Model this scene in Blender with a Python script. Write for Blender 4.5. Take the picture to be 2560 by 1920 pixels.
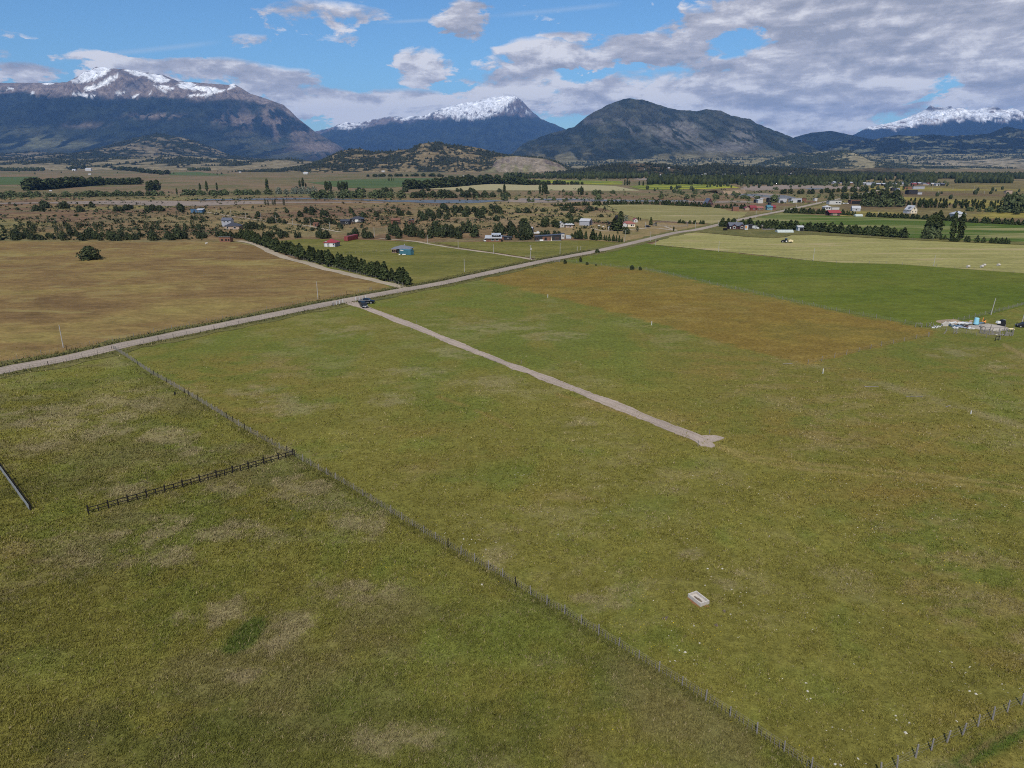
import bpy, math, random
import numpy as np
from mathutils import Vector
from mathutils.bvhtree import BVHTree

# ------------------------------------------------------------------ camera, world, sun, exposure
sc = bpy.context.scene
for o in list(bpy.data.objects):
    bpy.data.objects.remove(o)
COL = sc.collection
R = math.radians
H = 46.0                       # flying height of the camera
F = 1775.0                     # focal length in photograph pixels (2560 wide)
TH = math.atan(560.0 / F)      # downward pitch
CT, ST = math.cos(TH), math.sin(TH)

cam_d = bpy.data.cameras.new('camera')
cam_d.sensor_width = 36.0
cam_d.lens = 36.0 * F / 2560.0
cam_d.clip_start = 0.5
cam_d.clip_end = 200000.0
cam = bpy.data.objects.new('camera', cam_d)
cam.location = (0, 0, H)
cam.rotation_euler = (math.pi / 2 - TH, 0, 0)
COL.objects.link(cam)
sc.camera = cam

SUN_EL, SUN_AZ = R(50), R(194)        # azimuth clockwise from +Y (the view direction)
sun_d = bpy.data.lights.new('sun', 'SUN')
sun_d.energy = 4.2
sun_d.angle = R(0.53)
sun_d.color = (1.0, 0.95, 0.86)
sun = bpy.data.objects.new('sun', sun_d)
sv = Vector((math.sin(SUN_AZ) * math.cos(SUN_EL), math.cos(SUN_AZ) * math.cos(SUN_EL), math.sin(SUN_EL)))
sun.rotation_euler = (-sv).to_track_quat('-Z', 'Y').to_euler()
sun.location = (0, -200, 400)
COL.objects.link(sun)

sc.view_settings.view_transform = 'Standard'
sc.view_settings.look = 'None'
sc.view_settings.exposure = 0.0
sc.view_settings.gamma = 1.0
sc.view_settings.use_curve_mapping = False
sc.render.engine = 'CYCLES'
sc.cycles.use_denoising = False
sc.cycles.filter_width = 1.05
sc.cycles.max_bounces = 4
sc.cycles.diffuse_bounces = 2
sc.cycles.glossy_bounces = 2
sc.cycles.transmission_bounces = 2
sc.cycles.volume_bounces = 0
sc.cycles.transparent_max_bounces = 8
sc.cycles.use_adaptive_sampling = True
sc.cycles.adaptive_threshold = 0.01


# ------------------------------------------------------------------ where a photograph pixel meets the ground
def ray(px, py):
    a, b = (px - 1280.0) / F, (960.0 - py) / F
    return a, CT + b * ST, -ST + b * CT


def at(px, py, z=0.0):
    dx, dy, dz = ray(px, py)
    t = (z - H) / dz
    return Vector((dx * t, dy * t, z))


def at_dist(px, py, Y):
    """point on the vertical plane y = Y"""
    dx, dy, dz = ray(px, py)
    t = Y / dy
    return dx * t, H + dz * t


def top(px, py, py_top):
    return at_dist(px, py_top, at(px, py).y)[1]


def proj(x, y, z):
    x, y, z = np.asarray(x, float), np.asarray(y, float), np.asarray(z, float) - H
    d = np.maximum(y * CT - z * ST, 1e-3)
    u = y * ST + z * CT
    return 1280 + F * x / d, 960 - F * u / d


# ------------------------------------------------------------------ numpy noise
def _hash(ix, iy, seed):
    h = (ix.astype(np.int64) * 374761393 + iy.astype(np.int64) * 668265263 + seed * 974634777) & 0xFFFFFFFF
    h = ((h ^ (h >> 13)) * 1274126177) & 0xFFFFFFFF
    h = h ^ (h >> 16)
    return (h & 0xFFFF).astype(float) / 65535.0


def vnoise(x, y, seed=0):
    x, y = np.asarray(x, float), np.asarray(y, float)
    ix, iy = np.floor(x), np.floor(y)
    fx, fy = x - ix, y - iy
    fx, fy = fx * fx * (3 - 2 * fx), fy * fy * (3 - 2 * fy)
    a, b = _hash(ix, iy, seed), _hash(ix + 1, iy, seed)
    c, d = _hash(ix, iy + 1, seed), _hash(ix + 1, iy + 1, seed)
    return (a + (b - a) * fx) * (1 - fy) + (c + (d - c) * fx) * fy


def fbm(x, y, seed=0, octv=5, gain=0.5):
    s, a, t = 0.0, 1.0, 0.0
    for i in range(octv):
        s = s + a * vnoise(x * 2 ** i + 17.3 * i, y * 2 ** i - 9.1 * i, seed + i)
        t += a
        a *= gain
    return s / t


def ridged(x, y, seed=0, octv=5, gain=0.5):
    s, a, t = 0.0, 1.0, 0.0
    for i in range(octv):
        s = s + a * (1 - np.abs(2 * vnoise(x * 2 ** i + 5.7 * i, y * 2 ** i + 3.3 * i, seed + i) - 1))
        t += a
        a *= gain
    return s / t


def sstep(a, b, x):
    t = np.clip((x - a) / (b - a), 0, 1)
    return t * t * (3 - 2 * t)


def mixc(a, b, t):
    a, b = np.asarray(a, float), np.asarray(b, float)
    return a * (1 - t[..., None]) + b * t[..., None]


# ------------------------------------------------------------------ materials
def new_mat(name):
    m = bpy.data.materials.new(name)
    m.use_nodes = True
    nt = m.node_tree
    b = nt.nodes['Principled BSDF']
    b.inputs['Roughness'].default_value = 0.9
    b.inputs['Specular IOR Level'].default_value = 0.15
    return m, nt, b


def N(nt, typ, **kw):
    n = nt.nodes.new(typ)
    for k, v in kw.items():
        if hasattr(n, k):
            setattr(n, k, v)
        else:
            n.inputs[k].default_value = v
    return n


def noise_node(nt, vec, scale, detail=4.0, rough=0.55, dist=0.0, stretch=None, rot=0.0):
    if stretch or rot:
        mp = N(nt, 'ShaderNodeMapping')
        mp.inputs['Rotation'].default_value = (0, 0, rot)
        mp.inputs['Scale'].default_value = stretch or (1, 1, 1)
        nt.links.new(vec, mp.inputs['Vector'])
        vec = mp.outputs['Vector']
    n = N(nt, 'ShaderNodeTexNoise')
    n.inputs['Scale'].default_value = scale
    n.inputs['Detail'].default_value = detail
    n.inputs['Roughness'].default_value = rough
    n.inputs['Distortion'].default_value = dist
    nt.links.new(vec, n.inputs['Vector'])
    return n.outputs['Fac']


def ramp(nt, fac, stops):
    r = N(nt, 'ShaderNodeValToRGB')
    e = r.color_ramp.elements
    while len(e) < len(stops):
        e.new(0.5)
    for i, (p, c) in enumerate(stops):
        e[i].position = p
        e[i].color = (*c, 1) if len(c) == 3 else c
    nt.links.new(fac, r.inputs['Fac'])
    return r.outputs['Color']


def mapr(nt, fac, a, b, c, d):
    r = N(nt, 'ShaderNodeMapRange')
    for i, v in zip((1, 2, 3, 4), (a, b, c, d)):
        r.inputs[i].default_value = v
    nt.links.new(fac, r.inputs[0])
    return r.outputs[0]


def mix(nt, fac, a, b, blend='MIX'):
    m = N(nt, 'ShaderNodeMix', data_type='RGBA', blend_type=blend)
    for sock, v in ((m.inputs[0], fac), (m.inputs[6], a), (m.inputs[7], b)):
        if isinstance(v, (int, float)):
            sock.default_value = v
        elif isinstance(v, tuple):
            sock.default_value = (*v, 1)
        else:
            nt.links.new(v, sock)
    return m.outputs[2]


def bump(nt, b, h, strength, dist):
    n = N(nt, 'ShaderNodeBump')
    n.inputs['Strength'].default_value = strength
    n.inputs['Distance'].default_value = dist
    nt.links.new(h, n.inputs['Height'])
    nt.links.new(n.outputs['Normal'], b.inputs['Normal'])


def plain(name, c, rough=0.8, spec=0.2, metal=0.0, var=0.12, scale=3.0):
    """paint, timber, metal: one colour with worn, uneven tone"""
    m, nt, b = new_mat(name)
    tc = N(nt, 'ShaderNodeTexCoord')
    f = noise_node(nt, tc.outputs['Object'], scale, 4, 0.6)
    v = mapr(nt, f, 0.25, 0.75, 1 - var, 1 + var)
    cc = mix(nt, 1.0, c, v, 'MULTIPLY')
    nt.links.new(cc, b.inputs['Base Color'])
    b.inputs['Roughness'].default_value = rough
    b.inputs['Specular IOR Level'].default_value = spec
    b.inputs['Metallic'].default_value = metal
    return m


def corrugated(name, c, rough=0.45, spec=0.4, pitch=6.0):
    m, nt, b = new_mat(name)
    tc = N(nt, 'ShaderNodeTexCoord')
    w = N(nt, 'ShaderNodeTexWave', wave_type='BANDS', bands_direction='X')
    w.inputs['Scale'].default_value = pitch
    nt.links.new(tc.outputs['Object'], w.inputs['Vector'])
    f = noise_node(nt, tc.outputs['Object'], 1.3, 5, 0.65)
    v = mapr(nt, f, 0.25, 0.75, 0.82, 1.12)
    nt.links.new(mix(nt, 1.0, c, v, 'MULTIPLY'), b.inputs['Base Color'])
    b.inputs['Roughness'].default_value = rough
    b.inputs['Specular IOR Level'].default_value = spec
    bump(nt, b, w.outputs['Fac'], 0.4, 0.05)
    return m


def field(name, cols, big=0.02, streak=(1, 1, 1), rot=0.0, fine=0.9, contrast=0.3, speck=None, bumpd=0.12):
    """cut or standing grass: three tones in patches, streaks along the rows, fine mottling"""
    m, nt, b = new_mat(name)
    tc = N(nt, 'ShaderNodeTexCoord')
    p = tc.outputs['Object']
    n1 = noise_node(nt, p, big, 6, 0.6, 0.4, streak, rot)
    c = ramp(nt, n1, [(0.30, cols[0]), (0.5, cols[1]), (0.70, cols[2])])
    n2 = noise_node(nt, p, big * 7, 5, 0.65, 0.3, streak, rot)
    c = mix(nt, 1.0, c, mapr(nt, n2, 0.25, 0.75, 1 - contrast, 1 + contrast), 'MULTIPLY')
    n3 = noise_node(nt, p, fine, 6, 0.75)
    c = mix(nt, 1.0, c, mapr(nt, n3, 0.3, 0.7, 0.72, 1.28), 'MULTIPLY')
    if speck:
        n4 = noise_node(nt, p, big * 2.3, 5, 0.6, 0.6, streak, rot)
        c = mix(nt, mapr(nt, n4, speck[1], speck[1] + 0.12, 0, 1), c, speck[0])
    nt.links.new(c, b.inputs['Base Color'])
    b.inputs['Specular IOR Level'].default_value = 0.05
    bump(nt, b, n3, 0.6, bumpd)
    return m


def tinted(name, fine=(1.1, 5.0), straw=(0.30, 0.25, 0.15), bumpd=0.10, straw_amt=0.55, contrast=0.42):
    """grass whose patches come from the mesh colour 'tint', with tufts and dry stalks"""
    m, nt, b = new_mat(name)
    tc = N(nt, 'ShaderNodeTexCoord')
    p = tc.outputs['Object']
    at_ = N(nt, 'ShaderNodeAttribute', attribute_name='tint')
    n1 = noise_node(nt, p, fine[0], 6, 0.7, 0.5)
    n2 = noise_node(nt, p, fine[1], 4, 0.75, 0.8)
    c = mix(nt, 1.0, at_.outputs['Color'], mapr(nt, n1, 0.28, 0.72, 1 - contrast, 1 + contrast), 'MULTIPLY')
    c = mix(nt, 1.0, c, mapr(nt, n2, 0.3, 0.7, 0.62, 1.38), 'MULTIPLY')
    n3 = noise_node(nt, p, fine[1] * 0.55, 3, 0.8, 2.0)
    dry = N(nt, 'ShaderNodeAttribute', attribute_name='dry')
    th = N(nt, 'ShaderNodeMath', operation='MULTIPLY')
    nt.links.new(mapr(nt, n3, 0.52, 0.68, 0, straw_amt), th.inputs[0])
    nt.links.new(dry.outputs['Fac'], th.inputs[1])
    c = mix(nt, th.outputs[0], c, straw)
    nt.links.new(c, b.inputs['Base Color'])
    b.inputs['Specular IOR Level'].default_value = 0.04
    bump(nt, b, n2, 0.7, bumpd)
    return m


def gravel(name, c, scale=2.0):
    m, nt, b = new_mat(name)
    tc = N(nt, 'ShaderNodeTexCoord')
    p = tc.outputs['Object']
    n1 = noise_node(nt, p, 0.12 * scale, 5, 0.6)
    n2 = noise_node(nt, p, 4 * scale, 4, 0.75)
    cc = mix(nt, 1.0, c, mapr(nt, n1, 0.3, 0.7, 0.84, 1.12), 'MULTIPLY')
    cc = mix(nt, 1.0, cc, mapr(nt, n2, 0.3, 0.7, 0.75, 1.22), 'MULTIPLY')
    nt.links.new(cc, b.inputs['Base Color'])
    b.inputs['Specular IOR Level'].default_value = 0.08
    bump(nt, b, n2, 0.7, 0.06)
    return m


def leaves(name, dark, light):
    m, nt, b = new_mat(name)
    g = N(nt, 'ShaderNodeNewGeometry')
    oi = N(nt, 'ShaderNodeObjectInfo')
    c = ramp(nt, g.outputs['Random Per Island'], [(0.0, dark), (1.0, light)])
    c = mix(nt, 1.0, c, mapr(nt, oi.outputs['Random'], 0, 1, 0.75, 1.3), 'MULTIPLY')
    nt.links.new(c, b.inputs['Base Color'])
    b.inputs['Specular IOR Level'].default_value = 0.1
    b.inputs['Roughness'].default_value = 0.7
    return m


M = {}
M['pasture'] = tinted('pasture_grass')
M['valley'] = tinted('valley_grass', fine=(0.07, 0.35), straw=(0.24, 0.19, 0.11), bumpd=0.6, straw_amt=0.4, contrast=0.35)
M['plain'] = field('far_plain', [(0.10, 0.09, 0.05), (0.13, 0.11, 0.06), (0.09, 0.10, 0.05)], 0.002, fine=0.02, bumpd=1.0)
M['brown'] = field('dry_brown_grass', [(0.122, 0.076, 0.034), (0.178, 0.118, 0.046), (0.218, 0.172, 0.055)], 0.018, (1, 1.9, 1), R(-16), 0.7, 0.34, ((0.235, 0.185, 0.07), 0.57))
M['orange'] = field('rusty_grass', [(0.165, 0.112, 0.027), (0.190, 0.130, 0.030), (0.150, 0.124, 0.030)], 0.02, (1, 1.5, 1), R(20), 0.9, 0.22, ((0.19, 0.135, 0.04), 0.6))
M['green'] = field('deep_green_grass', [(0.072, 0.098, 0.013), (0.092, 0.112, 0.016), (0.118, 0.124, 0.023)], 0.016, (1, 1.8, 1), R(10), 0.6, 0.26)
M['mown'] = field('mown_hay_grass', [(0.195, 0.185, 0.060), (0.245, 0.225, 0.082), (0.22, 0.205, 0.070)], 0.012, (0.5, 3.2, 1), R(12), 0.5, 0.30, ((0.32, 0.26, 0.13), 0.54))
M['upper'] = field('upper_meadow_grass', [(0.088, 0.094, 0.020), (0.130, 0.122, 0.030), (0.170, 0.150, 0.046)], 0.022, (1, 1.8, 1), R(8), 0.6, 0.32)
M['lush'] = field('lush_green_grass', [(0.048, 0.084, 0.013), (0.062, 0.098, 0.016), (0.11, 0.118, 0.032)], 0.009, (0.35, 3.0, 1), R(6), 0.4, 0.30, ((0.21, 0.195, 0.08), 0.49))
M['verge'] = field('verge_grass', [(0.085, 0.088, 0.032), (0.115, 0.108, 0.036), (0.15, 0.13, 0.05)], 0.06, fine=1.2, contrast=0.4, bumpd=0.3)
M['hay'] = field('pale_hay_grass', [(0.180, 0.160, 0.060), (0.215, 0.192, 0.078), (0.165, 0.155, 0.056)], 0.010, (0.5, 2.4, 1), R(4), 0.3, 0.2, ((0.31, 0.25, 0.135), 0.555))
M['wheat'] = field('ripe_crop', [(0.27, 0.24, 0.13), (0.30, 0.265, 0.145), (0.28, 0.25, 0.135)], 0.008, (0.4, 2, 1), 0, 0.2, 0.1)
M['rape'] = field('yellow_flowering_crop', [(0.085, 0.12, 0.03), (0.13, 0.155, 0.03), (0.40, 0.36, 0.03)], 0.012, (0.6, 1.3, 1), 0, 0.2, 0.25, ((0.48, 0.42, 0.02), 0.58))
M['farm'] = field('farmyard_grass', [(0.17, 0.13, 0.055), (0.22, 0.16, 0.075), (0.15, 0.13, 0.05)], 0.03, fine=0.6, contrast=0.3)
M['crop'] = field('green_crop', [(0.055, 0.085, 0.03), (0.07, 0.10, 0.032), (0.09, 0.105, 0.04)], 0.006, (0.4, 2, 1), 0, 0.1, 0.15)
M['road'] = gravel('road_gravel', (0.285, 0.235, 0.190), 0.6)
M['track'] = gravel('fresh_gravel', (0.345, 0.280, 0.228), 1.0)
M['rut'] = gravel('wheel_rut', (0.305, 0.245, 0.198), 1.0)
M['roadrut'] = gravel('road_wheel_rut', (0.325, 0.270, 0.222), 0.6)
M['lane'] = gravel('lane_dirt', (0.33, 0.275, 0.20), 0.6)
M['shingle'] = gravel('river_shingle', (0.225, 0.18, 0.145), 0.06)
M['bank'] = gravel('bank_clay', (0.27, 0.195, 0.125), 0.3)
m_, nt_, b_ = new_mat('river_water')
b_.inputs['Base Color'].default_value = (0.095, 0.098, 0.095, 1)
b_.inputs['Roughness'].default_value = 0.4
b_.inputs['Specular IOR Level'].default_value = 0.12
tc_ = N(nt_, 'ShaderNodeTexCoord')
bump(nt_, b_, noise_node(nt_, tc_.outputs['Object'], 0.25, 4, 0.6, 0, (1, 3, 1)), 0.3, 0.3)
M['water'] = m_

M['pine'] = leaves('pine_needles', (0.020, 0.030, 0.011), (0.062, 0.075, 0.026))
M['bushleaf'] = leaves('shrub_leaves', (0.018, 0.027, 0.012), (0.062, 0.072, 0.030))
M['hillleaf'] = leaves('hill_tree_leaves', (0.015, 0.021, 0.012), (0.044, 0.049, 0.026))
M['poplarleaf'] = leaves('poplar_leaves', (0.024, 0.036, 0.012), (0.065, 0.078, 0.026))
M['willowleaf'] = leaves('willow_leaves', (0.038, 0.052, 0.022), (0.11, 0.13, 0.055))
M['greyleaf'] = leaves('silvery_leaves', (0.07, 0.085, 0.06), (0.17, 0.19, 0.14))
M['bark'] = plain('bark', (0.10, 0.08, 0.06), 0.95, 0.05, var=0.3)
M['grass'] = tinted('grass_blades', fine=(2.0, 8.0), straw_amt=0.3)
M['stone'] = plain('pale_stone', (0.46, 0.43, 0.36), 0.9, 0.1, var=0.25, scale=2)
M['petal'] = plain('yellow_petals', (0.55, 0.42, 0.02), 0.8, 0.1)
M['greywood'] = plain('weathered_timber', (0.225, 0.205, 0.185), 0.95, 0.05, var=0.3, scale=2)
M['stakewood'] = plain('split_stake', (0.17, 0.15, 0.13), 0.95, 0.05, var=0.35, scale=2)
M['darkwood'] = plain('dark_timber', (0.022, 0.019, 0.018), 0.9, 0.1, var=0.3)
M['wire'] = plain('galvanised_wire', (0.26, 0.25, 0.24), 0.6, 0.3)
M['concrete'] = plain('pale_concrete', (0.46, 0.42, 0.37), 0.92, 0.1, var=0.16, scale=2.5)
M['polec'] = plain('grey_concrete_pole', (0.38, 0.36, 0.33), 0.9, 0.1, var=0.12)
M['white'] = plain('white_paint', (0.64, 0.63, 0.60), 0.7, 0.25, var=0.06)
M['soil'] = plain('wet_soil', (0.15, 0.12, 0.09), 0.95, 0.05, var=0.3)
M['redearth'] = plain('trodden_earth', (0.21, 0.105, 0.05), 0.95, 0.05, var=0.25)
M['rubber'] = plain('tyre_rubber', (0.025, 0.025, 0.026), 0.85, 0.2)
M['rim'] = plain('alloy_rim', (0.55, 0.56, 0.57), 0.35, 0.5, 0.6)
M['carpaint'] = plain('dark_car_paint', (0.008, 0.010, 0.014), 0.4, 0.2, var=0.05)
M['carpaint2'] = plain('dark_green_blue_car_paint', (0.007, 0.012, 0.014), 0.4, 0.2, var=0.05)
M['glass'] = plain('dark_glass', (0.012, 0.015, 0.02), 0.2, 0.4, var=0.05)
M['chrome'] = plain('bright_trim', (0.75, 0.75, 0.76), 0.3, 0.6, 0.5, var=0.05)
M['lamp'] = plain('headlamp_lens', (0.75, 0.77, 0.8), 0.2, 0.6, var=0.03)
M['plate'] = plain('white_plate', (0.8, 0.8, 0.8), 0.5, 0.3, var=0.03)
M['black'] = plain('black_plastic', (0.015, 0.015, 0.016), 0.5, 0.3)
M['bluetank'] = plain('sky_blue_plastic', (0.26, 0.55, 0.66), 0.5, 0.3, var=0.06)
M['orangep'] = plain('orange_paint', (0.62, 0.25, 0.06), 0.6, 0.3)
M['bluesheet'] = plain('blue_sheet', (0.10, 0.16, 0.22), 0.6, 0.3)
M['paleboard'] = plain('pale_yellow_board', (0.70, 0.58, 0.34), 0.8, 0.1)
M['rubble'] = gravel('grey_rubble', (0.33, 0.295, 0.255), 1.0)
M['sandheap'] = gravel('brown_sand', (0.30, 0.225, 0.15), 1.0)
for k, c in {'grey_wall': (0.40, 0.40, 0.42), 'dark_wall': (0.035, 0.034, 0.036), 'white_wall': (0.47, 0.46, 0.44),
             'brick_wall': (0.20, 0.10, 0.065), 'brown_wall': (0.17, 0.085, 0.055), 'red_wall': (0.16, 0.045, 0.035),
             'cream_wall': (0.66, 0.57, 0.42), 'blue_wall': (0.06, 0.13, 0.22), 'teal_wall': (0.13, 0.26, 0.28),
             'plum_wall': (0.075, 0.035, 0.035), 'tan_wall': (0.36, 0.27, 0.20), 'lilac_wall': (0.32, 0.325, 0.36)}.items():
    M[k] = plain(k, c, 0.85, 0.15, var=0.08, scale=1.2)
for k, c in {'red_roof': (0.27, 0.035, 0.037), 'grey_roof': (0.16, 0.163, 0.18), 'dark_roof': (0.05, 0.05, 0.058),
             'white_roof': (0.42, 0.42, 0.43), 'pale_roof': (0.38, 0.40, 0.44), 'terracotta_roof': (0.26, 0.095, 0.07),
             'slate_roof': (0.10, 0.105, 0.13), 'teal_tin': (0.055, 0.16, 0.20), 'red_tin': (0.22, 0.04, 0.036),
             'grey_tin': (0.42, 0.44, 0.46), 'wine_roof': (0.20, 0.03, 0.035)}.items():
    M[k] = corrugated(k, c)
M['fence_sheet'] = corrugated('fence_sheet', (0.27, 0.28, 0.285))
M['poly'] = plain('greenhouse_film', (0.42, 0.46, 0.42), 0.4, 0.4, var=0.1)


# ------------------------------------------------------------------ sky: Nishita with drifting cloud
def build_world():
    w = bpy.data.worlds.new('World')
    sc.world = w
    w.use_nodes = True
    nt = w.node_tree
    bg = nt.nodes['Background']
    L = nt.links.new
    sky = N(nt, 'ShaderNodeTexSky', sky_type='NISHITA')
    sky.sun_disc = False
    sky.sun_elevation = SUN_EL
    sky.sun_rotation = SUN_AZ
    sky.altitude = 300
    sky.air_density = 1.0
    sky.dust_density = 0.3
    sky.ozone_density = 2.5
    skyc = mix(nt, 1.0, sky.outputs['Color'], (SKY_K * 0.72, SKY_K * 1.08, SKY_K * 1.36), 'MULTIPLY')
    tc = N(nt, 'ShaderNodeTexCoord')
    nrm = N(nt, 'ShaderNodeVectorMath', operation='NORMALIZE')
    L(tc.outputs['Generated'], nrm.inputs[0])
    sep = N(nt, 'ShaderNodeSeparateXYZ')
    L(nrm.outputs['Vector'], sep.inputs[0])

    def mth(op, a, b=None, c=None, clamp=False):
        n = N(nt, 'ShaderNodeMath', operation=op, use_clamp=clamp)
        for i, v in enumerate((a, b, c)):
            if v is None:
                continue
            if isinstance(v, (int, float)):
                n.inputs[i].default_value = v
            else:
                L(v, n.inputs[i])
        return n.outputs[0]
    az = mth('ARCTAN2', sep.outputs['X'], sep.outputs['Y'])
    el = mth('ARCSINE', sep.outputs['Z'])
    comb = N(nt, 'ShaderNodeCombineXYZ')
    L(az, comb.inputs['X'])
    L(mth('MULTIPLY', el, 2.3), comb.inputs['Y'])
    v = comb.outputs[0]
    n_big = noise_node(nt, v, 5.0, 3, 0.5)
    n1 = noise_node(nt, v, 15.0, 12, 0.63, 0.2)
    off = N(nt, 'ShaderNodeVectorMath', operation='ADD')
    off.inputs[1].default_value = (-0.006, 0.022, 0)
    L(v, off.inputs[0])
    n2 = noise_node(nt, off.outputs[0], 15.0, 12, 0.60, 0.2)
    nl = noise_node(nt, v, 7.0, 8, 0.60, 0.4, (1.0, 3.4, 1.0))
    nw = noise_node(nt, v, 30.0, 4, 0.6)
    waz = mth('ADD', az, mth('MULTIPLY', mth('SUBTRACT', nw, 0.5), 0.08))
    wel = mth('ADD', el, mth('MULTIPLY', mth('SUBTRACT', n1, 0.5), 0.05))

    def ae(px, py):
        dx, dy, dz = ray(px, py)
        return math.atan2(dx, dy), math.asin(dz / math.sqrt(dx * dx + dy * dy + dz * dz))

    def blobsum(lst):
        acc = None
        for px, py, wx, wy, amt in lst:
            a0, e0 = ae(px, py)
            a1, _ = ae(px + wx, py)
            _, e1 = ae(px, py - wy)
            da = mth('DIVIDE', mth('SUBTRACT', waz, a0), abs(a1 - a0) * 1.15)
            de = mth('DIVIDE', mth('SUBTRACT', wel, e0), abs(e1 - e0) * 1.15)
            q = mth('ADD', mth('MULTIPLY', da, da), mth('MULTIPLY', de, de))
            b = mth('MULTIPLY', mth('SUBTRACT', 1.0, q, clamp=True), amt)
            acc = b if acc is None else mth('MAXIMUM', acc, b)
        return acc
    pos = blobsum(CLOUDS)
    neg = blobsum(GAPS)
    # cover outside the frame goes on as broken cloud
    dens = mth('ADD', mth('ADD', pos, mth('MULTIPLY', mth('SUBTRACT', n1, 0.5), 2.1)),
               mth('MULTIPLY', mth('SUBTRACT', n_big, 0.5), 0.5))
    lowb = mapr(nt, el, R(1.0), R(7.5), 0.50, 0.0)
    rightb = mapr(nt, az, R(-6), R(20), 0.0, 0.52)
    base = mth('MAXIMUM', lowb, rightb)
    dens = mth('ADD', dens, base)
    dens = mth('SUBTRACT', dens, neg)
    dens = mth('SUBTRACT', dens, 0.30)
    alpha = mapr(nt, dens, 0.0, 0.26, 0, 1)
    alpha = mth('SMOOTH_MIN', alpha, 0.97, 0.05)
    light = mth('ADD', 0.5, mth('MULTIPLY', mth('SUBTRACT', n1, n2), 2.6))
    light = mth('ADD', light, mth('MULTIPLY', mth('SUBTRACT', nl, 0.5), 1.5))
    light = mth('SUBTRACT', light, mth('MULTIPLY', mth('MAXIMUM', dens, 0.0), 0.20))
    light = mth('ADD', light, mapr(nt, el, R(1.5), R(8), 0.30, 0.0))
    light = mth('ADD', light, blobsum(BRIGHT))
    light = mth('SUBTRACT', light, blobsum(SHADE))
    ccol = ramp(nt, light, [(0.05, CLOUD_DARK), (0.45, CLOUD_MID), (0.85, CLOUD_LIGHT)])
    c = mix(nt, alpha, skyc, ccol)
    # thin contrails
    for (x0, y0, x1, y1, wd, st) in ((940, 57, 1250, 38, 5, 0.30), (120, 150, 560, 104, 7, 0.26), (1230, 40, 1560, 8, 7, 0.22)):
        a0, e0 = ae(x0, y0)
        a1, e1 = ae(x1, y1)
        s = (e1 - e0) / (a1 - a0)
        dd = mth('ABSOLUTE', mth('SUBTRACT', el, mth('ADD', mth('MULTIPLY', mth('SUBTRACT', az, a0), s), e0)))
        line = mapr(nt, dd, 0.0, wd / F, 1.0, 0.0)
        mid, half = (a0 + a1) / 2, abs(a1 - a0) / 2
        ends = mapr(nt, mth('ABSOLUTE', mth('SUBTRACT', az, mid)), half * 0.6, half, 1.0, 0.0)
        t = mth('MULTIPLY', mth('MULTIPLY', line, ends), mth('MULTIPLY', mth('SUBTRACT', 1.0, alpha), st))
        c = mix(nt, t, c, (0.62, 0.70, 0.80))
    L(c, bg.inputs['Color'])
    bg.inputs['Strength'].default_value = 1.0


SKY_K = 0.085                  # strength of the physical sky
CLOUD_DARK, CLOUD_MID, CLOUD_LIGHT = (0.35, 0.365, 0.43), (0.52, 0.52, 0.58), (0.86, 0.85, 0.88)
# photograph pixel centre, half width, half height, amount
CLOUDS = [(1155, 42, 80, 60, .75), (800, 40, 210, 52, .60), (600, 95, 85, 34, .5), (870, 100, 100, 30, .45), (300, 72, 70, 14, .32),
          (1053, 160, 90, 62, .72), (1355, 155, 150, 66, .78), (1420, 88, 90, 26, .5), (1600, 135, 130, 60, .62),
          (270, 158, 125, 30, .95), (520, 178, 230, 42, .70), (760, 195, 130, 34, .45), (60, 188, 90, 34, .7), (110, 60, 20, 10, .1),
          (800, 262, 160, 55, .55), (1000, 270, 200, 50, .6), (1300, 235, 200, 70, .55), (640, 215, 120, 40, .5),
          (1750, 60, 110, 60, .55), (2150, 50, 420, 110, .95), (2450, 100, 250, 90, .9), (2100, 180, 420, 80, .75), (2500, 210, 160, 60, .7),
          (1900, 270, 400, 70, .55), (1500, 230, 300, 60, .5)]
GAPS = [(1865, 100, 80, 36, .66), (1840, 120, 40, 30, .5), (1750, 20, 40, 30, .4), (2360, 215, 55, 22, .42), (2300, 245, 60, 12, .40), (1450, 185, 90, 14, .7),
        (1560, 175, 60, 12, .6), (880, 170, 105, 60, .75), (300, 30, 340, 60, .9), (300, 110, 300, 24, .7), (1620, 30, 110, 44, .7), (1500, 60, 200, 26, .5),
        (1080, 105, 150, 12, .6), (960, 90, 60, 40, .6), (2560, 150, 40, 30, .5), (1130, 215, 50, 14, .6), (780, 130, 140, 22, .7), (790, 320, 90, 20, .3)]
BRIGHT = [(230, 152, 110, 26, .55), (1050, 130, 70, 40, .35), (1340, 122, 120, 40, .30), (860, 285, 200, 40, .30), (1290, 240, 160, 40, .35), (2440, 105, 90, 40, .25), (1400, 205, 90, 20, .35), (1650, 240, 160, 34, .2), (1120, 262, 220, 44, .35)]
SHADE = [(2150, 90, 330, 26, .16), (1160, 82, 70, 20, .30), (650, 185, 130, 26, .25), (1400, 180, 80, 20, .25), (1950, 235, 260, 24, .2), (560, 95, 60, 24, .2)]
build_world()


# ------------------------------------------------------------------ object helpers
def tag(o, label=None, cat=None, group=None, kind=None):
    if label:
        o['label'] = label
    if cat:
        o['category'] = cat
    if group:
        o['group'] = group
    if kind:
        o['kind'] = kind
    return o


def link(name, me, parent=None, loc=None, rz=0.0, scale=None):
    o = bpy.data.objects.new(name, me)
    COL.objects.link(o)
    if parent:
        o.parent = parent
    if loc is not None:
        o.location = loc
    if rz:
        o.rotation_euler = (0, 0, rz)
    if scale is not None:
        o.scale = scale if hasattr(scale, '__len__') else (scale,) * 3
    return o


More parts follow.
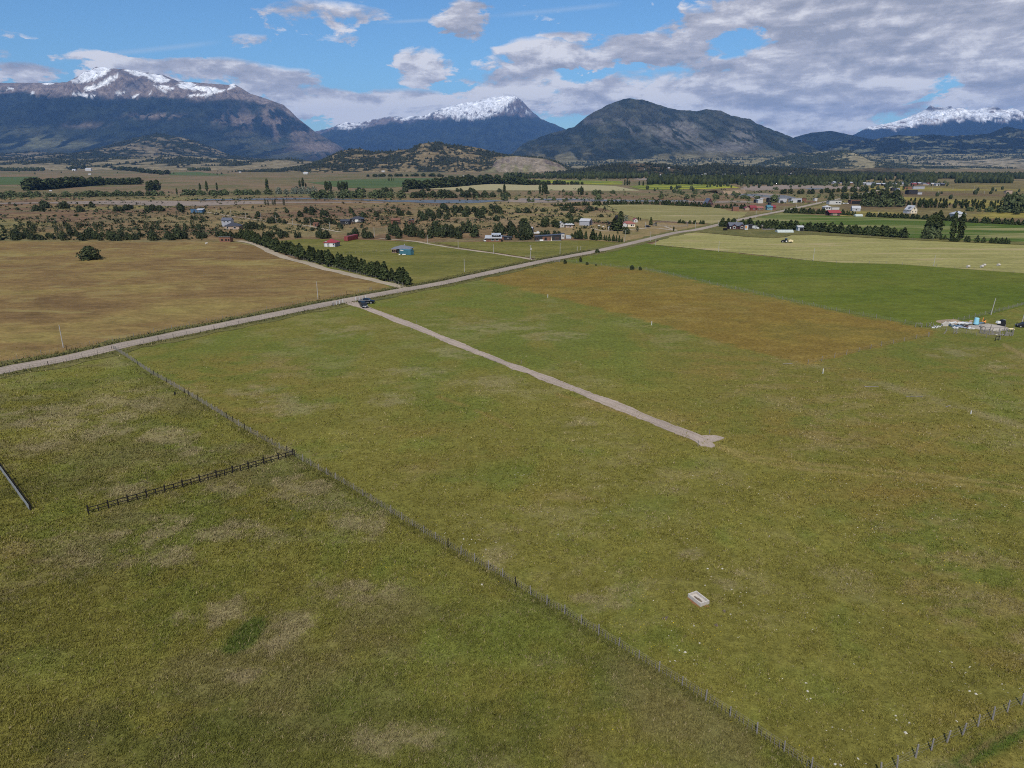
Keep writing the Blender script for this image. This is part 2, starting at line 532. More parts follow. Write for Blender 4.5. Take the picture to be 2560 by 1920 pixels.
def empty(name, loc, rz, label, cat, group=None):
    o = link(name, None, None, loc, rz)
    o.empty_display_size = 0.5
    return tag(o, label, cat, group)


def np_mesh(name, co, faces, mat=None, attrs=None, smooth=False):
    """co (n,3); faces (m,3) or (m,4); attrs: name -> (n,3) colours or (n,) values on points"""
    co = np.asarray(co, np.float32)
    faces = np.asarray(faces, np.int32)
    me = bpy.data.meshes.new(name)
    k = faces.shape[1]
    me.vertices.add(len(co))
    me.vertices.foreach_set('co', co.ravel())
    me.loops.add(faces.size)
    me.loops.foreach_set('vertex_index', faces.ravel())
    me.polygons.add(len(faces))
    me.polygons.foreach_set('loop_start', np.arange(0, faces.size, k, dtype=np.int32))
    me.polygons.foreach_set('loop_total', np.full(len(faces), k, np.int32))
    if smooth:
        me.polygons.foreach_set('use_smooth', np.ones(len(faces), bool))
    me.update(calc_edges=True)
    for an, val in (attrs or {}).items():
        val = np.asarray(val, np.float32)
        if val.ndim == 2:
            a = me.attributes.new(an, 'FLOAT_COLOR', 'POINT')
            a.data.foreach_set('color', np.concatenate([val, np.ones((len(val), 1), np.float32)], 1).ravel())
        else:
            a = me.attributes.new(an, 'FLOAT', 'POINT')
            a.data.foreach_set('value', val)
    if mat:
        me.materials.append(mat)
    return me


def grid_faces(nu, nv):
    i = np.arange(nu * nv).reshape(nv, nu)
    return np.stack([i[:-1, :-1], i[:-1, 1:], i[1:, 1:], i[1:, :-1]], -1).reshape(-1, 4)


class MB:
    def __init__(s):
        s.v, s.f = [], []

    def box(s, c, d, rz=0.0, taper=1.0):
        x, y, z = d[0] / 2, d[1] / 2, d[2] / 2
        n = len(s.v)
        cs, sn = math.cos(rz), math.sin(rz)
        for sx, sy, sz in ((-1, -1, -1), (1, -1, -1), (1, 1, -1), (-1, 1, -1), (-1, -1, 1), (1, -1, 1), (1, 1, 1), (-1, 1, 1)):
            k = taper if sz > 0 else 1.0
            px, py = sx * x * k, sy * y * k
            s.v.append((c[0] + px * cs - py * sn, c[1] + px * sn + py * cs, c[2] + sz * z))
        s.f += [tuple(n + i for i in q) for q in ((0, 3, 2, 1), (4, 5, 6, 7), (0, 1, 5, 4), (1, 2, 6, 5), (2, 3, 7, 6), (3, 0, 4, 7))]
        return s

    def tube(s, p, q, r0, r1=None, n=6):
        p, q = Vector(p), Vector(q)
        r1 = r0 if r1 is None else r1
        d = (q - p).normalized()
        a = d.orthogonal().normalized()
        b = d.cross(a)
        k = len(s.v)
        for c, r in ((p, r0), (q, r1)):
            for i in range(n):
                t = 2 * math.pi * i / n
                s.v.append(tuple(c + a * (r * math.cos(t)) + b * (r * math.sin(t))))
        for i in range(n):
            j = (i + 1) % n
            s.f.append((k + i, k + j, k + n + j, k + n + i))
        s.f.append(tuple(k + i for i in reversed(range(n))))
        s.f.append(tuple(k + n + i for i in range(n)))
        return s

    def prism(s, prof, y0, y1, axis='y'):
        """profile of (a, z) points pushed along y (or x)"""
        n, k = len(prof), len(s.v)
        for y in (y0, y1):
            for a, z in prof:
                s.v.append((a, y, z) if axis == 'y' else (y, a, z))
        for i in range(n):
            j = (i + 1) % n
            s.f.append((k + i, k + j, k + n + j, k + n + i))
        s.f.append(tuple(k + i for i in reversed(range(n))))
        s.f.append(tuple(k + n + i for i in range(n)))
        return s

    def quad(s, *pts):
        k = len(s.v)
        s.v += [tuple(p) for p in pts]
        s.f.append(tuple(range(k, k + len(pts))))
        return s

    def mesh(s, name, mat, smooth=False):
        me = bpy.data.meshes.new(name)
        me.from_pydata(s.v, [], s.f)
        if mat:
            me.materials.append(mat)
        if smooth:
            me.polygons.foreach_set('use_smooth', [True] * len(me.polygons))
        me.update()
        return me

    def build(s, name, mat, parent=None, loc=None, rz=0.0, smooth=False):
        return link(name, s.mesh(name, mat, smooth), parent, loc, rz)


rng = np.random.default_rng(7)
random.seed(7)

# ------------------------------------------------------------------ ground: pasture, valley floor, far plain
def P(pts, z=0.0):
    return [at(x, y, z) for x, y in pts]


FENCE_MAIN = [(284, 873), (312, 890), (338, 907), (377, 934), (418, 957), (453, 977), (500, 1005), (541, 1030), (580, 1055),
              (630, 1085), (664, 1103), (733, 1141), (800, 1178), (856, 1209), (1024, 1312), (1119, 1369), (1244, 1437), (1331, 1492),
              (1412, 1537), (1504, 1593), (1713, 1720), (1840, 1802), (1979, 1894), (2100, 1975)]


def seg_dist(px, py, line):
    """distance in photograph pixels to a polyline, and which side"""
    best = np.full(px.shape, 1e9)
    for (x0, y0), (x1, y1) in zip(line, line[1:]):
        dx, dy = x1 - x0, y1 - y0
        t = np.clip(((px - x0) * dx + (py - y0) * dy) / (dx * dx + dy * dy), 0, 1)
        best = np.minimum(best, np.hypot(px - x0 - t * dx, py - y0 - t * dy))
    return best


def line_x(line, py):
    ys = [p[1] for p in line]
    xs = [p[0] for p in line]
    return np.interp(py, ys, xs)


def blob(px, py, x, y, wx, wy, rot=0.0):
    c, s = math.cos(rot), math.sin(rot)
    dx, dy = px - x, py - y
    a, b = (dx * c + dy * s) / wx, (-dx * s + dy * c) / wy
    return np.exp(-(a * a + b * b))


DRY = [(310, 1012, 95, 20), (150, 1045, 130, 26), (290, 1035, 60, 22), (430, 1090, 70, 16), (250, 1075, 60, 20), (560, 1215, 60, 20), (735, 1222, 75, 26), (480, 1125, 60, 14),
       (690, 1130, 40, 18), (190, 1410, 70, 24), (390, 1395, 120, 36), (530, 1540, 100, 24), (700, 1570, 60, 34), (620, 1650, 90, 22), (310, 1225, 60, 22),
       (1240, 815, 95, 14), (1390, 838, 70, 11), (860, 828, 60, 12), (630, 978, 60, 16), (720, 1010, 80, 24), (1225, 960, 80, 16),
       (980, 1000, 60, 12), (1700, 770, 60, 8), (1750, 1385, 50, 14), (1840, 1455, 60, 22), (1500, 1500, 70, 30), (2250, 1310, 60, 14),
       (2390, 880, 60, 12), (2500, 915, 50, 10), (1050, 925, 70, 14), (910, 1310, 90, 40), (1230, 1400, 60, 30), (2040, 1830, 90, 20),
       (1445, 1060, 60, 18), (1150, 880, 60, 12), (100, 1120, 60, 16), (60, 1060, 60, 16), (870, 1480, 90, 30), (1000, 1850, 90, 30), (470, 1330, 160, 30)]
GREEN = [(420, 1060, 90, 14), (180, 1170, 120, 30), (640, 1170, 90, 20), (950, 1290, 110, 36), (1010, 1420, 120, 60), (1250, 1580, 200, 60), (830, 1260, 60, 24),
         (480, 1820, 200, 60), (860, 1760, 90, 60), (330, 1500, 120, 40), (100, 1640, 120, 60), (1720, 1160, 90, 16), (1000, 760, 200, 20),
         (1400, 900, 150, 20), (640, 860, 150, 24), (2330, 880, 200, 30), (2450, 960, 90, 20), (1840, 1010, 100, 24), (1600, 1270, 150, 40), (900, 860, 120, 16), (430, 905, 90, 14)]
ORANGE = [(1060, 1075, 120, 22), (1430, 1245, 120, 26), (1560, 1010, 160, 26), (2060, 1090, 200, 30), (1900, 905, 160, 16), (1080, 1160, 120, 30), (1780, 930, 120, 18),
          (2300, 1060, 150, 26), (40, 1390, 60, 60), (60, 1500, 80, 20), (2250, 1230, 160, 30), (1250, 1130, 90, 22)]
RUSTY = [(1204, 692), (1270, 676), (1320, 664), (1372, 655), (1400, 655), (1498, 664), (1608, 675), (1660, 685), (1802, 717), (1889, 735), (1990, 758),
         (2100, 781), (2240, 806), (2310, 820), (2345, 828), (2322, 842), (2252, 856), (2146, 880), (2020, 910), (1900, 884), (1740, 838),
         (1579, 791), (1451, 760), (1370, 739), (1283, 718), (1208, 699)]
HOLLOW = (612, 1590, 72, 26, R(-42))
TRACKS = [[(1790, 1112), (1880, 1140), (2000, 1158), (2200, 1176), (2400, 1196), (2700, 1236)],
          [(1800, 1122), (1880, 1153), (2000, 1172), (2200, 1190), (2400, 1211), (2700, 1252)]]
TRAIL = [(2030, 918), (2100, 935), (2180, 952), (2240, 972), (2300, 990), (2370, 1010), (2450, 1036), (2560, 1065), (2700, 1100)]
TRAIL2 = [(2510, 862), (2540, 878), (2600, 915)]
FAINT = [[(1090, 990), (1180, 1020), (1280, 1068)], [(1390, 985), (1480, 1010), (1600, 1045)], [(2270, 1130), (2370, 1085)]]


def tint_near(x, y):
    """colour and dryness of the pasture at ground points"""
    px, py = proj(x, y, np.zeros_like(x))
    olive, green, darkg = (0.149, 0.136, 0.031), (0.105, 0.120, 0.024), (0.076, 0.080, 0.020)
    straw, rust = (0.215, 0.175, 0.095), (0.158, 0.116, 0.032)
    side = px < line_x(FENCE_MAIN, py)
    side = side & (py > 860)
    n1 = fbm(x / 26, y / 26, 3, 6, .6)
    n2 = fbm(x / 7, y / 9, 11, 6, .6)
    n3 = fbm(x / 60, y / 60, 23, 5, .55)
    n4 = fbm(x / 2.2, y / 2.2, 31, 4, .6)
    n5 = fbm(x / 5 + .6 * n4, y / 3, 37, 5, .65)
    c = mixc(np.broadcast_to(olive, x.shape + (3,)), green, 0.80 * sstep(0.46, 0.62, n1 * 0.45 + n2 * 0.55 - .05 * (~side) * sstep(1000, 1400, py)))
    c = mixc(c, green, (0.40 + .35 * sstep(950, 1150, px)) * sstep(1020, 800, py) * sstep(0.30, 0.55, n2))
    c = mixc(c, green, 0.30 * side * sstep(.35, .6, n5))
    c = mixc(c, (0.135, 0.112, 0.052), 0.55 * side * sstep(.46, .62, fbm(x / 17, y / 11, 91, 6, .62)))
    c = mixc(c, rust, (0.55 - .35 * side) * sstep(0.50, 0.66, n3) * sstep(0.42, 0.58, n5) * sstep(760, 900, py))
    dry = 0.45 * sstep(0.50, 0.66, fbm(x / 14, y / 14, 41, 6, .6)) * sstep(.4, .6, n5)
    for b in GREEN:
        w = blob(px, py, *b) * sstep(.35, .62, n5 * .5 + n2 * .5)
        c = mixc(c, green, np.clip(w, 0, 1) * 0.75)
    for b in ORANGE:
        w = blob(px, py, *b) * sstep(.35, .60, n5 * .5 + n2 * .5)
        c = mixc(c, rust, np.clip(w, 0, 1) * 0.65)
    for b in DRY:
        bl = blob(px, py, b[0], b[1], b[2] * 1.2, b[3] * 1.2)
        w = sstep(0.54, 0.76, n5 * 0.45 + n4 * 0.55 + .20 * bl) * sstep(.03, .45, bl) * 1.1
        dry = np.maximum(dry, w)
    # the rusty field runs into the pasture with a soft, uneven edge
    rp = np.array(RUSTY)
    inside = np.zeros(x.shape, bool)
    j = len(rp) - 1
    for i in range(len(rp)):
        (xi, yi), (xj, yj) = rp[i], rp[j]
        inside ^= ((yi > py) != (yj > py)) & (px < (xj - xi) * (py - yi) / (yj - yi + 1e-9) + xi)
        j = i
    sd = seg_dist(px, py, RUSTY + RUSTY[:1])
    rw = sstep(-4, 5, np.where(inside, sd, -sd) + (n5 - .5) * 18)
    rc = mixc(np.broadcast_to((0.166, 0.112, 0.027), x.shape + (3,)), (0.152, 0.116, 0.028), sstep(.42, .58, n1))
    rc = mixc(rc, (0.190, 0.134, 0.030), .6 * sstep(.52, .66, n5))
    c = mixc(c, rc, rw * .92)
    dry = dry * (1 - .7 * rw)
    # left paddock: coarser, with dark clumps
    k = side.astype(float)
    c = c * (1 + 0.04 * k)[..., None]
    c = mixc(c, darkg, k * 0.55 * sstep(0.47, 0.62, fbm(x / 12, y / 12, 77, 6, .6)) * sstep(.35, .55, n5))
    dk = blob(px, py, *HOLLOW)
    c = mixc(c, (0.064, 0.086, 0.018), .9 * sstep(.22, .60, dk + (n4 - .5) * .5 + (n5 - .5) * .5) * sstep(.03, .2, dk))
    dry = dry * (1 - np.clip(dk * 2.2, 0, 1))
    edge = blob(px, py, 540, 1562, 80, 24, R(-40)) + blob(px, py, 668, 1632, 110, 26, R(-42))
    dry = np.maximum(dry, 1.1 * sstep(0.60, 0.76, n4 * .5 + n5 * .5 + .26 * np.clip(edge, 0, 1)) * sstep(.05, .25, edge))
    c = mixc(c, (0.20, 0.165, 0.085), .45 * np.clip(edge * 1.3, 0, 1) * sstep(.40, .56, n4 * .5 + n5 * .5))
    # green ditch and second path in the near corner
    ditch = [(2140, 1990), (2310, 1890), (2450, 1812), (2580, 1740)]
    dd = seg_dist(px, py, [(a + 45, b_ + 46) for a, b_ in ditch])
    c = mixc(c, (0.062, 0.088, 0.016), sstep(36, 12, dd + (n5 - .5) * 20))
    dd2 = seg_dist(px, py, [(2340, 1960), (2470, 1858), (2600, 1790)])
    c = mixc(c, (0.17, 0.125, 0.05), sstep(12, 3, dd2) * 0.7)
    # wheel tracks and trodden trails
    for t in TRACKS:
        c = mixc(c, (0.215, 0.170, 0.06), 0.75 * sstep(6, 1.5, seg_dist(px, py, t)) * sstep(0.25, 0.5, n4))
    for t in FAINT:
        c = mixc(c, (0.20, 0.145, 0.045), 0.6 * sstep(6, 1.5, seg_dist(px, py, t)) * sstep(0.25, 0.5, n4))
    d = seg_dist(px, py, TRAIL)
    dry = np.maximum(dry, sstep(13, 3, d) * 1.1 * sstep(0.35, 0.6, n2))
    c = mixc(c, (0.21, 0.165, 0.065), 0.8 * sstep(7, 1.5, seg_dist(px, py, TRAIL2)))
    c = mixc(c, straw, np.clip(dry, 0, 1) * (0.36 + .12 * side))
    # long tufty grass right under the fence line
    fd = seg_dist(px, py, FENCE_MAIN)
    c = mixc(c, (0.085, 0.085, 0.025), 0.5 * sstep(20, 6, fd) * k)
    c = c * (0.68 + 0.28 * n2 + 0.36 * n5)[..., None]
    return c, np.clip(dry * 1.2, 0, 1)


def tint_valley(x, y):
    px, py = proj(x, y, np.zeros_like(x))
    brown, reddish, yellow = (0.185, 0.125, 0.062), (0.150, 0.092, 0.055), (0.185, 0.155, 0.060)
    n1 = fbm(x / 70, y / 70, 5, 5)
    n2 = fbm(x / 22, y / 22, 15, 5)
    n3 = fbm(x / 200, y / 130, 25, 4)
    c = mixc(np.broadcast_to(brown, x.shape + (3,)), reddish, sstep(0.45, 0.6, n1))
    c = mixc(c, yellow, sstep(0.48, 0.62, n3))
    c = mixc(c, (0.10, 0.095, 0.045), 0.6 * sstep(0.52, 0.66, n2))
    # river flats and the wide plain behind
    plain_ = mixc(np.broadcast_to((0.145, 0.115, 0.058), x.shape + (3,)), (0.115, 0.105, 0.048), sstep(0.4, 0.6, n3))
    plain_ = mixc(plain_, (0.17, 0.12, 0.07), sstep(0.5, 0.62, n1))
    c = mixc(c, plain_, sstep(500, 480, py))
    # right: damp flats with yellow flowers
    rt = mixc(np.broadcast_to((0.135, 0.110, 0.045), x.shape + (3,)), (0.22, 0.185, 0.045), sstep(0.50, 0.62, n1))
    rt = mixc(rt, (0.12, 0.085, 0.045), sstep(0.5, 0.62, n3))
    c = mixc(c, rt, sstep(2040, 2140, px) * sstep(440, 470, py))
    # orange-brown slope in the middle
    c = mixc(c, (0.215, 0.145, 0.085), 0.8 * blob(px, py, 1330, 535, 260, 34) * sstep(0.35, 0.55, n2))
    for b in ((430, 545, 120, 10), (620, 560, 120, 12), (560, 530, 100, 8), (740, 575, 120, 14)):
        c = mixc(c, (0.20, 0.165, 0.07), 0.7 * blob(px, py, *b))
    c = c * (0.8 + 0.4 * n2)[..., None]
    return c, np.clip(sstep(0.45, 0.65, n2), 0, 1)


# near pasture sheet
nx, ny = 640, 440
X, Y = np.meshgrid(np.linspace(-262, 262, nx), np.linspace(16, 345, ny))
xf, yf = X.ravel(), Y.ravel()
col, dry = tint_near(xf, yf)
pxs, pys = proj(xf, yf, np.zeros_like(xf))
zf = -0.10 * blob(pxs, pys, *HOLLOW) * (pys > 1300)
pasture = link('pasture', np_mesh('pasture', np.stack([xf, yf, zf], 1), grid_faces(nx, ny), M['pasture'], {'tint': col, 'dry': dry}))
tag(pasture, kind='structure')
# valley floor
nx, ny = 520, 420
yy = np.concatenate([np.linspace(-300, 200, 20), np.geomspace(210, 4200, ny - 20)])
X, Y = np.meshgrid(np.linspace(-3600, 3600, nx), yy)
xf, yf = X.ravel(), Y.ravel()
col, dry = tint_valley(xf, np.maximum(yf, 60))
valley = link('valley_floor', np_mesh('valley_floor', np.stack([xf, yf, np.full_like(xf, -0.12)], 1), grid_faces(nx, ny), M['valley'], {'tint': col, 'dry': dry}))
tag(valley, kind='structure')
# plain out to the horizon
ang = np.linspace(0, 2 * math.pi, 97)[:-1]
co = [(0, 0, -0.9)] + [(25500 * math.cos(a), 25500 * math.sin(a), -0.9) for a in ang]
plain_o = link('ground', np_mesh('ground', co, [(0, 1 + i, 1 + (i + 1) % 96) for i in range(96)], M['plain']))
tag(plain_o, kind='structure')


# ------------------------------------------------------------------ fields, roads, lanes, water
def densify(pts, step):
    out = []
    n = len(pts)
    for i in range(n):
        a, b = pts[i], pts[(i + 1) % n]
        k = max(1, int((b - a).length / step))
        for j in range(k):
            out.append(a.lerp(b, j / k))
    return out


def ragged(pts, amp, scale, seed):
    out = []
    for p in pts:
        a = (float(fbm(np.array([p.x / scale]), np.array([p.y / scale]), seed, 4)[0]) - 0.5) * 2 * amp
        b = (float(fbm(np.array([p.x / scale]), np.array([p.y / scale]), seed + 50, 4)[0]) - 0.5) * 2 * amp
        out.append(Vector((p.x + a, p.y + b, p.z)))
    return out


ZL = [0.01]


def sheet(name, mat, pts_px, z=None, step=4.0, amp=0.6, scale=5.0, kind='structure'):
    if z is None:
        ZL[0] += 0.004
        z = ZL[0]
    p = [at(x, y, 0) for x, y in pts_px]
    for q in p:
        q.z = 0
    p = ragged(densify(p, step), amp, scale, len(bpy.data.objects))
    mb = MB()
    mb.quad(*[(q.x, q.y, z) for q in p])
    o = mb.build(name, mat)
    return tag(o, kind=kind)


def smooth_line(pts, step):
    """Catmull-Rom through points"""
    out = []
    n = len(pts)
    for i in range(n - 1):
        p0, p1, p2, p3 = pts[max(i - 1, 0)], pts[i], pts[i + 1], pts[min(i + 2, n - 1)]
        k = max(2, int((p2 - p1).length / step))
        for j in range(k):
            t = j / k
            out.append(0.5 * ((2 * p1) + (p2 - p0) * t + (2 * p0 - 5 * p1 + 4 * p2 - p3) * t * t + (3 * p1 - p0 - 3 * p2 + p3) * t ** 3))
    out.append(pts[-1])
    return out


def strip(name, mat, pts_px, width, z, amp=0.3, crown=0.0, kind='structure', step=3.0, side=0.0):
    line = smooth_line([at(x, y) for x, y in pts_px], step)
    rows = []
    for i, p in enumerate(line):
        d = (line[min(i + 1, len(line) - 1)] - line[max(i - 1, 0)]).normalized()
        nn = Vector((-d.y, d.x, 0))
        p = p + nn * side
        wob = lambda s: (float(vnoise(np.array([p.x / 4 + s]), np.array([p.y / 4]), 91)[0]) - 0.5) * 2 * amp + (random.random() - 0.5) * amp * 0.7
        w = width / 2
        rows.append([(p + nn * (w + wob(0)), 0), (p + nn * w * 0.4, crown), (p - nn * w * 0.4, crown), (p - nn * (w + wob(40)), 0)])
    co = [(q.x, q.y, z + h) for r in rows for q, h in r]
    me = np_mesh(name, co, grid_faces(4, len(rows)), mat)
    return tag(link(name, me), kind=kind)


ROAD = [(-420, 1040), (-160, 965), (0, 927.5), (176, 894), (320, 861), (560, 812), (780, 768), (861, 752), (997, 727), (1100, 709), (1173, 693), (1270, 672),
        (1362, 652.5), (1440, 638), (1492, 628), (1602, 602.5), (1689, 582), (1738, 575), (1790, 563.5), (1845, 550.5), (1891, 540),
        (1958, 527), (2016, 514.5), (2062, 504.5), (2146, 487.5), (2209, 472.5), (2264, 461.5), (2300, 455)]
PINELANE = [(1016, 722), (985, 713), (950.6, 705), (902, 693), (845.6, 679.6), (804, 670), (767.5, 657.7), (716, 645.5), (677, 629.6), (657.7, 618.6), (633, 609), (596, 602)]

sheet('brown_field', M['brown'], [(-420, 1020), (-420, 604), (0, 603), (300, 606), (470, 605), (590, 607), (640, 616), (668, 631), (712, 648), (765, 661),
                                   (840, 682), (900, 697), (955, 710), (985, 722), (930, 733), (861, 745), (780, 760), (560, 804), (320, 853), (176, 886), (0, 919), (-160, 956)])
sheet('upper_meadow', M['upper'], [(1020, 716), (960, 700), (880, 678), (780, 652), (690, 624), (640, 607), (760, 597), (930, 600), (1080, 607), (1162, 624), (1231, 633), (1304, 645), (1352, 651), (1270, 667), (1100, 702)])
sheet('house_meadow', M['upper'], [(1360, 649), (1304, 641), (1231, 630), (1162, 620), (1085, 606), (1210, 604), (1330, 605), (1410, 601), (1480, 601), (1565, 608), (1570, 610), (1500, 624), (1430, 637)])
sheet('farmyard', M['farm'], [(1480, 601), (1400, 590), (1395, 572), (1440, 560), (1520, 562), (1590, 552), (1690, 558), (1780, 562), (1735, 573), (1680, 582), (1602, 599), (1565, 607)])
sheet('green_field', M['green'], [(1378, 651), (1440, 640), (1492, 630), (1570, 613), (1606, 606), (1640, 613), (1800, 629), (1875, 637), (2034, 653), (2106, 658), (2240, 661), (2560, 684), (2900, 712),
                                   (2900, 722), (2560, 765), (2486, 784), (2442, 797), (2350, 814), (2310, 817), (2240, 803), (2100, 778), (1990, 755), (1889, 732), (1802, 714), (1660, 682), (1608, 672), (1498, 661), (1400, 653)])
sheet('mown_field', M['mown'], [(1629, 611), (1650, 600), (1698, 586), (1739, 581), (1802, 586), (1860, 592), (1933, 595.5), (1965, 593), (1979, 588), (2034, 588), (2120, 592), (2240, 599), (2560, 613), (2900, 627),
                                 (2900, 710), (2560, 683), (2240, 660), (2106, 657), (2034, 652), (1875, 635), (1800, 628), (1700, 618)])
sheet('verge_field', M['verge'], [(1712, 584), (1790, 567), (1850, 567), (2019, 577), (2140, 586), (2270, 595), (2400, 601), (2560, 606), (2900, 618),
                                   (2900, 627), (2560, 612), (2240, 598), (2120, 591), (2034, 587), (1979, 587), (1960, 592), (1933, 595), (1860, 591), (1802, 585), (1739, 580)])
sheet('lush_field', M['lush'], [(1830, 556), (1891, 543), (1961, 531), (2040, 538), (2157, 542), (2322, 549), (2440, 555), (2560, 562), (2900, 578), (2900, 617), (2560, 605),
                                 (2400, 600), (2270, 594), (2140, 585), (2019, 576), (1850, 566)])
sheet('hay_field', M['hay'], [(1466, 514), (1540, 511.5), (1625, 511.5), (1710, 515), (1790, 519), (1832, 528), (1872, 531), (1850, 546), (1780, 560), (1740, 556), (1680, 554), (1625, 550), (1590, 545), (1540, 530), (1500, 520)], amp=2, scale=12)
sheet('wheat_field', M['wheat'], [(1067, 472), (1140, 466), (1225, 460), (1320, 463), (1400, 462.5), (1452, 462), (1538, 465), (1600, 476.6), (1520, 477), (1336, 476), (1162, 476)], step=10, amp=3, scale=40)
sheet('flower_field', M['rape'], [(1316, 448.5), (1440, 451), (1556, 452.5), (1556, 461), (1500, 462), (1455, 460.5), (1380, 457), (1316, 455)], step=12, amp=3, scale=40)
sheet('rapeseed_field', M['rape'], [(1572, 465.5), (1631, 460.5), (1720, 459.5), (1825, 463), (1849, 469), (1767, 472.5), (1680, 474), (1607, 474)], step=12, amp=3, scale=40)
sheet('far_crop_field', M['crop'], [(770, 456), (880, 449), (1010, 445), (1110, 446), (1110, 455), (1012, 467), (930, 471), (850, 469)], step=15, amp=4, scale=50)
sheet('left_crop_field', M['crop'], [(-300, 443), (0, 442), (95, 442), (62, 461), (0, 462), (-300, 463)], step=15, amp=4, scale=50)
sheet('mint_field', M['crop'], [(430, 431), (500, 430), (530, 434), (600, 438), (520, 439), (420, 438)], step=20, amp=5, scale=60)
sheet('gravel_bar', M['shingle'], [(-300, 511), (-100, 509), (170, 504), (280, 501.5), (400, 501.5), (520, 503.5), (640, 503), (700, 504), (860, 505), (960, 505), (960, 507), (800, 507), (700, 509), (600, 511), (520, 514), (420, 515), (280, 511), (100, 509), (-100, 511)], step=12, amp=8, scale=30)
sheet('gravel_bar', M['shingle'], [(1240, 503), (1300, 496), (1420, 495), (1560, 499), (1700, 502), (1860, 502), (1920, 506), (1800, 507), (1600, 505), (1450, 504.5), (1330, 508)], step=12, amp=7, scale=30)
sheet('gravel_bar', M['shingle'], [(1576, 447), (1640, 444), (1718, 447), (1760, 449), (1740, 453), (1600, 450)], step=12, amp=10, scale=50)
sheet('gravel_bar', M['shingle'], [(1848, 467), (1960, 463), (2080, 464), (2150, 467), (2150, 474), (2040, 471), (1960, 473), (1880, 478), (1856, 474)], step=12, amp=10, scale=40)
sheet('gravel_bar', M['shingle'], [(1850, 490), (1900, 482), (1960, 488), (1984, 492), (1950, 499), (1900, 497)], step=12, amp=6, scale=25)
sheet('river', M['water'], [(470, 499), (540, 497.6), (640, 496.5), (780, 495), (900, 498), (980, 500.8), (1060, 500.5), (1150, 499.5), (1235, 500), (1262, 502.5), (1180, 508), (1100, 508), (1040, 506),
                            (960, 503.5), (800, 497.5), (640, 499.5), (500, 501)], step=8, amp=3.5, scale=18)
sheet('river', M['water'], [(1280, 500.5), (1380, 497), (1430, 497.5), (1500, 499.5), (1600, 500.5), (1720, 501), (1720, 503.5), (1600, 504), (1500, 502.5), (1400, 500.5)], step=8, amp=2, scale=14)
sheet('river', M['water'], [(1812, 487), (1860, 484.5), (1880, 485), (1930, 489), (1960, 488), (1988, 493), (1970, 498), (1935, 496), (1900, 491), (1850, 489.5)], step=8, amp=3, scale=14)
sheet('river', M['water'], [(2010, 472), (2030, 469.5), (2052, 470), (2060, 473), (2030, 474)], step=8, amp=3, scale=14)
sheet('river', M['water'], [(1625, 452), (1660, 451), (1690, 453), (1650, 456)], step=8, amp=3, scale=14)

strip('road_verge', M['verge'], ROAD, 15.0, 0.075, 1.6)
strip('road', M['road'], ROAD, 6.2, 0.10, 0.25, 0.08)
strip('dirt_lane', M['lane'], PINELANE, 4.4, 0.085, 0.5, 0.05)
strip('dirt_lane', M['lane'], [(1357, 654), (1304, 644.5), (1231, 633), (1162, 624), (1124, 618.7), (1072, 610), (1040, 604), (986, 599), (950, 596)], 2.6, 0.085, 0.6)
strip('dirt_lane', M['lane'], [(517, 530), (560, 538), (619, 546), (690, 556), (723, 559), (772, 565), (820, 574.5), (850, 580)], 2.8, 0.03, 0.6)
strip('dirt_lane', M['lane'], [(1690, 576.5), (1660, 572.5), (1625, 570), (1590, 573), (1540, 577), (1505, 577), (1480, 571)], 3.2, 0.09, 0.7)
strip('dirt_lane', M['lane'], [(1690, 576), (1672, 570), (1662, 565)], 2.6, 0.094, 0.5)

UP = [(893, 755), (900, 761), (920, 769.7), (953.6, 779.8), (1017, 803), (1045, 813), (1087, 832), (1118, 844), (1156, 858), (1194, 875.7), (1232, 889.6), (1270, 906), (1308, 917.5), (1346, 932.6),
      (1381, 944), (1411, 956.7), (1455, 973), (1485, 986), (1525, 998.5), (1548, 1007), (1581, 1020), (1600, 1030), (1634, 1045), (1665, 1055.6), (1700, 1069), (1727.5, 1078.7), (1754.6, 1089.5), (1787, 1089),
      (1809, 1093.6), (1811, 1097.7), (1803.5, 1101.7), (1795, 1102), (1787, 1105), (1776, 1106), (1786, 1112), (1788, 1116.6), (1780, 1119.4), (1771, 1118), (1749, 1114), (1740, 1105)]
LO = [(1719, 1095.6), (1687, 1084.8), (1665, 1075), (1627, 1058), (1599, 1047), (1561, 1032.7), (1515, 1015), (1485, 1002), (1447, 984.5), (1414, 972), (1384, 962), (1346, 948), (1320, 934), (1282, 924),
      (1257, 911.6), (1232, 902), (1194, 887), (1156, 872), (1115, 857), (1082, 841), (1069, 836), (1026, 819), (980, 803), (953.6, 790), (925, 780), (904, 771), (861, 759), (866, 754)]
trk = [at(x, y) for x, y in UP + LO]
trk = densify(trk, 0.7)
mb = MB()
for p in trk:
    a = random.random() * 6.28
    r = random.random() ** 2 * 0.32
    p.x += r * math.cos(a)
    p.y += r * math.sin(a)
n = len(trk)
mb.v = [(p.x, p.y, 0.11) for p in trk] + [(p.x, p.y, 0.0) for p in trk]
mb.f = [tuple(range(n))] + [(i, n + i, n + (i + 1) % n, (i + 1) % n) for i in range(n)]
tag(mb.build('gravel_track', M['track']), kind='structure')

CEN = [(905, 764), (940, 779), (985, 796), (1040, 818), (1085, 837), (1137, 858), (1194, 881), (1251, 904.5), (1300, 921), (1346, 940), (1398, 958), (1450, 979), (1500, 998), (1560, 1022), (1615, 1045), (1670, 1067), (1720, 1085), (1758, 1104)]
for sd in (-0.85, 0.85):
    strip('wheel_rut', M['rut'], CEN, .42, .116, .12, side=sd)
    strip('wheel_rut', M['roadrut'], ROAD, .8, .186, .2, side=sd * 1.25)
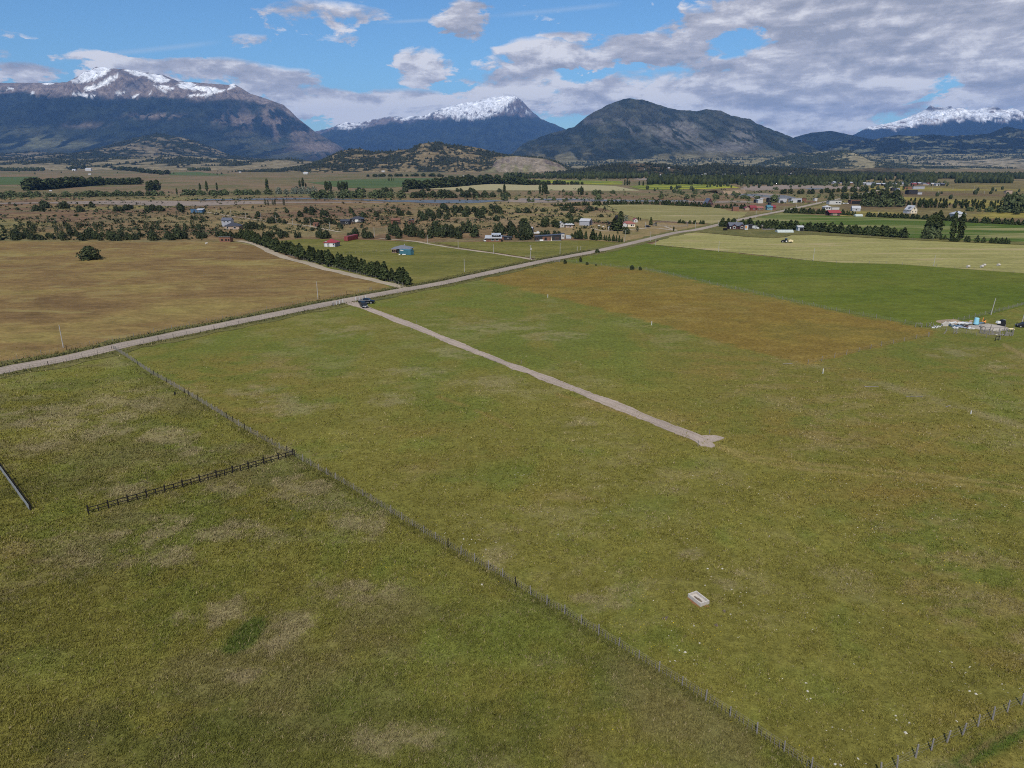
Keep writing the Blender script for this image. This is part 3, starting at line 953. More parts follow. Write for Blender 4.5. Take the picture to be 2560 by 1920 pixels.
# eroded clay bank above the river
mb = MB()
bank = [at(x, y) for x, y in ((1796, 484), (1812, 486), (1832, 486.5), (1850, 486), (1866, 482))]
for a, b in zip(bank, bank[1:]):
    for k in range(6):
        p, q = a.lerp(b, k / 6), a.lerp(b, (k + 1) / 6)
        j1, j2 = random.random() * 3, random.random() * 3
        mb.quad((p.x, p.y, 0.02), (q.x, q.y, 0.02), (q.x, q.y + 10 + j2, 4.6), (p.x, p.y + 10 + j1, 4.6))
        mb.quad((p.x, p.y + 10 + j1, 4.6), (q.x, q.y + 10 + j2, 4.6), (q.x, q.y + 80, 0.02), (p.x, p.y + 80, 0.02))
tag(mb.build('clay_bank', M['bank']), kind='structure')

# ------------------------------------------------------------------ mountains and hills
def land_mat(name, fine, bumpd, rock=False):
    m, nt, b = new_mat(name)
    tc = N(nt, 'ShaderNodeTexCoord')
    p = tc.outputs['Object']
    a = N(nt, 'ShaderNodeAttribute', attribute_name='tint')
    n1 = noise_node(nt, p, fine, 8, 0.75, 0.6)
    c = mix(nt, 1.0, a.outputs['Color'], mapr(nt, n1, 0.32, 0.68, 0.40, 1.60), 'MULTIPLY')
    nt.links.new(c, b.inputs['Base Color'])
    b.inputs['Specular IOR Level'].default_value = 0.0
    bump(nt, b, n1, 0.8, bumpd)
    return m


M['mount'] = land_mat('mountain_side', 0.009, 70)
M['hill'] = land_mat('hill_side', 0.03, 8)


def smoothpts(pts, k=0):
    return [p[0] for p in pts], [p[1] for p in pts]


LAND, HILLTREES = [], []


def ridge(name, D, pts, front, back, tint, p=1.15, nu=420, nv=110, cut=0.30, seed=1, gully=900.0, jag=0.004, mat='mount', base_z=-2.0, trees=None):
    """a range whose skyline stands at distance D; slopes run down towards and away from the viewer"""
    xs, zs = [], []
    for px, py in pts:
        x, z = at_dist(px, py, D)
        xs.append(x)
        zs.append(max(z, base_z))
    xs, zs = np.array(xs), np.array(zs)
    u = np.linspace(xs[0], xs[-1], nu)
    v = np.concatenate([np.linspace(-front, 0, int(nv * 0.78)), np.linspace(0, back, nv - int(nv * 0.78) + 1)[1:]])
    U, V = np.meshgrid(u, v)
    # the skyline bends a little towards and away from the viewer, and the slopes run in spurs
    warp = (fbm(V / gully * 0.6 + seed, U / gully * 0.3, seed + 9, 3) - 0.5) * gully * 0.7
    t = np.where(V < 0, 1 + V / front, 1 - V / back)
    near = np.clip(-V / (front * 0.12), 0, 1)
    Rr = np.interp(U + warp * near, xs, zs)
    Rr = Rr + (fbm(U / (gully * 0.12), V * 0 + seed, seed + 3, 4) - 0.5) * jag * D
    s = np.clip(t, 0, 1) ** p
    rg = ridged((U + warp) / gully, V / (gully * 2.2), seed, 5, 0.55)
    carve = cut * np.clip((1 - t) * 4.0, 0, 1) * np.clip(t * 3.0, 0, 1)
    fine = (fbm(U / (gully * 0.15), V / (gully * 0.15), seed + 5, 5) - 0.5) * 0.22 * np.clip((1 - t) * 8, 0, 1) * np.clip(t * 3, 0, 1)
    Z = Rr * s * (1 - carve * (1 - rg) + fine)
    # spurs never rise above the skyline seen from the valley
    lim = H + (np.interp(U * D / (D + V), xs, zs) - H) * (D + V) / D
    Z = np.where(V != 0, np.minimum(Z, lim - 0.0004 * D), Z)
    Z = np.where(t <= 0.001, base_z - 4, np.maximum(Z, base_z))
    Yv = D + V
    x, y, z = U.ravel(), Yv.ravel(), Z.ravel()
    px, py = proj(x, y, z)
    c = tint(x, y, z, px, py, t.ravel(), rg.ravel())
    c = c * (0.72 + 0.50 * rg.ravel() + 0.0 * x)[..., None] if mat == 'mount' else c  # gullies painted darker, spurs lighter, for relief shading the frontal sun lacks
    c = np.clip(c, 0, .85)
    fc_ = grid_faces(len(u), len(v))
    me = np_mesh(name, np.stack([x, y, z], 1), fc_, M[mat], {'tint': c}, smooth=True)
    if D < 5400:
        LAND.append((BVHTree.FromPolygons(np.stack([x, y, z], 1).tolist(), fc_.tolist())))
    if trees:
        dark_ = (c.sum(1) < trees[2]) & (t.ravel() > 0.02) & (y < D + 60) & (px > -40) & (px < 2600)
        idx = np.flatnonzero(dark_)
        if len(idx):
            HILLTREES.append((x[idx], y[idx], z[idx], u[1] - u[0], front / (nv * .78), trees))
    return tag(link(name, me), kind='structure')


SNOW, ROCK, ROCKD, FOREST, FOREST2, TAN = (0.80, 0.81, 0.83), (0.21, 0.165, 0.135), (0.105, 0.095, 0.095), (0.012, 0.017, 0.013), (0.022, 0.029, 0.019), (0.20, 0.175, 0.095)


def full(c, like):
    return np.broadcast_to(np.asarray(c, float), like.shape + (3,)).copy()


def band(pts, px):
    return np.interp(px, [q[0] for q in pts], [q[1] for q in pts])


def tint_left(x, y, z, px, py, t, rg):
    n = fbm(x / 900, z / 350, 8, 5)
    nf = fbm(x / 160, z / 110, 18, 4)
    c = mixc(full(ROCK, x), ROCKD, sstep(0.50, 0.66, n * 0.6 + nf * 0.4))
    tree = band([(-900, 225), (0, 232), (80, 234), (150, 240), (244, 248), (366, 243), (500, 252), (600, 253), (690, 262), (740, 300), (860, 350)], px)
    f = sstep(-5, 5, py - tree + (nf - 0.5) * 22 + (rg - 0.5) * 12)
    fc = mixc(full(FOREST, x), FOREST2, sstep(0.4, 0.6, nf))  # dark forest colour also stands in for cloud shadow on these slopes
    c = mixc(c, fc, f)
    # bare crags and scree on the steep right shoulder, and pale clearings low down
    crag = blob(px, py, 720, 300, 95, 50) + 0.8 * blob(px, py, 590, 300, 50, 14) + 0.8 * blob(px, py, 390, 290, 60, 7) + 0.8 * blob(px, py, 800, 370, 60, 20) + 0.5 * blob(px, py, 210, 313, 50, 7)
    crag = crag * sstep(0.52, 0.66, ridged((x + .5 * z) / 130, z / 420, 44, 5) * .7 + .3 * nf)
    c = mixc(c, (0.20, 0.155, 0.12), np.clip(crag * 1.3, 0, 1) * f * 0.9)
    clear = blob(px, py, 195, 362, 90, 12) + blob(px, py, 70, 350, 70, 26) + 0.6 * blob(px, py, 620, 350, 60, 20) + 0.5 * blob(px, py, 700, 385, 80, 20)
    c = mixc(c, (0.17, 0.165, 0.085), np.clip(clear * 1.1, 0, 1) * sstep(0.47, 0.57, nf * 0.75 + n * 0.25) * 0.6)
    s = np.zeros_like(x)
    for b in ((235, 185, 46, 14, -.35), (205, 200, 30, 6, -.1), (258, 172, 16, 5, .2), (270, 202, 34, 7, -.5), (232, 220, 22, 6, -.1), (215, 238, 26, 4, .15), (298, 233, 12, 4, 0),
              (338, 240, 10, 4, -.6), (350, 184, 36, 6, .25), (392, 195, 30, 10, .2), (415, 219, 20, 4, .2), (400, 222, 22, 3, .6), (470, 214, 26, 9, .1), (510, 222, 44, 7, .1),
              (535, 231, 36, 3, -.2), (582, 214, 9, 6, -.4), (20, 221, 14, 3, 0), (120, 209, 14, 2, 0), (185, 236, 6, 4, 0), (82, 232, 4, 4, 0), (500, 238, 30, 2, 0), (382, 233, 8, 2, 0)):
        s = np.maximum(s, blob(px, py, *b))
    s = sstep(0.36, 0.43, s * (0.1 + 1.5 * fbm((x + .8 * z) / 110, (z - .3 * x) / 22, 19, 5) + .35 * nf))
    c = mixc(c, (0.095, 0.085, 0.085), .8 * np.clip(blob(px, py, 312, 184, 30, 4, .35) + blob(px, py, 395, 186, 40, 4, .2) + blob(px, py, 430, 205, 40, 3) + blob(px, py, 215, 180, 16, 4, -.5), 0, 1))
    return mixc(c, SNOW, s)


def tint_mid(x, y, z, px, py, t, rg):
    n = fbm(x / 700, z / 300, 28, 5)
    nf = fbm(x / 130, z / 80, 38, 4)
    c = mixc(full((0.15, 0.12, 0.105), x), (0.085, 0.08, 0.085), sstep(0.45, 0.6, nf))
    tree = band([(700, 350), (793, 338), (830, 326), (900, 322), (960, 312), (1000, 306), (1022, 311), (1060, 299), (1120, 297), (1200, 297), (1236, 287), (1290, 289), (1350, 300), (1400, 316), (1500, 340)], px)
    f = sstep(-4, 4, py - tree + (nf - 0.5) * 16 + (rg - 0.5) * 10)
    snow = sstep(4, -10, py - tree + (nf - 0.5) * 34 + (rg - 0.55) * 40)
    steep = sstep(-7, 7, px - (1290 - (py - 243) * 1.15) + (nf - .5) * 30) * sstep(1420, 1400, px)
    snow = snow * (1 - steep * sstep(0.66, 0.56, nf))
    snow = snow * sstep(0.30, 0.42, nf + 0.12 * (tree - py) / 20)
    snow = np.where(px < 985, snow * sstep(0.42, 0.52, n * 0.4 + nf * 0.6), snow)
    snow = snow * sstep(0.33, 0.45, fbm((x - 2.0 * z) / 130, (z + .25 * x) / 26, 29, 5) + .24 * sstep(0, -36, py - tree))
    c = mixc(c, SNOW, snow)
    return mixc(c, mixc(full(FOREST, x), FOREST2, sstep(0.45, 0.6, nf)), f)


def tint_dome(x, y, z, px, py, t, rg):
    nf = fbm(x / 90, z / 60, 58, 5)
    n = fbm(x / 500, z / 260, 68, 5)
    c = mixc(full((0.024, 0.031, 0.021), x), (0.052, 0.056, 0.036), sstep(0.44, 0.64, nf))
    c = mixc(c, (0.085, 0.082, 0.06), 0.5 * sstep(322, 270, py) * sstep(0.45, 0.6, n))
    crag = blob(px, py, 1690, 330, 60, 30) + blob(px, py, 1860, 345, 34, 24) + 0.9 * blob(px, py, 1800, 370, 60, 16) + 0.7 * blob(px, py, 1570, 320, 40, 16) + 0.5 * blob(px, py, 1480, 300, 50, 10)
    c = mixc(c, (0.235, 0.215, 0.195), np.clip(crag * 1.2, 0, 1) * sstep(0.50, 0.64, ridged((x + .4 * z) / 80, z / 260, 49, 5) * .6 + .4 * nf) * 0.62)
    low = sstep(372, 396, py)
    c = mixc(c, TAN, low * sstep(0.48, 0.58, n * 0.5 + nf * 0.5) * 0.8)
    return c


def tint_right(x, y, z, px, py, t, rg):
    nf = fbm(x / 140, z / 80, 78, 5)
    c = mixc(full(ROCK, x), ROCKD, sstep(0.45, 0.6, nf))
    tree = band([(2090, 345), (2170, 320), (2256, 327), (2300, 319), (2380, 306), (2440, 300), (2500, 300), (2560, 296), (2900, 310)], px)
    snow = sstep(5, -8, py - tree + (nf - 0.5) * 36 + (rg - 0.5) * 34) * sstep(0.34, 0.44, nf + 0.1)
    peak = blob(px, py, 2325, 271, 14, 6) + 0.8 * blob(px, py, 2490, 272, 20, 5) + 0.7 * blob(px, py, 2375, 268, 8, 5) + .6 * blob(px, py, 2350, 272, 16, 4)
    snow = snow * (1 - np.clip(peak * 1.5, 0, 1) * sstep(0.35, 0.5, nf))
    snow = snow * sstep(0.34, 0.46, fbm((x + 1.6 * z) / 150, (z - .2 * x) / 30, 39, 5) + .22 * sstep(0, -28, py - tree))
    c = mixc(c, SNOW, snow)
    return mixc(c, full(FOREST, x), sstep(-3, 4, py - tree + (nf - 0.5) * 18 + (rg - 0.5) * 16))


def wooded(dark, pale, thr, sx=120, sz=60, seed=88, extra=()):
    def fn(x, y, z, px, py, t, rg):
        n = fbm(x / sx, (y * 0.5 + z) / sz, seed, 5)
        nf = fbm(x / (sx * .2), (y * 0.4 + z) / (sz * .3), seed + 7, 4)
        k = n * 0.55 + nf * 0.45
        for b, a in extra:
            k = k + a * blob(px, py, *b)
        c = mixc(full(dark, x), pale, sstep(thr - 0.04, thr + 0.05, k))
        return c * (0.75 + 0.5 * nf)[..., None]
    return fn


DK = (0.028, 0.036, 0.022)
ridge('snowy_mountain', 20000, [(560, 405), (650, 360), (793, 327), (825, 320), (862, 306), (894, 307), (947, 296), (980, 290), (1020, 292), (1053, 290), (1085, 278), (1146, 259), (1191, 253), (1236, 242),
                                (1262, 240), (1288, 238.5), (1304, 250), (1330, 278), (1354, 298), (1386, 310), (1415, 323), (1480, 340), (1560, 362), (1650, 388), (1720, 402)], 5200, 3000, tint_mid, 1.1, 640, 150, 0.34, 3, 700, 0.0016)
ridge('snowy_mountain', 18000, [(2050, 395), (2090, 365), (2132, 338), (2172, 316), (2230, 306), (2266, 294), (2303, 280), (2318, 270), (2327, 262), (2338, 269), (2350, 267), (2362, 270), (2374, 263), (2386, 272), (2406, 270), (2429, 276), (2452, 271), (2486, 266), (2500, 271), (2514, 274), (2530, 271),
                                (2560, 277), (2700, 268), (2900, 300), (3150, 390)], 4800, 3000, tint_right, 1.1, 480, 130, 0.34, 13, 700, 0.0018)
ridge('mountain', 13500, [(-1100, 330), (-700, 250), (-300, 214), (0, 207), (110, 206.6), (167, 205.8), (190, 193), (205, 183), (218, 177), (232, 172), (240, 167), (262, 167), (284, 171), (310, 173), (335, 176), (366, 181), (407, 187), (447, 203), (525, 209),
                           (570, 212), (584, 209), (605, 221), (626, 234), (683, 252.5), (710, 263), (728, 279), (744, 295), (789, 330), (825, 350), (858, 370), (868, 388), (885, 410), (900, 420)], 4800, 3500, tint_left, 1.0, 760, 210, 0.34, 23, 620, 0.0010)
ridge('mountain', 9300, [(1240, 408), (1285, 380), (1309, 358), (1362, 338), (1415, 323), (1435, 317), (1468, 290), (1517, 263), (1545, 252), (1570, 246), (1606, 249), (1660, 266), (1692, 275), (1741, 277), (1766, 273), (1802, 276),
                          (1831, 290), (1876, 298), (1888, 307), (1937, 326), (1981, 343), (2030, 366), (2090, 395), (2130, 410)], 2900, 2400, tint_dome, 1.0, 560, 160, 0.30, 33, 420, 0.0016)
ridge('wooded_ridge', 11000, [(1880, 400), (1935, 362), (1986, 343), (2026, 332), (2079, 327), (2112, 334), (2180, 348), (2260, 362), (2360, 385), (2430, 402)], 2500, 2000, wooded(FOREST, FOREST2, 0.5), 1.0, 220, 80, 0.25, 43, 500, 0.0008)
ridge('wooded_ridge', 8600, [(1940, 405), (1990, 384), (2034, 372), (2067, 358), (2120, 353), (2180, 349), (2246, 337), (2278, 340), (2331, 336), (2376, 340), (2474, 334), (2500, 322), (2518, 316), (2545, 322), (2600, 330),
                              (2760, 322), (2950, 350), (3150, 395)], 2300, 2000, wooded(FOREST, (0.12, 0.12, 0.07), 0.60, 200, 90, 98, (((2540, 345, 40, 12), .12), ((2350, 385, 160, 14), .14))), 1.0, 320, 100, 0.3, 53, 420, 0.0008)
ridge('foothill', 6900, [(-500, 400), (-200, 384), (0, 386), (70, 378), (180, 386), (236, 376), (301, 357), (354, 341), (399, 333), (439, 340), (488, 352), (529, 368), (570, 386), (640, 396), (760, 402), (900, 404), (1000, 408)], 2100, 1500,
      wooded(FOREST2, (0.155, 0.13, 0.085), 0.545, 150, 70, 108, (((370, 375, 50, 12), .12), ((480, 385, 50, 14), .12), ((60, 395, 100, 8), .06))), 1.0, 360, 100, 0.34, 63, 330, 0.0008, 'hill', trees=(3500, 13, .14))
ridge('foothill', 7200, [(1380, 412), (1450, 398), (1540, 394), (1600, 392), (1700, 391), (1800, 389), (1900, 384), (1973, 381), (2060, 378), (2150, 386), (2250, 388), (2400, 384), (2560, 382), (2800, 378), (3000, 395)], 2300, 1200,
      wooded((0.045, 0.052, 0.030), (0.20, 0.175, 0.10), 0.48, 140, 60, 118), 0.9, 380, 90, 0.3, 73, 350, 0.0006, 'hill', trees=(3000, 13, .18))
ridge('wooded_hill', 5200, [(1870, 418), (1920, 402), (1980, 388), (2060, 382), (2099, 377), (2120, 376), (2140, 384), (2181, 402), (2230, 410), (2290, 420)], 1100, 900,
      wooded((0.032, 0.042, 0.024), (0.22, 0.19, 0.11), 0.56, 120, 60, 128, (((2150, 400, 40, 16), .22), ((2050, 405, 80, 14), -.05))), 0.9, 220, 80, 0.3, 83, 240, 0.0008, 'hill', trees=(3000, 10, .14))
ridge('bare_hill', 5600, [(2150, 420), (2230, 408), (2330, 400), (2420, 402), (2500, 396), (2600, 398), (2760, 392), (2950, 415)], 1500, 1000,
      wooded((0.05, 0.055, 0.035), (0.24, 0.205, 0.14), 0.45, 120, 50, 138), 0.9, 220, 70, 0.3, 93, 260, 0.0006, 'hill')
ridge('rounded_hill', 4700, [(-500, 412), (-200, 402), (0, 402), (110, 400), (200, 398), (330, 393), (420, 391), (480, 391), (560, 397), (640, 402), (700, 398), (730, 397), (780, 404), (860, 412), (900, 420)], 1000, 900,
      wooded((0.045, 0.05, 0.030), (0.185, 0.155, 0.095), 0.44, 220, 120, 148, (((440, 404, 70, 7), -.20), ((160, 400, 80, 6), -.12), ((540, 398, 60, 5), -.14))), 0.8, 300, 70, 0.12, 103, 300, 0.0002, 'hill', trees=(1500, 11, .16))
ridge('wooded_hill', 3600, [(700, 425), (760, 414), (800, 404), (833, 387), (866, 374), (898, 371), (931, 379), (963, 378.5), (1024, 373), (1053, 359), (1075, 356), (1098, 355), (1126, 363), (1167, 365), (1203, 371), (1240, 383),
                             (1264, 388), (1309, 390), (1350, 394), (1395, 405), (1427, 423), (1460, 430)], 640, 700,
      wooded((0.028, 0.031, 0.020), (0.160, 0.125, 0.070), 0.57, 60, 36, 158, (((1060, 385, 34, 20), .16), ((1150, 378, 50, 14), .13), ((880, 400, 40, 12), .06), ((930, 425, 160, 6), .10))), 0.85, 380, 110, 0.36, 113, 150, 0.0008, 'hill', trees=(5200, 8, .10))


def tint_cliff(x, y, z, px, py, t, rg):
    nf = fbm(x / 18, z / 40, 168, 5)
    c = mixc(full((0.20, 0.165, 0.125), x), (0.13, 0.105, 0.09), sstep(0.45, 0.6, nf))
    c = mixc(c, (0.30, 0.275, 0.25), blob(px, py, 1300, 402, 16, 14) * sstep(0.4, 0.55, nf))
    c = mixc(c, (0.165, 0.150, 0.085), sstep(0.55, 0.25, t) * sstep(0.35, 0.6, nf))
    return mixc(c, (0.17, 0.145, 0.08), sstep(0.93, 0.99, t))


ridge('rocky_bluff', 3150, [(1200, 430), (1228, 414), (1242, 399), (1264, 391), (1290, 390), (1330, 394), (1362, 397), (1395, 408), (1420, 424), (1440, 431)], 230, 250, tint_cliff, 0.55, 200, 80, 0.30, 123, 60, 0.0006, 'hill')
ridge('dark_wooded_hill', 2700, [(1360, 447), (1440, 428), (1490, 418), (1527, 413), (1602, 408), (1671, 415), (1718, 419), (1787, 412), (1845, 417), (1920, 421), (1990, 424), (2080, 433), (2140, 440)], 520, 600,
      wooded((0.016, 0.021, 0.014), (0.085, 0.066, 0.042), 0.58, 90, 50, 178, (((1660, 428, 70, 10), .16), ((1860, 432, 60, 5), .08))), 0.75, 320, 80, 0.22, 133, 130, 0.0006, 'hill', trees=(3500, 9, .10))
ridge('brown_hill', 3000, [(2080, 436), (2120, 430), (2151, 422), (2198, 418), (2238, 421), (2262, 419), (2290, 426), (2320, 434)], 420, 500,
      wooded((0.055, 0.050, 0.034), (0.085, 0.070, 0.043), 0.5, 80, 50, 188, (((2275, 426, 26, 6), .3),)), 0.8, 160, 60, 0.15, 143, 150, 0.0004, 'hill')

# thin summer air over the whole valley
mb = MB()
mb.box((0, 0, 844), (52000, 52000, 1692))
haze = mb.build('haze', None)
m_ = bpy.data.materials.new('air')
m_.use_nodes = True
nt_ = m_.node_tree
nt_.nodes.remove(nt_.nodes['Principled BSDF'])
pv = N(nt_, 'ShaderNodeVolumePrincipled')
pv.inputs['Color'].default_value = (0.22, 0.47, 1.0, 1)
pv.inputs['Density'].default_value = 3.0e-5
pv.inputs['Anisotropy'].default_value = 0.0
nt_.links.new(pv.outputs[0], nt_.nodes['Material Output'].inputs['Volume'])
haze.data.materials.append(m_)
tag(haze, kind='stuff')

# ------------------------------------------------------------------ trees and shrubs
def crown_mesh(name, mat, shape, n, size, seed, lean=0.0, flat=0.75):
    """leaf sprays spread through a crown of unit height; shape(h) gives the radius at height h in 0..1"""
    g = np.random.default_rng(seed)
    lob = g.random(8) * 6.28
    h = g.random(n * 3)
    r_env = np.array([shape(t) for t in h])
    keep = g.random(n * 3) < r_env / r_env.max()
    h, r_env = h[keep][:n], r_env[keep][:n]
    m = len(h)
    a = g.random(m) * 2 * math.pi
    ruf = 0.80 + 0.22 * np.sin(3 * a + lob[0] + 9 * h) + 0.16 * np.sin(5 * a + lob[1] - 14 * h) + 0.12 * np.sin(2 * a + lob[2] + 23 * h)
    rr = r_env * ruf * (0.35 + 0.65 * g.random(m) ** 0.45)
    c = np.stack([rr * np.cos(a) + lean * h * h, rr * np.sin(a), h], 1)
    out = np.stack([np.cos(a), np.sin(a), flat * (g.random(m) - 0.1)], 1) + g.normal(0, 0.45, (m, 3))
    out /= np.linalg.norm(out, axis=1)[:, None]
    t1 = np.cross(out, g.normal(0, 1, (m, 3)))
    t1 /= np.linalg.norm(t1, axis=1)[:, None]
    t2 = np.cross(out, t1)
    s = (size * (0.6 + 0.8 * g.random(m)))[:, None]
    s2 = s * (0.5 + 0.5 * g.random((m, 1)))
    co = np.stack([c - t1 * s, c - t2 * s2 * 0.7 + t1 * s * .2, c + t1 * s, c + t2 * s2 + out * s * 0.3], 1).reshape(-1, 3)
    co[:, 2] = np.maximum(co[:, 2], 0.01)
    f = np.arange(m * 4).reshape(m, 4)
    return np_mesh(name, co, f, mat)


def trunk_mesh(name, r, hgt, limbs, seed, lean=0.0):
    g = random.Random(seed)
    mb = MB()
    mb.tube((0, 0, -0.02), (lean * 0.2, 0, hgt * 0.5), r, r * 0.7, 6)
    mb.tube((lean * 0.2, 0, hgt * 0.5), (lean * hgt * hgt, 0, hgt), r * 0.7, r * 0.2, 5)
    for i in range(limbs):
        a = g.random() * 6.28
        z = hgt * (0.25 + 0.5 * g.random())
        l = 0.10 + 0.14 * g.random()
        mb.tube((lean * z * z, 0, z), (lean * z * z + math.cos(a) * l, math.sin(a) * l, z + 0.10 + 0.1 * g.random()), r * 0.35, r * 0.1, 4)
    return mb.mesh(name, M['bark'])


def cone_s(w):
    return lambda t: w * max(0.02, (1 - t) ** 0.85) * (0.55 + 0.45 * min(1, t / 0.12)) if t > 0.02 else w * 0.3


def bush_s(w, low=0.5):
    return lambda t: w * max(0.0, math.sin(math.pi * min(1, (t * (1 - low * 0.6) + low * 0.6) ** 1.0)) ** 0.55 if t < 1 else 0)


def pop_s(w):
    return lambda t: w * (0.35 + 0.65 * min(1, t / 0.25)) * max(0.06, 1 - t ** 6)


KINDS = {}


def kind(key, mat, shapes, n, size, r, hgt, limbs, cnt, lean=0.0):
    KINDS[key] = [(crown_mesh('crown', M[mat], shapes(i), n, size, 100 + 17 * i + len(KINDS) * 7, lean * (0.5 + random.random())),
                   trunk_mesh('trunk', r, hgt, limbs, i, lean)) for i in range(cnt)]


kind('pine', 'pine', lambda i: cone_s(0.235 + 0.03 * (i % 3)), 620, 0.058, 0.022, 0.9, 5, 6)
kind('hedgepine', 'pine', lambda i: cone_s(0.36 + 0.05 * (i % 3)), 360, 0.085, 0.026, 0.85, 3, 6)
kind('bigpine', 'pine', lambda i: bush_s(0.34 + 0.03 * (i % 3), 0.35), 480, 0.07, 0.022, 0.8, 5, 5)
kind('shrub', 'bushleaf', lambda i: bush_s(0.54 + 0.06 * (i % 3), 0.6), 480, 0.095, 0.035, 0.7, 6, 7, -0.16)
kind('roundbush', 'bushleaf', lambda i: bush_s(0.60, 0.62), 900, 0.075, 0.035, 0.6, 8, 2)
kind('poplar', 'poplarleaf', lambda i: pop_s(0.105 + 0.015 * (i % 3)), 620, 0.038, 0.016, 0.92, 6, 4)
kind('willow', 'willowleaf', lambda i: bush_s(0.58 + 0.05 * (i % 3), 0.6), 460, 0.09, 0.03, 0.7, 6, 5)
kind('grey', 'greyleaf', lambda i: bush_s(0.60, 0.5), 260, 0.08, 0.03, 0.7, 6, 3)
kind('loose', 'bushleaf', lambda i: bush_s(0.42, 0.15), 170, 0.075, 0.035, 0.75, 8, 3, -0.1)


def tree(key, name, loc, h, wr, label, cat, group=None, parts=True):
    crown, trunk = random.choice(KINDS[key])
    rz = random.random() * 6.28 if KEYLEAN.get(key, 0) == 0 else random.gauss(0.15, 0.25)
    if parts:
        o = empty(name, loc, rz, label, cat, group)
        link('trunk', trunk, o, (0, 0, 0), 0, (h, h, h))
        link('crown', crown, o, (0, 0, 0.05 * h), 0, (h * wr, h * wr, h * 0.97))
    else:
        o = link(name, crown, None, (loc[0], loc[1], loc[2] - 0.02 * h), rz, (h * wr, h * wr, h))
        tag(o, label, cat, group)
    return o


ENDS = {'pines in the row beside the dirt lane': {0: 'dark pine closing the lane row right beside the main road', 1: 'dark pine closing the lane row beside the brick hut'},
        'windbreak pines behind the mown field': {0: 'dark pine starting the long windbreak beside the road pole', 1: 'dark pine closing the long windbreak towards the poplars'},
        'windbreak of tall pines on the plain': {0: 'tall dark pine closing the solid plain windbreak, nearest the river', 1: 'tall dark pine closing the solid plain windbreak, beside the shorter one'}}
KEYLEAN = {'shrub': 1, 'loose': 1}


def row(key, name, pts, n, hpx, label, cat, group, wr=1.0, jit=0.6, hvar=0.18, parts=True):
    """n trees spaced evenly on the ground along a line of photograph points, hpx = height in photograph pixels (a number or one per end)"""
    w = [at(x, y) for x, y in pts]
    seg = [(b - a).length for a, b in zip(w, w[1:])]
    tot = sum(seg)
    for i in range(n):
        d = tot * (i + 0.5 + (random.random() - 0.5) * 0.3) / n
        k = 0
        while k < len(seg) - 1 and d > seg[k]:
            d -= seg[k]
            k += 1
        p = w[k].lerp(w[k + 1], min(1, d / seg[k]))
        f = (i + 0.5) / n
        hp = hpx if isinstance(hpx, (int, float)) else hpx[0] * (1 - f) + hpx[1] * f
        p = p + Vector((random.gauss(0, jit), random.gauss(0, jit), 0))
        px, py = proj(p.x, p.y, 0)
        h = top(float(px), float(py), float(py) - hp) * (1 + hvar * (random.random() * 2 - 1))
        lb = ENDS.get(group, {}).get(0 if i == 0 else 1 if i == n - 1 else 2, label)
        tree(key, name, (p.x, p.y, 0), h, wr, lb, cat, group, parts)


def scatter(key, name, region, n, hpx, label, cat, group, wr=1.0, hvar=0.4, parts=True):
    """region: list of (x0, x1, y0, y1) pixel boxes, filled evenly"""
    ar = [max(1, (b - a)) * (1.0 + d - c) for a, b, c, d in region]
    for i in range(n):
        a, b, c, d = random.choices(region, ar)[0]
        x, y = random.uniform(a, b), random.uniform(c, d)
        p = at(x, y)
        h = top(x, y, y - hpx) * (1 + hvar * (random.random() * 2 - 1))
        tree(key, name, (p.x, p.y, -0.05), h, wr, label, cat, group, parts)


def one(key, name, x, y, hpx, wr, label, cat='tree', group=None, z=0.0):
    p = at(x, y)
    return tree(key, name, (p.x, p.y, z), top(x, y, y - hpx), wr, label, cat, group)


# the dark pine row beside the dirt lane
row('pine', 'pine_tree', [(1022, 712), (950, 694), (877, 676), (780, 652), (682, 623), (640, 606), (605, 594)], 96, (38, 24), 'dark pine in the close-planted row along the dirt lane', 'tree', 'pines in the row beside the dirt lane', 1.6, 0.7, 0.15)
# windbreak pines and hedges to the right
row('hedgepine', 'pine_tree', [(1799, 566), (1900, 571), (2019, 577), (2140, 586), (2270, 595)], 62, (20, 24), 'dark pine in the long windbreak behind the pale mown field', 'tree', 'windbreak pines behind the mown field', 1.35, 0.8, 0.2)
row('hedgepine', 'pine_tree', [(1384, 516), (1530, 511.5), (1640, 511), (1772, 518)], 62, (9, 12), 'dark pine in the low windbreak across the pale hay field', 'tree', 'windbreak pines behind the hay field', 1.5, 1.0, 0.2, False)
row('hedgepine', 'pine_tree', [(1787, 520), (1877, 522)], 15, 11, 'dark pine in the short windbreak behind the red-roofed houses', 'tree', 'windbreak pines near the red-roofed houses', 1.5, 1.0, 0.2, False)
row('hedgepine', 'pine_tree', [(1962, 533), (2010, 533.5), (2062, 535)], 19, 13, 'dark pine in the hedge beside the road and red house', 'tree', 'hedge pines beside the red house', 1.4, 0.8, 0.2, False)
row('hedgepine', 'pine_tree', [(2104, 536), (2125, 538), (2145, 539)], 6, 13, 'dark pine between the red house and small greenhouse', 'tree', 'pines by the small greenhouse', 1.0, 0.8, 0.2, False)
row('hedgepine', 'pine_tree', [(2163, 541), (2240, 545), (2316, 549)], 26, 12, 'dark pine in the hedge below the cream gabled house', 'tree', 'hedge pines below the cream house', 1.6, 0.8, 0.2, False)
row('hedgepine', 'pine_tree', [(2345, 551), (2385, 553), (2424, 556)], 9, 14, 'dark pine in the hedge behind the columnar poplars', 'tree', 'hedge pines behind the poplars', 1.4, 0.8, 0.25, False)
row('hedgepine', 'pine_tree', [(2430, 557), (2500, 560), (2572, 564)], 17, 16, 'dark pine in the hedge ending at the picture edge', 'tree', 'hedge pines at the edge of the view', 1.4, 0.8, 0.2, False)
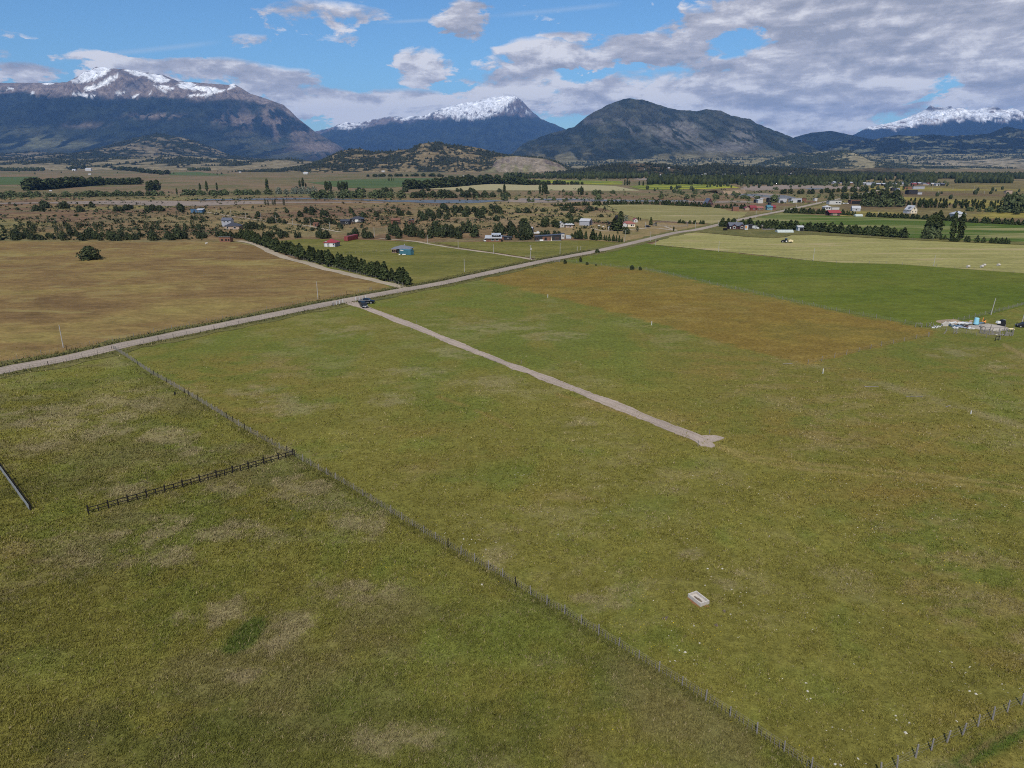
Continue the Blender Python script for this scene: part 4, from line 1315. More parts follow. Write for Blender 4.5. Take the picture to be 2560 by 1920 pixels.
row('hedgepine', 'pine_tree', [(1692, 558), (1765, 561)], 14, 10, 'dark bushy pine in the short row behind the roadside corral', 'tree', 'pines behind the corral', 1.0, 0.8, 0.25, False)
row('hedgepine', 'pine_tree', [(1432, 597), (1466, 598)], 5, 24, 'young conifer in the row beside the grey lean-to shed', 'tree', 'young conifers beside the shed', 0.8, 0.5, 0.2)
for x, y, h, w in ((1482, 600, 29, 1.1), (1490, 601, 20, 0.9), (1500, 600, 22, 1.1), (1511, 601, 15, 0.8), (1516, 602, 14, 0.8), (1523, 603, 17, 0.9), (1533, 603.5, 18, 1.0), (1541, 604, 16, 0.8), (1548, 605, 17, 0.8), (1555, 605.5, 13, 0.8)):
    one('hedgepine', 'conifer_tree', x, y, h, w * 0.9, 'small pointed conifer in the loose row edging the house meadow', 'tree', 'conifers edging the house meadow')
# far windbreaks across the plain
row('bigpine', 'tall_pine', [(66, 476), (110, 474), (165, 469), (215, 465), (256, 463)], 30, (30, 20), 'tall dark pine in the solid windbreak on the far plain', 'tree', 'windbreak of tall pines on the plain', 1.7, 2, 0.12, False)
row('bigpine', 'tall_pine', [(258, 461.5), (300, 461.5), (350, 461)], 14, 17, 'tall dark pine in the shorter second windbreak on the plain', 'tree', 'second windbreak of tall pines', 1.7, 2, 0.12, False)
row('bigpine', 'tall_pine', [(1013, 473.5), (1065, 471), (1122, 468), (1170, 463), (1220, 459.5), (1275, 459), (1318, 462.5)], 46, (24, 18), 'tall dark pine in the windbreak above the pale ripe field', 'tree', 'windbreak above the ripe field', 1.7, 3, 0.14, False)
row('bigpine', 'tall_pine', [(1320, 462), (1390, 461), (1453, 461.5)], 24, (12, 7), 'low dark pine between the ripe field and yellow crop', 'tree', 'low pines below the yellow crop', 1.7, 3, 0.25, False)
row('bigpine', 'tall_pine', [(1100, 452), (1160, 448), (1230, 446), (1310, 447)], 26, (9, 13), 'dark pine in the wood behind the ripe-field windbreak', 'tree', 'pines behind the ripe-field windbreak', 2.0, 8, 0.2, False)
row('bigpine', 'tall_pine', [(170, 425), (200, 424), (235, 423), (290, 424), (340, 428), (380, 434), (416, 437)], 34, (10, 10), 'dark pine in the plantation strip by the far white sheds', 'tree', 'plantation strip near the far sheds', 2.2, 8, 0.2, False)
row('bigpine', 'tall_pine', [(920, 442), (1000, 441), (1060, 441), (1105, 442)], 26, 7, 'dark pine in the thin strip below the wooded hill', 'tree', 'thin pine strip below the hill', 2.2, 5, 0.25, False)
one('bigpine', 'tall_pine', 372, 478, 24, 1.0, 'leaning tall pine on the edge of three on the plain, shortest', 'tree')
one('bigpine', 'tall_pine', 381, 478, 27, 1.0, 'tall pine in the middle of three standing on the plain', 'tree')
one('bigpine', 'tall_pine', 394, 477.5, 28, 1.0, 'tallest dark pine of three, its shadow reaching over grass', 'tree')
for x, y, h, lb in ((501, 479.5, 22, 'slim poplar with two others above the river willows, smallest crown'), (518, 480, 28, 'tallest of three separate poplars above the river willows'), (543, 476, 20, 'slim poplar standing apart from two others above the willows'),
                    (443, 488, 18, 'short stout poplar before the three slim poplars'), (669, 481, 35, 'tall lone poplar rising out of the willow thicket'), (750, 469.5, 20, 'shorter poplar of a pair over silvery willows'), (758, 469.5, 25, 'taller poplar of a pair over silvery willows'), (765, 469, 12, 'small poplar at the foot of the pair over silvery willows'),
                    (1261, 486, 26, 'dark poplar beside the river gravel with a green bush at its foot'), (1184, 498, 20, 'poplar standing in the wood edge by the river'),
                    (2152, 445, 12, 'lone poplar beyond the far village')):
    one('poplar', 'poplar_tree', x, y, h, 1.25, lb, 'tree')
row('poplar', 'poplar_tree', [(803, 476), (835, 476.5), (866, 476)], 13, (21, 21), 'slim poplar in the tight clump on the far plain', 'tree', 'tight clump of poplars on the plain', 1.25, 4, 0.14)
row('poplar', 'poplar_tree', [(1351, 485), (1360, 485.5), (1367, 484)], 4, 27, 'dark poplar in the clump in front of the pale ripe field', 'tree', 'poplar clump before the ripe field', 1.2, 2, 0.12)
row('poplar', 'poplar_tree', [(1444, 487), (1453, 487), (1461, 486.5)], 5, 19, 'poplar in the wide low clump before the ripe field', 'tree', 'second poplar clump before the ripe field', 1.2, 2, 0.2)
row('poplar', 'poplar_tree', [(1557, 463), (1568, 462.5), (1578, 462)], 5, 14, 'poplar between the two yellow flowering fields', 'tree', 'poplars between the yellow fields', 1.2, 3, 0.2, False)
row('poplar', 'poplar_tree', [(1593, 463), (1600, 463), (1612, 464)], 4, 11, 'short poplar at the corner of the yellow field', 'tree', 'poplars at the yellow field corner', 1.3, 3, 0.2, False)
row('poplar', 'poplar_tree', [(968, 452), (986, 452)], 4, 8, 'tiny poplar in the row on the green crop', 'tree', 'tiny poplars on the green crop', 1.3, 2, 0.15, False)
for x, y, h in ((664, 513, 17), (671, 514, 15), (683, 513, 15), (688, 513, 14), (710, 514, 18)):
    one('loose', 'thin_poplar', x, y, h, 0.55, 'thin open poplar leaning on the river gravel flats', 'tree', 'thin poplars on the river flats')
# the three big poplars at the edge of the lush field
for x, h in ((2314, 46), (2319, 54), (2325, 58), (2331, 61), (2337, 60), (2342, 65)):
    one('poplar', 'poplar_tree', x, 593, h, 1.30, 'tall poplar in the massive clump by the lush field', 'tree', 'massive poplar clump by the lush field')
for x, y, h in ((2313, 596, 28), (2328, 597, 30), (2342, 596, 24)):
    one('willow', 'bushy_tree', x, y, h, 0.75, 'leafy growth at the foot of the massive poplar clump', 'tree', 'leafy growth below the poplar clump')
one('poplar', 'poplar_tree', 2379, 600, 71, 0.92, 'slimmer of two tall columnar poplars by the lush field', 'tree')
one('poplar', 'poplar_tree', 2398, 600, 70, 1.0, 'thicker of two tall columnar poplars by the lush field', 'tree')
one('hedgepine', 'bushy_tree', 2403, 597, 26, 0.75, 'bushy side growth against the thicker columnar poplar', 'tree')
row('hedgepine', 'bushy_tree', [(2374, 603), (2396, 604)], 4, 15, 'dark bush at the feet of the columnar poplars', 'bush', 'bushes below the columnar poplars', 1.1, 0.5, 0.2)
row('hedgepine', 'bushy_tree', [(2350, 599), (2362, 599.5)], 2, 13, 'small dark bush between the massive clump and columnar poplars', 'bush', 'small bushes between the poplars', 1.1, 0.3, 0.2)
row('hedgepine', 'bushy_tree', [(2410, 604), (2423, 605)], 3, 16, 'round dark bush just past the columnar poplars', 'bush', 'bushes past the columnar poplars', 1.0, 0.4, 0.2)
one('hedgepine', 'bushy_tree', 2442, 606, 18, 1.1, 'larger of two separate pointed bushes beyond the poplars', 'bush')
one('hedgepine', 'bushy_tree', 2458, 606.5, 15, 1.1, 'smaller of two separate pointed bushes beyond the poplars', 'bush')
row('hedgepine', 'bushy_tree', [(2472, 607), (2520, 610)], 9, 14, 'dark bush in the short hedge ending the row of poplars', 'bush', 'short hedge beyond the poplars', 1.0, 0.4, 0.2)
# willows along the river
W_ = ('willow', 'willow_tree')
row(*W_, [(0, 493), (70, 492), (140, 492)], 15, 13, 'round green willow along the river, west of the gravel bar', 'tree', 'river willows on the far bank', 1.2, 4, 0.3, False)
row(*W_, [(156, 492), (250, 491), (330, 490), (400, 489)], 26, 13, 'round green willow on the far bank below the tall pines', 'tree', 'river willows below the tall pines', 1.25, 4, 0.3, False)
row(*W_, [(466, 487), (540, 488), (600, 487), (664, 486)], 22, 12, 'green willow in the thicket below the slim poplars', 'tree', 'river willows below the slim poplars', 1.3, 4, 0.3, False)
row('grey', 'silver_willow', [(694, 485), (740, 485), (782, 484)], 12, 15, 'silvery grey willow in the pale thicket by the river', 'tree', 'silvery willows by the river', 1.0, 4, 0.3, False)
row(*W_, [(786, 494), (880, 496), (960, 494), (1000, 495)], 22, 17, 'green willow in the wet wood below the poplar clump', 'tree', 'wet wood below the poplar clump', 1.2, 6, 0.35, False)
row('shrub', 'river_tree', [(1000, 495), (1090, 493), (1180, 494), (1270, 491)], 24, 15, 'dull green tree in the wet wood across the river', 'tree', 'wet wood across the river', 1.2, 6, 0.35, False)
row('shrub', 'river_tree', [(820, 482), (900, 480), (1000, 480), (1120, 479), (1240, 480)], 22, 9, 'dark tree at the back of the wet wood', 'tree', 'back of the wet wood', 1.1, 8, 0.35, False)
one('willow', 'willow_tree', 1262, 502, 20, 0.8, 'bright green willow on the shingle beside the river', 'tree')
one('willow', 'willow_tree', 1490, 489, 14, 1.0, 'round green tree above the water, upper of two', 'tree')
one('willow', 'willow_tree', 1496, 500, 15, 1.05, 'round green tree at the water edge, lower of two', 'tree')
one('willow', 'willow_tree', 1324, 486, 10, 1.1, 'round green bush before the poplar clump', 'tree')
one('willow', 'willow_tree', 1653, 498, 15, 0.8, 'lone dark tree on the flats past the hay field', 'tree')
one('willow', 'willow_tree', 1934, 506, 20, 1.05, 'big round tree behind the white-roofed yard', 'tree')
scatter('willow', 'river_bush', [(1330, 1560, 480, 490), (1690, 1850, 482, 498), (1270, 1420, 498, 506)], 44, 8, 'low green bush on the open river flats', 'bush', 'bushes on the river flats', 1.1, 0.45, False)
# wood and plantation on the right
row(*W_, [(2155, 516), (2180, 517), (2210, 517), (2262, 516)], 11, 24, 'broad leafy tree in the wood behind the open shed', 'tree', 'wood behind the open shed', 0.8, 4, 0.25)
row('bigpine', 'broad_tree', [(2170, 505), (2205, 503), (2260, 505)], 8, 26, 'dark tree at the back of the wood near the open shed', 'tree', 'back of the wood near the open shed', 1.2, 5, 0.25, False)
row('bigpine', 'broad_tree', [(2095, 497), (2130, 498), (2160, 499)], 9, 16, 'thin dark tree in the stand beside the straight road', 'tree', 'stand beside the straight road', 0.9, 4, 0.3, False)
row('bigpine', 'broad_tree', [(1955, 486), (2030, 484), (2100, 481), (2170, 477)], 24, 11, 'dark tree in the long belt beside the river bend', 'tree', 'belt beside the river bend', 1.4, 6, 0.3, False)
row('poplar', 'plantation_tree', [(2268, 518), (2330, 519), (2420, 521), (2500, 523)], 34, (17, 13), 'green tree on the front edge of the plantation', 'tree', 'front of the plantation', 2.0, 3, 0.3, False)
for dy in (0, 4, 8):
    row('poplar', 'plantation_tree', [(2275, 503 + dy), (2380, 505 + dy), (2500, 508 + dy)], 22, 9, 'green tree within the regular plantation rows', 'tree', 'rows of the plantation', 2.4, 2, 0.15, False)
for x, y, h, w in ((2512, 530, 44, .62), (2528, 531, 50, .62), (2548, 531, 46, .7), (2570, 532, 44, .7), (2500, 533, 18, .9), (2540, 536, 20, .9)):
    one('willow', 'broad_tree', x, y, h, w, 'massive leafy tree of the great clump beyond the plantation', 'tree', 'great clump beyond the plantation')
row('willow', 'broad_tree', [(2420, 527), (2470, 529), (2530, 532)], 10, 12, 'low leafy tree along the foot of the great clump', 'tree', 'foot of the great clump', 1.0, 3, 0.3, False)
one('willow', 'broad_tree', 2074, 505, 14, 0.8, 'small tree at the bend of the straight road', 'tree')
one('poplar', 'poplar_tree', 2083, 503, 16, 1.3, 'narrow tree next to the bend of the straight road', 'tree')
scatter('willow', 'river_bush', [(2018, 2050, 490, 495), (1930, 1960, 470, 478), (1840, 1900, 492, 500), (2000, 2060, 462, 466)], 18, 8, 'dark bush near the river bend', 'bush', 'bushes near the river bend', 1.1, 0.4, False)

# shrubs of the brown steppe
S_ = ('shrub', 'shrub')
for bx, cnt, hp, lb in (((0, 75, 590, 601), 10, 19, 'at the cut end of the belt edging the brown field'), ((75, 150, 592, 600), 8, 13, 'in the thin gap of the belt edging the brown field'),
                        ((150, 240, 590, 602), 13, 19, 'in the solid middle of the belt behind the lone bush'), ((240, 315, 590, 602), 11, 18, 'in the belt just past the lone bush'),
                        ((320, 356, 596, 600), 5, 14, 'in the small separate clump of the belt edging the brown field'), ((370, 474, 592, 601), 14, 19, 'in the last stretch of belt before the brick hut')):
    scatter(*S_, [bx], cnt, hp, 'dark wind-bent shrub ' + lb, 'shrub', 'shrubs ' + lb, 0.9, 0.35)
scatter('shrub', 'shrub', [(490, 610, 591, 596)], 15, 14, 'dark shrub behind the brick hut', 'shrub', 'shrubs behind the brick hut', 1.0, 0.3)
scatter('loose', 'wind_bent_tree', [(0, 200, 572, 588), (200, 330, 570, 578), (330, 400, 560, 582), (440, 520, 566, 580)], 48, 16, 'thin wind-bent tree on the brown steppe', 'tree', 'thin trees on the brown steppe', 0.95, 0.4, False)
for bx, cnt, lb in (((20, 150, 514, 528), 8, 'on the river flats below the tall pine windbreak'), ((150, 240, 518, 530), 6, 'on the river flats above the lone bush'),
                    ((255, 350, 522, 530), 6, 'on the river flats between gravel bar and steppe'), ((355, 470, 520, 530), 8, 'in the low belt ending at the blue sheds')):
    scatter(*S_, [bx], cnt, 12, 'dark low shrub ' + lb, 'shrub', 'shrubs ' + lb, 1.2, 0.45, False)
for x0, x1, y, n, h in ((610, 645, 573, 5, 15), (645, 660, 571, 3, 10), (665, 720, 560, 7, 13)):
    scatter(*S_, [(x0, x1, y - 3, y)], n, h, 'dark shrub between the field poles and pine row', 'shrub', 'shrubs near the field poles', 0.9, 0.3)
scatter(*S_, [(660, 730, 592, 596), (735, 760, 594, 597), (790, 822, 592, 597)], 16, 17, 'dark shrub in the clump behind the red-roofed white house', 'shrub', 'shrubs behind the red-roofed white house', 0.75, 0.3)
scatter(*S_, [(866, 882, 592, 595), (882, 912, 589, 594), (912, 932, 593, 596)], 10, 18, 'dark shrub right behind the red container', 'shrub', 'shrubs behind the red container', 0.75, 0.3)
scatter(*S_, [(765, 850, 556, 562), (845, 860, 568, 572)], 14, 12, 'dark shrub near the pair of black-roofed houses', 'shrub', 'shrubs near the black-roofed houses', 0.9, 0.4)
scatter(*S_, [(975, 1075, 582, 596), (1085, 1190, 580, 597), (990, 1015, 596, 601), (1060, 1090, 590, 597)], 38, 25, 'dense dark tree in the grove around the blue cabin', 'tree', 'grove around the blue cabin', 0.72, 0.3)
one('shrub', 'shrub', 971, 599, 14, 0.9, 'small round shrub at the near end of the grove', 'shrub')
scatter(*S_, [(1240, 1330, 578, 600)], 18, 22, 'dark tree around the grey gabled barn', 'tree', 'trees around the grey barn', 0.75, 0.35)
scatter('bigpine', 'dark_conifer', [(1300, 1330, 567, 570), (1350, 1435, 564, 570)], 22, 19, 'dark conifer in the thick row behind the small white house', 'tree', 'conifers behind the small white house', 1.1, 0.25)
scatter(*S_, [(1352, 1440, 586, 594)], 10, 12, 'bush in the garden behind the long dark house', 'bush', 'garden bushes behind the dark house', 0.9, 0.4)
scatter(*S_, [(1000, 1260, 530, 552), (1080, 1230, 520, 545)], 44, 13, 'dark shrub on the slope above the farm sheds', 'shrub', 'shrubs on the slope above the sheds', 1.1, 0.5, False)
scatter(*S_, [(1290, 1520, 520, 545), (1420, 1500, 530, 560)], 22, 10, 'small dark shrub on the orange-brown slope', 'shrub', 'shrubs on the orange-brown slope', 1.2, 0.5, False)
scatter(*S_, [(640, 960, 525, 545), (800, 1000, 532, 548)], 22, 11, 'small dark shrub on the steppe behind the field poles', 'shrub', 'shrubs behind the field poles', 1.1, 0.5, False)
row('hedgepine', 'bushy_tree', [(1536, 577), (1545, 577)], 3, 30, 'big dark bush beside the terracotta-roofed house', 'bush', 'big bushes beside the terracotta roof', 1.3, 0.8, 0.15)
one('bigpine', 'dark_conifer', 1551, 558, 30, 0.9, 'dark fir standing behind the terracotta-roofed house', 'tree')
one('grey', 'silver_tree', 1564, 556, 18, 0.9, 'silvery tree next to the dark fir', 'tree')
one('roundbush', 'round_bush', 1566, 585, 18, 0.95, 'round dark bush standing alone beside the lamp pole', 'bush')
one('loose', 'small_tree', 1593, 579, 15, 0.8, 'small loose-crowned tree on the farm lawn', 'tree')
one('hedgepine', 'dark_conifer', 1627, 563, 21, 0.85, 'pointed dark conifer by the parked cars', 'tree')
for x, y, h in ((1592, 551, 8), (1596, 551, 9), (1601, 551, 7)):
    one('poplar', 'small_cypress', x, y, h, 1.6, 'tiny cypress by the small red house', 'tree', 'tiny cypresses by the small red house')
one('loose', 'small_tree', 1544, 586, 9, 0.9, 'stunted little tree at the end of the conifer row', 'tree')
one('poplar', 'small_cypress', 1684, 578, 12, 1.6, 'single narrow bush on the road bend', 'bush')
one('hedgepine', 'small_tree', 1640, 565, 9, 1.0, 'little bush beyond the pointed conifer', 'bush')
one('roundbush', 'lone_bush', 226, 649, 33, 1.45, 'large dark lone bush in the brown field', 'bush')
one('shrub', 'roadside_bush', 1493, 632, 10, 1.3, 'grey-green bush on the road edge by the green field', 'bush')
for x, y, h, w, lb in ((1413, 659, 10, 0.9, 'small dark bush beside the field gate by the road'), (1452, 655, 12, 0.7, 'little tree with a bare stem in the green field'), (1468, 662, 7, 0.9, 'tiny round bush on the fence, bigger of two'),
                       (1490, 664, 4, 1.0, 'tiny round bush on the fence, smaller of two'), (1580, 674, 11, 1.1, 'dark bush on the fence line, wider of the last pair'), (1601, 675.5, 9, 0.95, 'dark bush on the fence line, rounder of the last pair')):
    one('shrub', 'fence_bush', x, y, h, w, lb, 'bush')

# low scrub of the steppe and the river flats, too small and many to count
def clumps(name, mat, boxes, n, size, seed):
    g = np.random.default_rng(seed)
    w = np.array([(b[1] - b[0]) * (b[3] - b[2] + 2) * b[4] for b in boxes], float)
    k = g.choice(len(boxes), n, p=w / w.sum())
    bb = np.array([b[:4] for b in boxes])[k]
    px = bb[:, 0] + g.random(n) * (bb[:, 1] - bb[:, 0])
    py = bb[:, 2] + g.random(n) * (bb[:, 3] - bb[:, 2])
    dx, dy, dz = (px - 1280) / F, CT + (960 - py) / F * ST, -ST + (960 - py) / F * CT
    t = -H / dz
    gx, gy = dx * t, dy * t
    keep = fbm(gx / 30, gy / 30, seed, 4) > 0.42
    gx, gy = gx[keep], gy[keep]
    m = len(gx)
    q = 7
    cx = np.repeat(gx, q) + g.normal(0, size * 0.55, m * q)
    cy = np.repeat(gy, q) + g.normal(0, size * 0.55, m * q)
    s0 = np.repeat(size * (0.4 + g.random(m) ** 2 * 1.1), q)
    cz = np.abs(g.normal(0.35, 0.25, m * q)) * s0 - 0.1
    c = np.stack([cx, cy, cz], 1)
    nrm = g.normal(0, 1, (m * q, 3))
    nrm[:, 2] = np.abs(nrm[:, 2]) + 0.4
    nrm /= np.linalg.norm(nrm, axis=1)[:, None]
    t1 = np.cross(nrm, g.normal(0, 1, (m * q, 3)))
    t1 /= np.linalg.norm(t1, axis=1)[:, None]
    t2 = np.cross(nrm, t1)
    s = s0[:, None] * 0.42
    co = np.stack([c - t1 * s, c - t2 * s, c + t1 * s, c + t2 * s], 1).reshape(-1, 3)
    o = link(name, np_mesh(name, co, np.arange(m * q * 4).reshape(-1, 4), mat))
    return tag(o, kind='stuff')


clumps('low_scrub', M['bushleaf'], [(0, 520, 512, 600, 1.0), (480, 1000, 515, 592, 0.9), (960, 1540, 512, 575, 1.0), (0, 1800, 488, 512, 0.5)], 5200, 1.5, 5)
clumps('river_scrub', M['willowleaf'], [(0, 1300, 480, 500, 1.0), (1300, 2150, 474, 510, 0.7)], 1500, 2.0, 6)


def crowns(name, mat, gx, gy, gz, hgt, g):
    n = len(gx)
    h = hgt * (0.5 + 0.8 * g.random(n))
    a = np.linspace(0, 2 * math.pi, 6)[:-1]
    V, Fc = [], []
    for lvl, (zr, rr) in enumerate(((0.0, 0.30), (0.45, 0.42), (0.8, 0.26), (1.0, 0.03))):
        jit = 0.7 + 0.6 * g.random((n, 5))
        V.append(np.stack([gx[:, None] + np.cos(a) * rr * h[:, None] * jit, gy[:, None] + np.sin(a) * rr * h[:, None] * jit,
                           gz[:, None] + (zr * h)[:, None] * (0.85 + 0.3 * g.random((n, 5))) - 0.2], -1))
    V = np.stack(V, 1)                                   # n,4,5,3
    base = (np.arange(n) * 20)[:, None]
    for lvl in range(3):
        for i in range(5):
            j = (i + 1) % 5
            Fc.append(base + np.array([lvl * 5 + i, lvl * 5 + j, lvl * 5 + 5 + j, lvl * 5 + 5 + i]))
    o = link(name, np_mesh(name, V.reshape(-1, 3), np.stack(Fc, 1).reshape(-1, 4), mat))
    return tag(o, kind='stuff')


def woods(name, mat, boxes, n, hgt, seed, thr=0.0):
    """a far wood read as one dark mass: upright crowns, many and tiny"""
    g = np.random.default_rng(seed)
    w = np.array([b[4] for b in boxes], float)
    k = g.choice(len(boxes), n, p=w / w.sum())
    bb = np.array([b[:4] for b in boxes])[k]
    px = bb[:, 0] + g.random(n) * (bb[:, 1] - bb[:, 0])
    py = bb[:, 2] + g.random(n) * (bb[:, 3] - bb[:, 2])
    dx, dy, dz = (px - 1280) / F, CT + (960 - py) / F * ST, -ST + (960 - py) / F * CT
    t = -H / dz
    gx, gy = dx * t, dy * t
    keep = fbm(gx / 90, gy / 90, seed, 3) > thr
    gx, gy = gx[keep], gy[keep]
    return crowns(name, mat, gx, gy, np.zeros(len(gx)), hgt, g)


woods('far_wood', M['pine'], [(-60, 112, 420, 428, 2.2), (1260, 1600, 441, 447, 1.6), (1620, 2060, 447, 462, 3.2), (2060, 2160, 446, 458, 1.0), (2150, 2270, 439, 452, .35), (2260, 2340, 440, 458, 1.3), (2340, 2560, 440, 447, 2.0), (2390, 2530, 450, 458, .9),
                              (1470, 1520, 430, 441, 1.0), (470, 525, 424, 427, .5), (150, 260, 412, 418, .7), (540, 640, 410, 416, .6), (1700, 1920, 428, 438, 1.0), (1440, 1700, 436, 446, 1.0)], 4200, 11, 31)
for i, (hx, hy, hz, du, dv, (cnt, hh, lim)) in enumerate(HILLTREES):
    g_ = np.random.default_rng(200 + i)
    k_ = g_.integers(0, len(hx), cnt)
    crowns('hill_wood', M['hillleaf'], hx[k_] + (g_.random(cnt) - .5) * du, hy[k_] + (g_.random(cnt) - .5) * dv, hz[k_] - 1.5, hh, g_)
woods('plain_trees', M['bushleaf'], [(2060, 2370, 457, 466, 1.2), (1320, 1560, 440, 452, .6), (1580, 1760, 470, 486, .2), (40, 560, 425, 437, .3), (560, 900, 428, 432, .4), (1760, 2040, 462, 470, .5), (2060, 2280, 464, 476, .5), (2290, 2560, 462, 500, .25)], 260, 6, 32)

# ------------------------------------------------------------------ fences
def polyline_points(pts_px, step, jit=0.0):
    w = [at(x, y) for x, y in pts_px]
    out, carry = [], 0.0
    for a, b in zip(w, w[1:]):
        L_ = (b - a).length
        d = carry
        while d < L_:
            out.append(a.lerp(b, d / L_))
            d += step * (1 + jit * (random.random() - 0.5))
        carry = d - L_
    out.append(w[-1])
    return out


def post_mesh(name, r, h, mat, square=False):
    mb = MB()
    if square:
        mb.box((0, 0, h / 2 - 0.05), (r * 2, r * 2, h + 0.1))
    else:
        mb.tube((0, 0, -0.1), (0, 0, h), r, r * 0.85, 6)
    return mb.mesh(name, mat)


POST = [post_mesh('post', 0.07, 1.25, M['greywood']), post_mesh('post', 0.06, 1.15, M['greywood']), post_mesh('post', 0.075, 1.3, M['darkwood']), post_mesh('post', 0.085, 1.28, M['polec'])]
STAKE = [post_mesh('stake', 0.020, 0.92, M['stakewood'], True), post_mesh('stake', 0.017, 0.86, M['stakewood'], True)]


def wires(pts, heights, r):
    mb = MB()
    for h in heights:
        for a, b in zip(pts, pts[1:]):
            mb.tube((a.x, a.y, h), (b.x, b.y, h), r, None, 3)
    return mb


def fence(label, pts_px, step=2.5, stakes=5, near=150, posts=None, hs=(0.3, 0.55, 0.8, 1.02), wire_r=0.006, post_w=(5, 3, 2), single_posts=True, tallness=1.0, jit=0.12, cat='fence'):
    P_ = polyline_points(pts_px, step, jit)
    o = empty('wire_fence', P_[0], 0, label, cat)
    base = P_[0]
    bulk = MB()
    st = []
    for i, p in enumerate(P_):
        q = p - base
        if single_posts:
            me = random.choices(POST[:3], post_w)[0]
            c = link('post', me, o, q, random.random() * 6, (1, 1, tallness * random.uniform(0.92, 1.06)))
            c.rotation_euler.x, c.rotation_euler.y = random.gauss(0, 0.035), random.gauss(0, 0.035)
        else:
            bulk.tube((q.x, q.y, -0.05), (q.x + random.gauss(0, .03), q.y, 1.2 * tallness * random.uniform(.9, 1.1)), 0.07, 0.06, 4)
        if i + 1 < len(P_) and stakes:
            for k in range(1, stakes + 1):
                st.append(p.lerp(P_[i + 1], k / (stakes + 1)) - base)
    st.sort(key=lambda q: (q + base).length)
    for q in st[:near]:
        c = link('stake', random.choice(STAKE), o, q, random.random() * 6, (1, 1, random.uniform(0.9, 1.08)))
        c.rotation_euler.x, c.rotation_euler.y = random.gauss(0, 0.05), random.gauss(0, 0.05)
    if st[near:]:
        mb = MB()
        for q in st[near:]:
            mb.box((q.x, q.y, 0.46), (0.042, 0.042, 0.98 * random.uniform(.85, 1.05)), random.random())
        s = mb.build('stakes', M['greywood'], o)
        s['kind'] = 'stuff'
    if not single_posts:
        s = bulk.build('posts', M['greywood'], o)
        s['kind'] = 'stuff'
    if hs:
        wires([p - base for p in P_], hs, wire_r).build('wire', M['wire'], o)
    return o


fence('long wire fence of grey posts and stakes crossing the pasture from road to corner', FENCE_MAIN, 2.45, 5, 210)
fence('wire fence with dense pale stakes between the green field and rusty field', [(1376, 653.5), (1400, 654), (1452, 658), (1498, 663), (1608, 674), (1660, 683.6), (1802, 716), (1889, 733.6), (1990, 757), (2100, 780), (2240, 804.5), (2296, 816), (2340, 821)], 4.5, 6, 40, post_w=(5, 3, 0), tallness=1.08)
fence('leaning wire fence running from the junk heap towards the trackside pen', [(2340, 821), (2382, 828), (2411, 834), (2440, 838.6), (2470, 845), (2500, 850)], 2.6, 3, 30, post_w=(5, 3, 0))
fence('wire fence with dense stakes behind the junk heap beside the tall pole', [(2353, 812), (2400, 802), (2442, 793), (2486, 782), (2520, 773), (2575, 758)], 3.2, 5, 60, post_w=(5, 3, 0), tallness=1.1)
fence('sparse wire fence of thin posts at the edge of the rusty field', [(2019.7, 911), (2055, 902), (2083, 895), (2117, 886.5), (2145.5, 880), (2174, 873), (2199, 866), (2226, 861), (2252, 855.5), (2275, 850.5), (2298, 846), (2322, 841.5)], 5.2, 0, 0, post_w=(4, 3, 1), tallness=1.05)
fence('low wire fence on the brown field side of the road', [(-200, 965), (0, 912), (75, 892), (176, 873), (283, 852), (420, 825), (560, 797), (780, 752), (861, 738), (930, 724)], 5.5, 5, 0, post_w=(5, 3, 1), tallness=1.0)
fence('low wire fence in long grass on the pasture side of the road', [(-200, 1002), (0, 939), (90, 920), (176, 903), (283, 874), (420, 847), (560, 819), (700, 791), (832, 765)], 4.0, 4, 0, post_w=(2, 3, 2), tallness=0.9)
fence('faint wire fence along the road past the white gates', [(914, 748), (1000, 734), (1100, 715), (1200, 694), (1300, 672)], 4.5, 2, 0, tallness=0.95, single_posts=False)
fence('wire fence of pale posts in front of the dark pine row', [(720, 640.5), (760, 651), (804, 663), (846, 673), (902, 687), (951, 699), (985, 708), (1008, 715)], 3.2, 1, 0, post_w=(6, 3, 0), tallness=1.15)
fence('thin wire fence crossing the upper meadow behind the pine row', [(845, 639), (880, 634), (930, 630), (975, 628)], 4.0, 1, 0, single_posts=False)
fence('wire fence of dark posts above the dirt lane on the steppe', [(740, 573), (790, 563), (850, 566), (905, 571), (960, 573), (1000, 560)], 5.0, 1, 0, single_posts=False)
fence('wire fence below the windbreak at the back of the mown field', [(1830, 572), (1930, 577), (2020, 583), (2150, 591), (2270, 599), (2330, 600)], 6.0, 0, 0, single_posts=False)
fence('boundary fence between the green field and the pale mown field', [(1629, 612.5), (1700, 619), (1800, 629.5), (1875, 636.5), (2034, 653.5), (2106, 658), (2240, 661.5), (2400, 672), (2560, 684)], 7.0, 0, 0, single_posts=False)

# bottom corner: posts only, wire too thin to see
PC = [(2160, 1965), (2202, 1943), (2242.5, 1920.7), (2289, 1894), (2328, 1877), (2367, 1857), (2406, 1838.7), (2444.5, 1818), (2481, 1800), (2518, 1780.5), (2553, 1762.6), (2590, 1744)]
b0 = at(*PC[0])
o = empty('wire_fence', b0, 0, 'short line of evenly spaced grey posts above the green ditch', 'fence')
pp = [at(*q) - b0 for q in PC]
for q in pp:
    c = link('post', random.choice(POST[:2]), o, q, random.random() * 6, (1.15, 1.15, random.uniform(1.0, 1.1)))
    c.rotation_euler.x, c.rotation_euler.y = random.gauss(0, 0.04), random.gauss(0.06, 0.04)
wires(pp, (0.4, 0.75, 1.05), 0.004).build('wire', M['wire'], o)

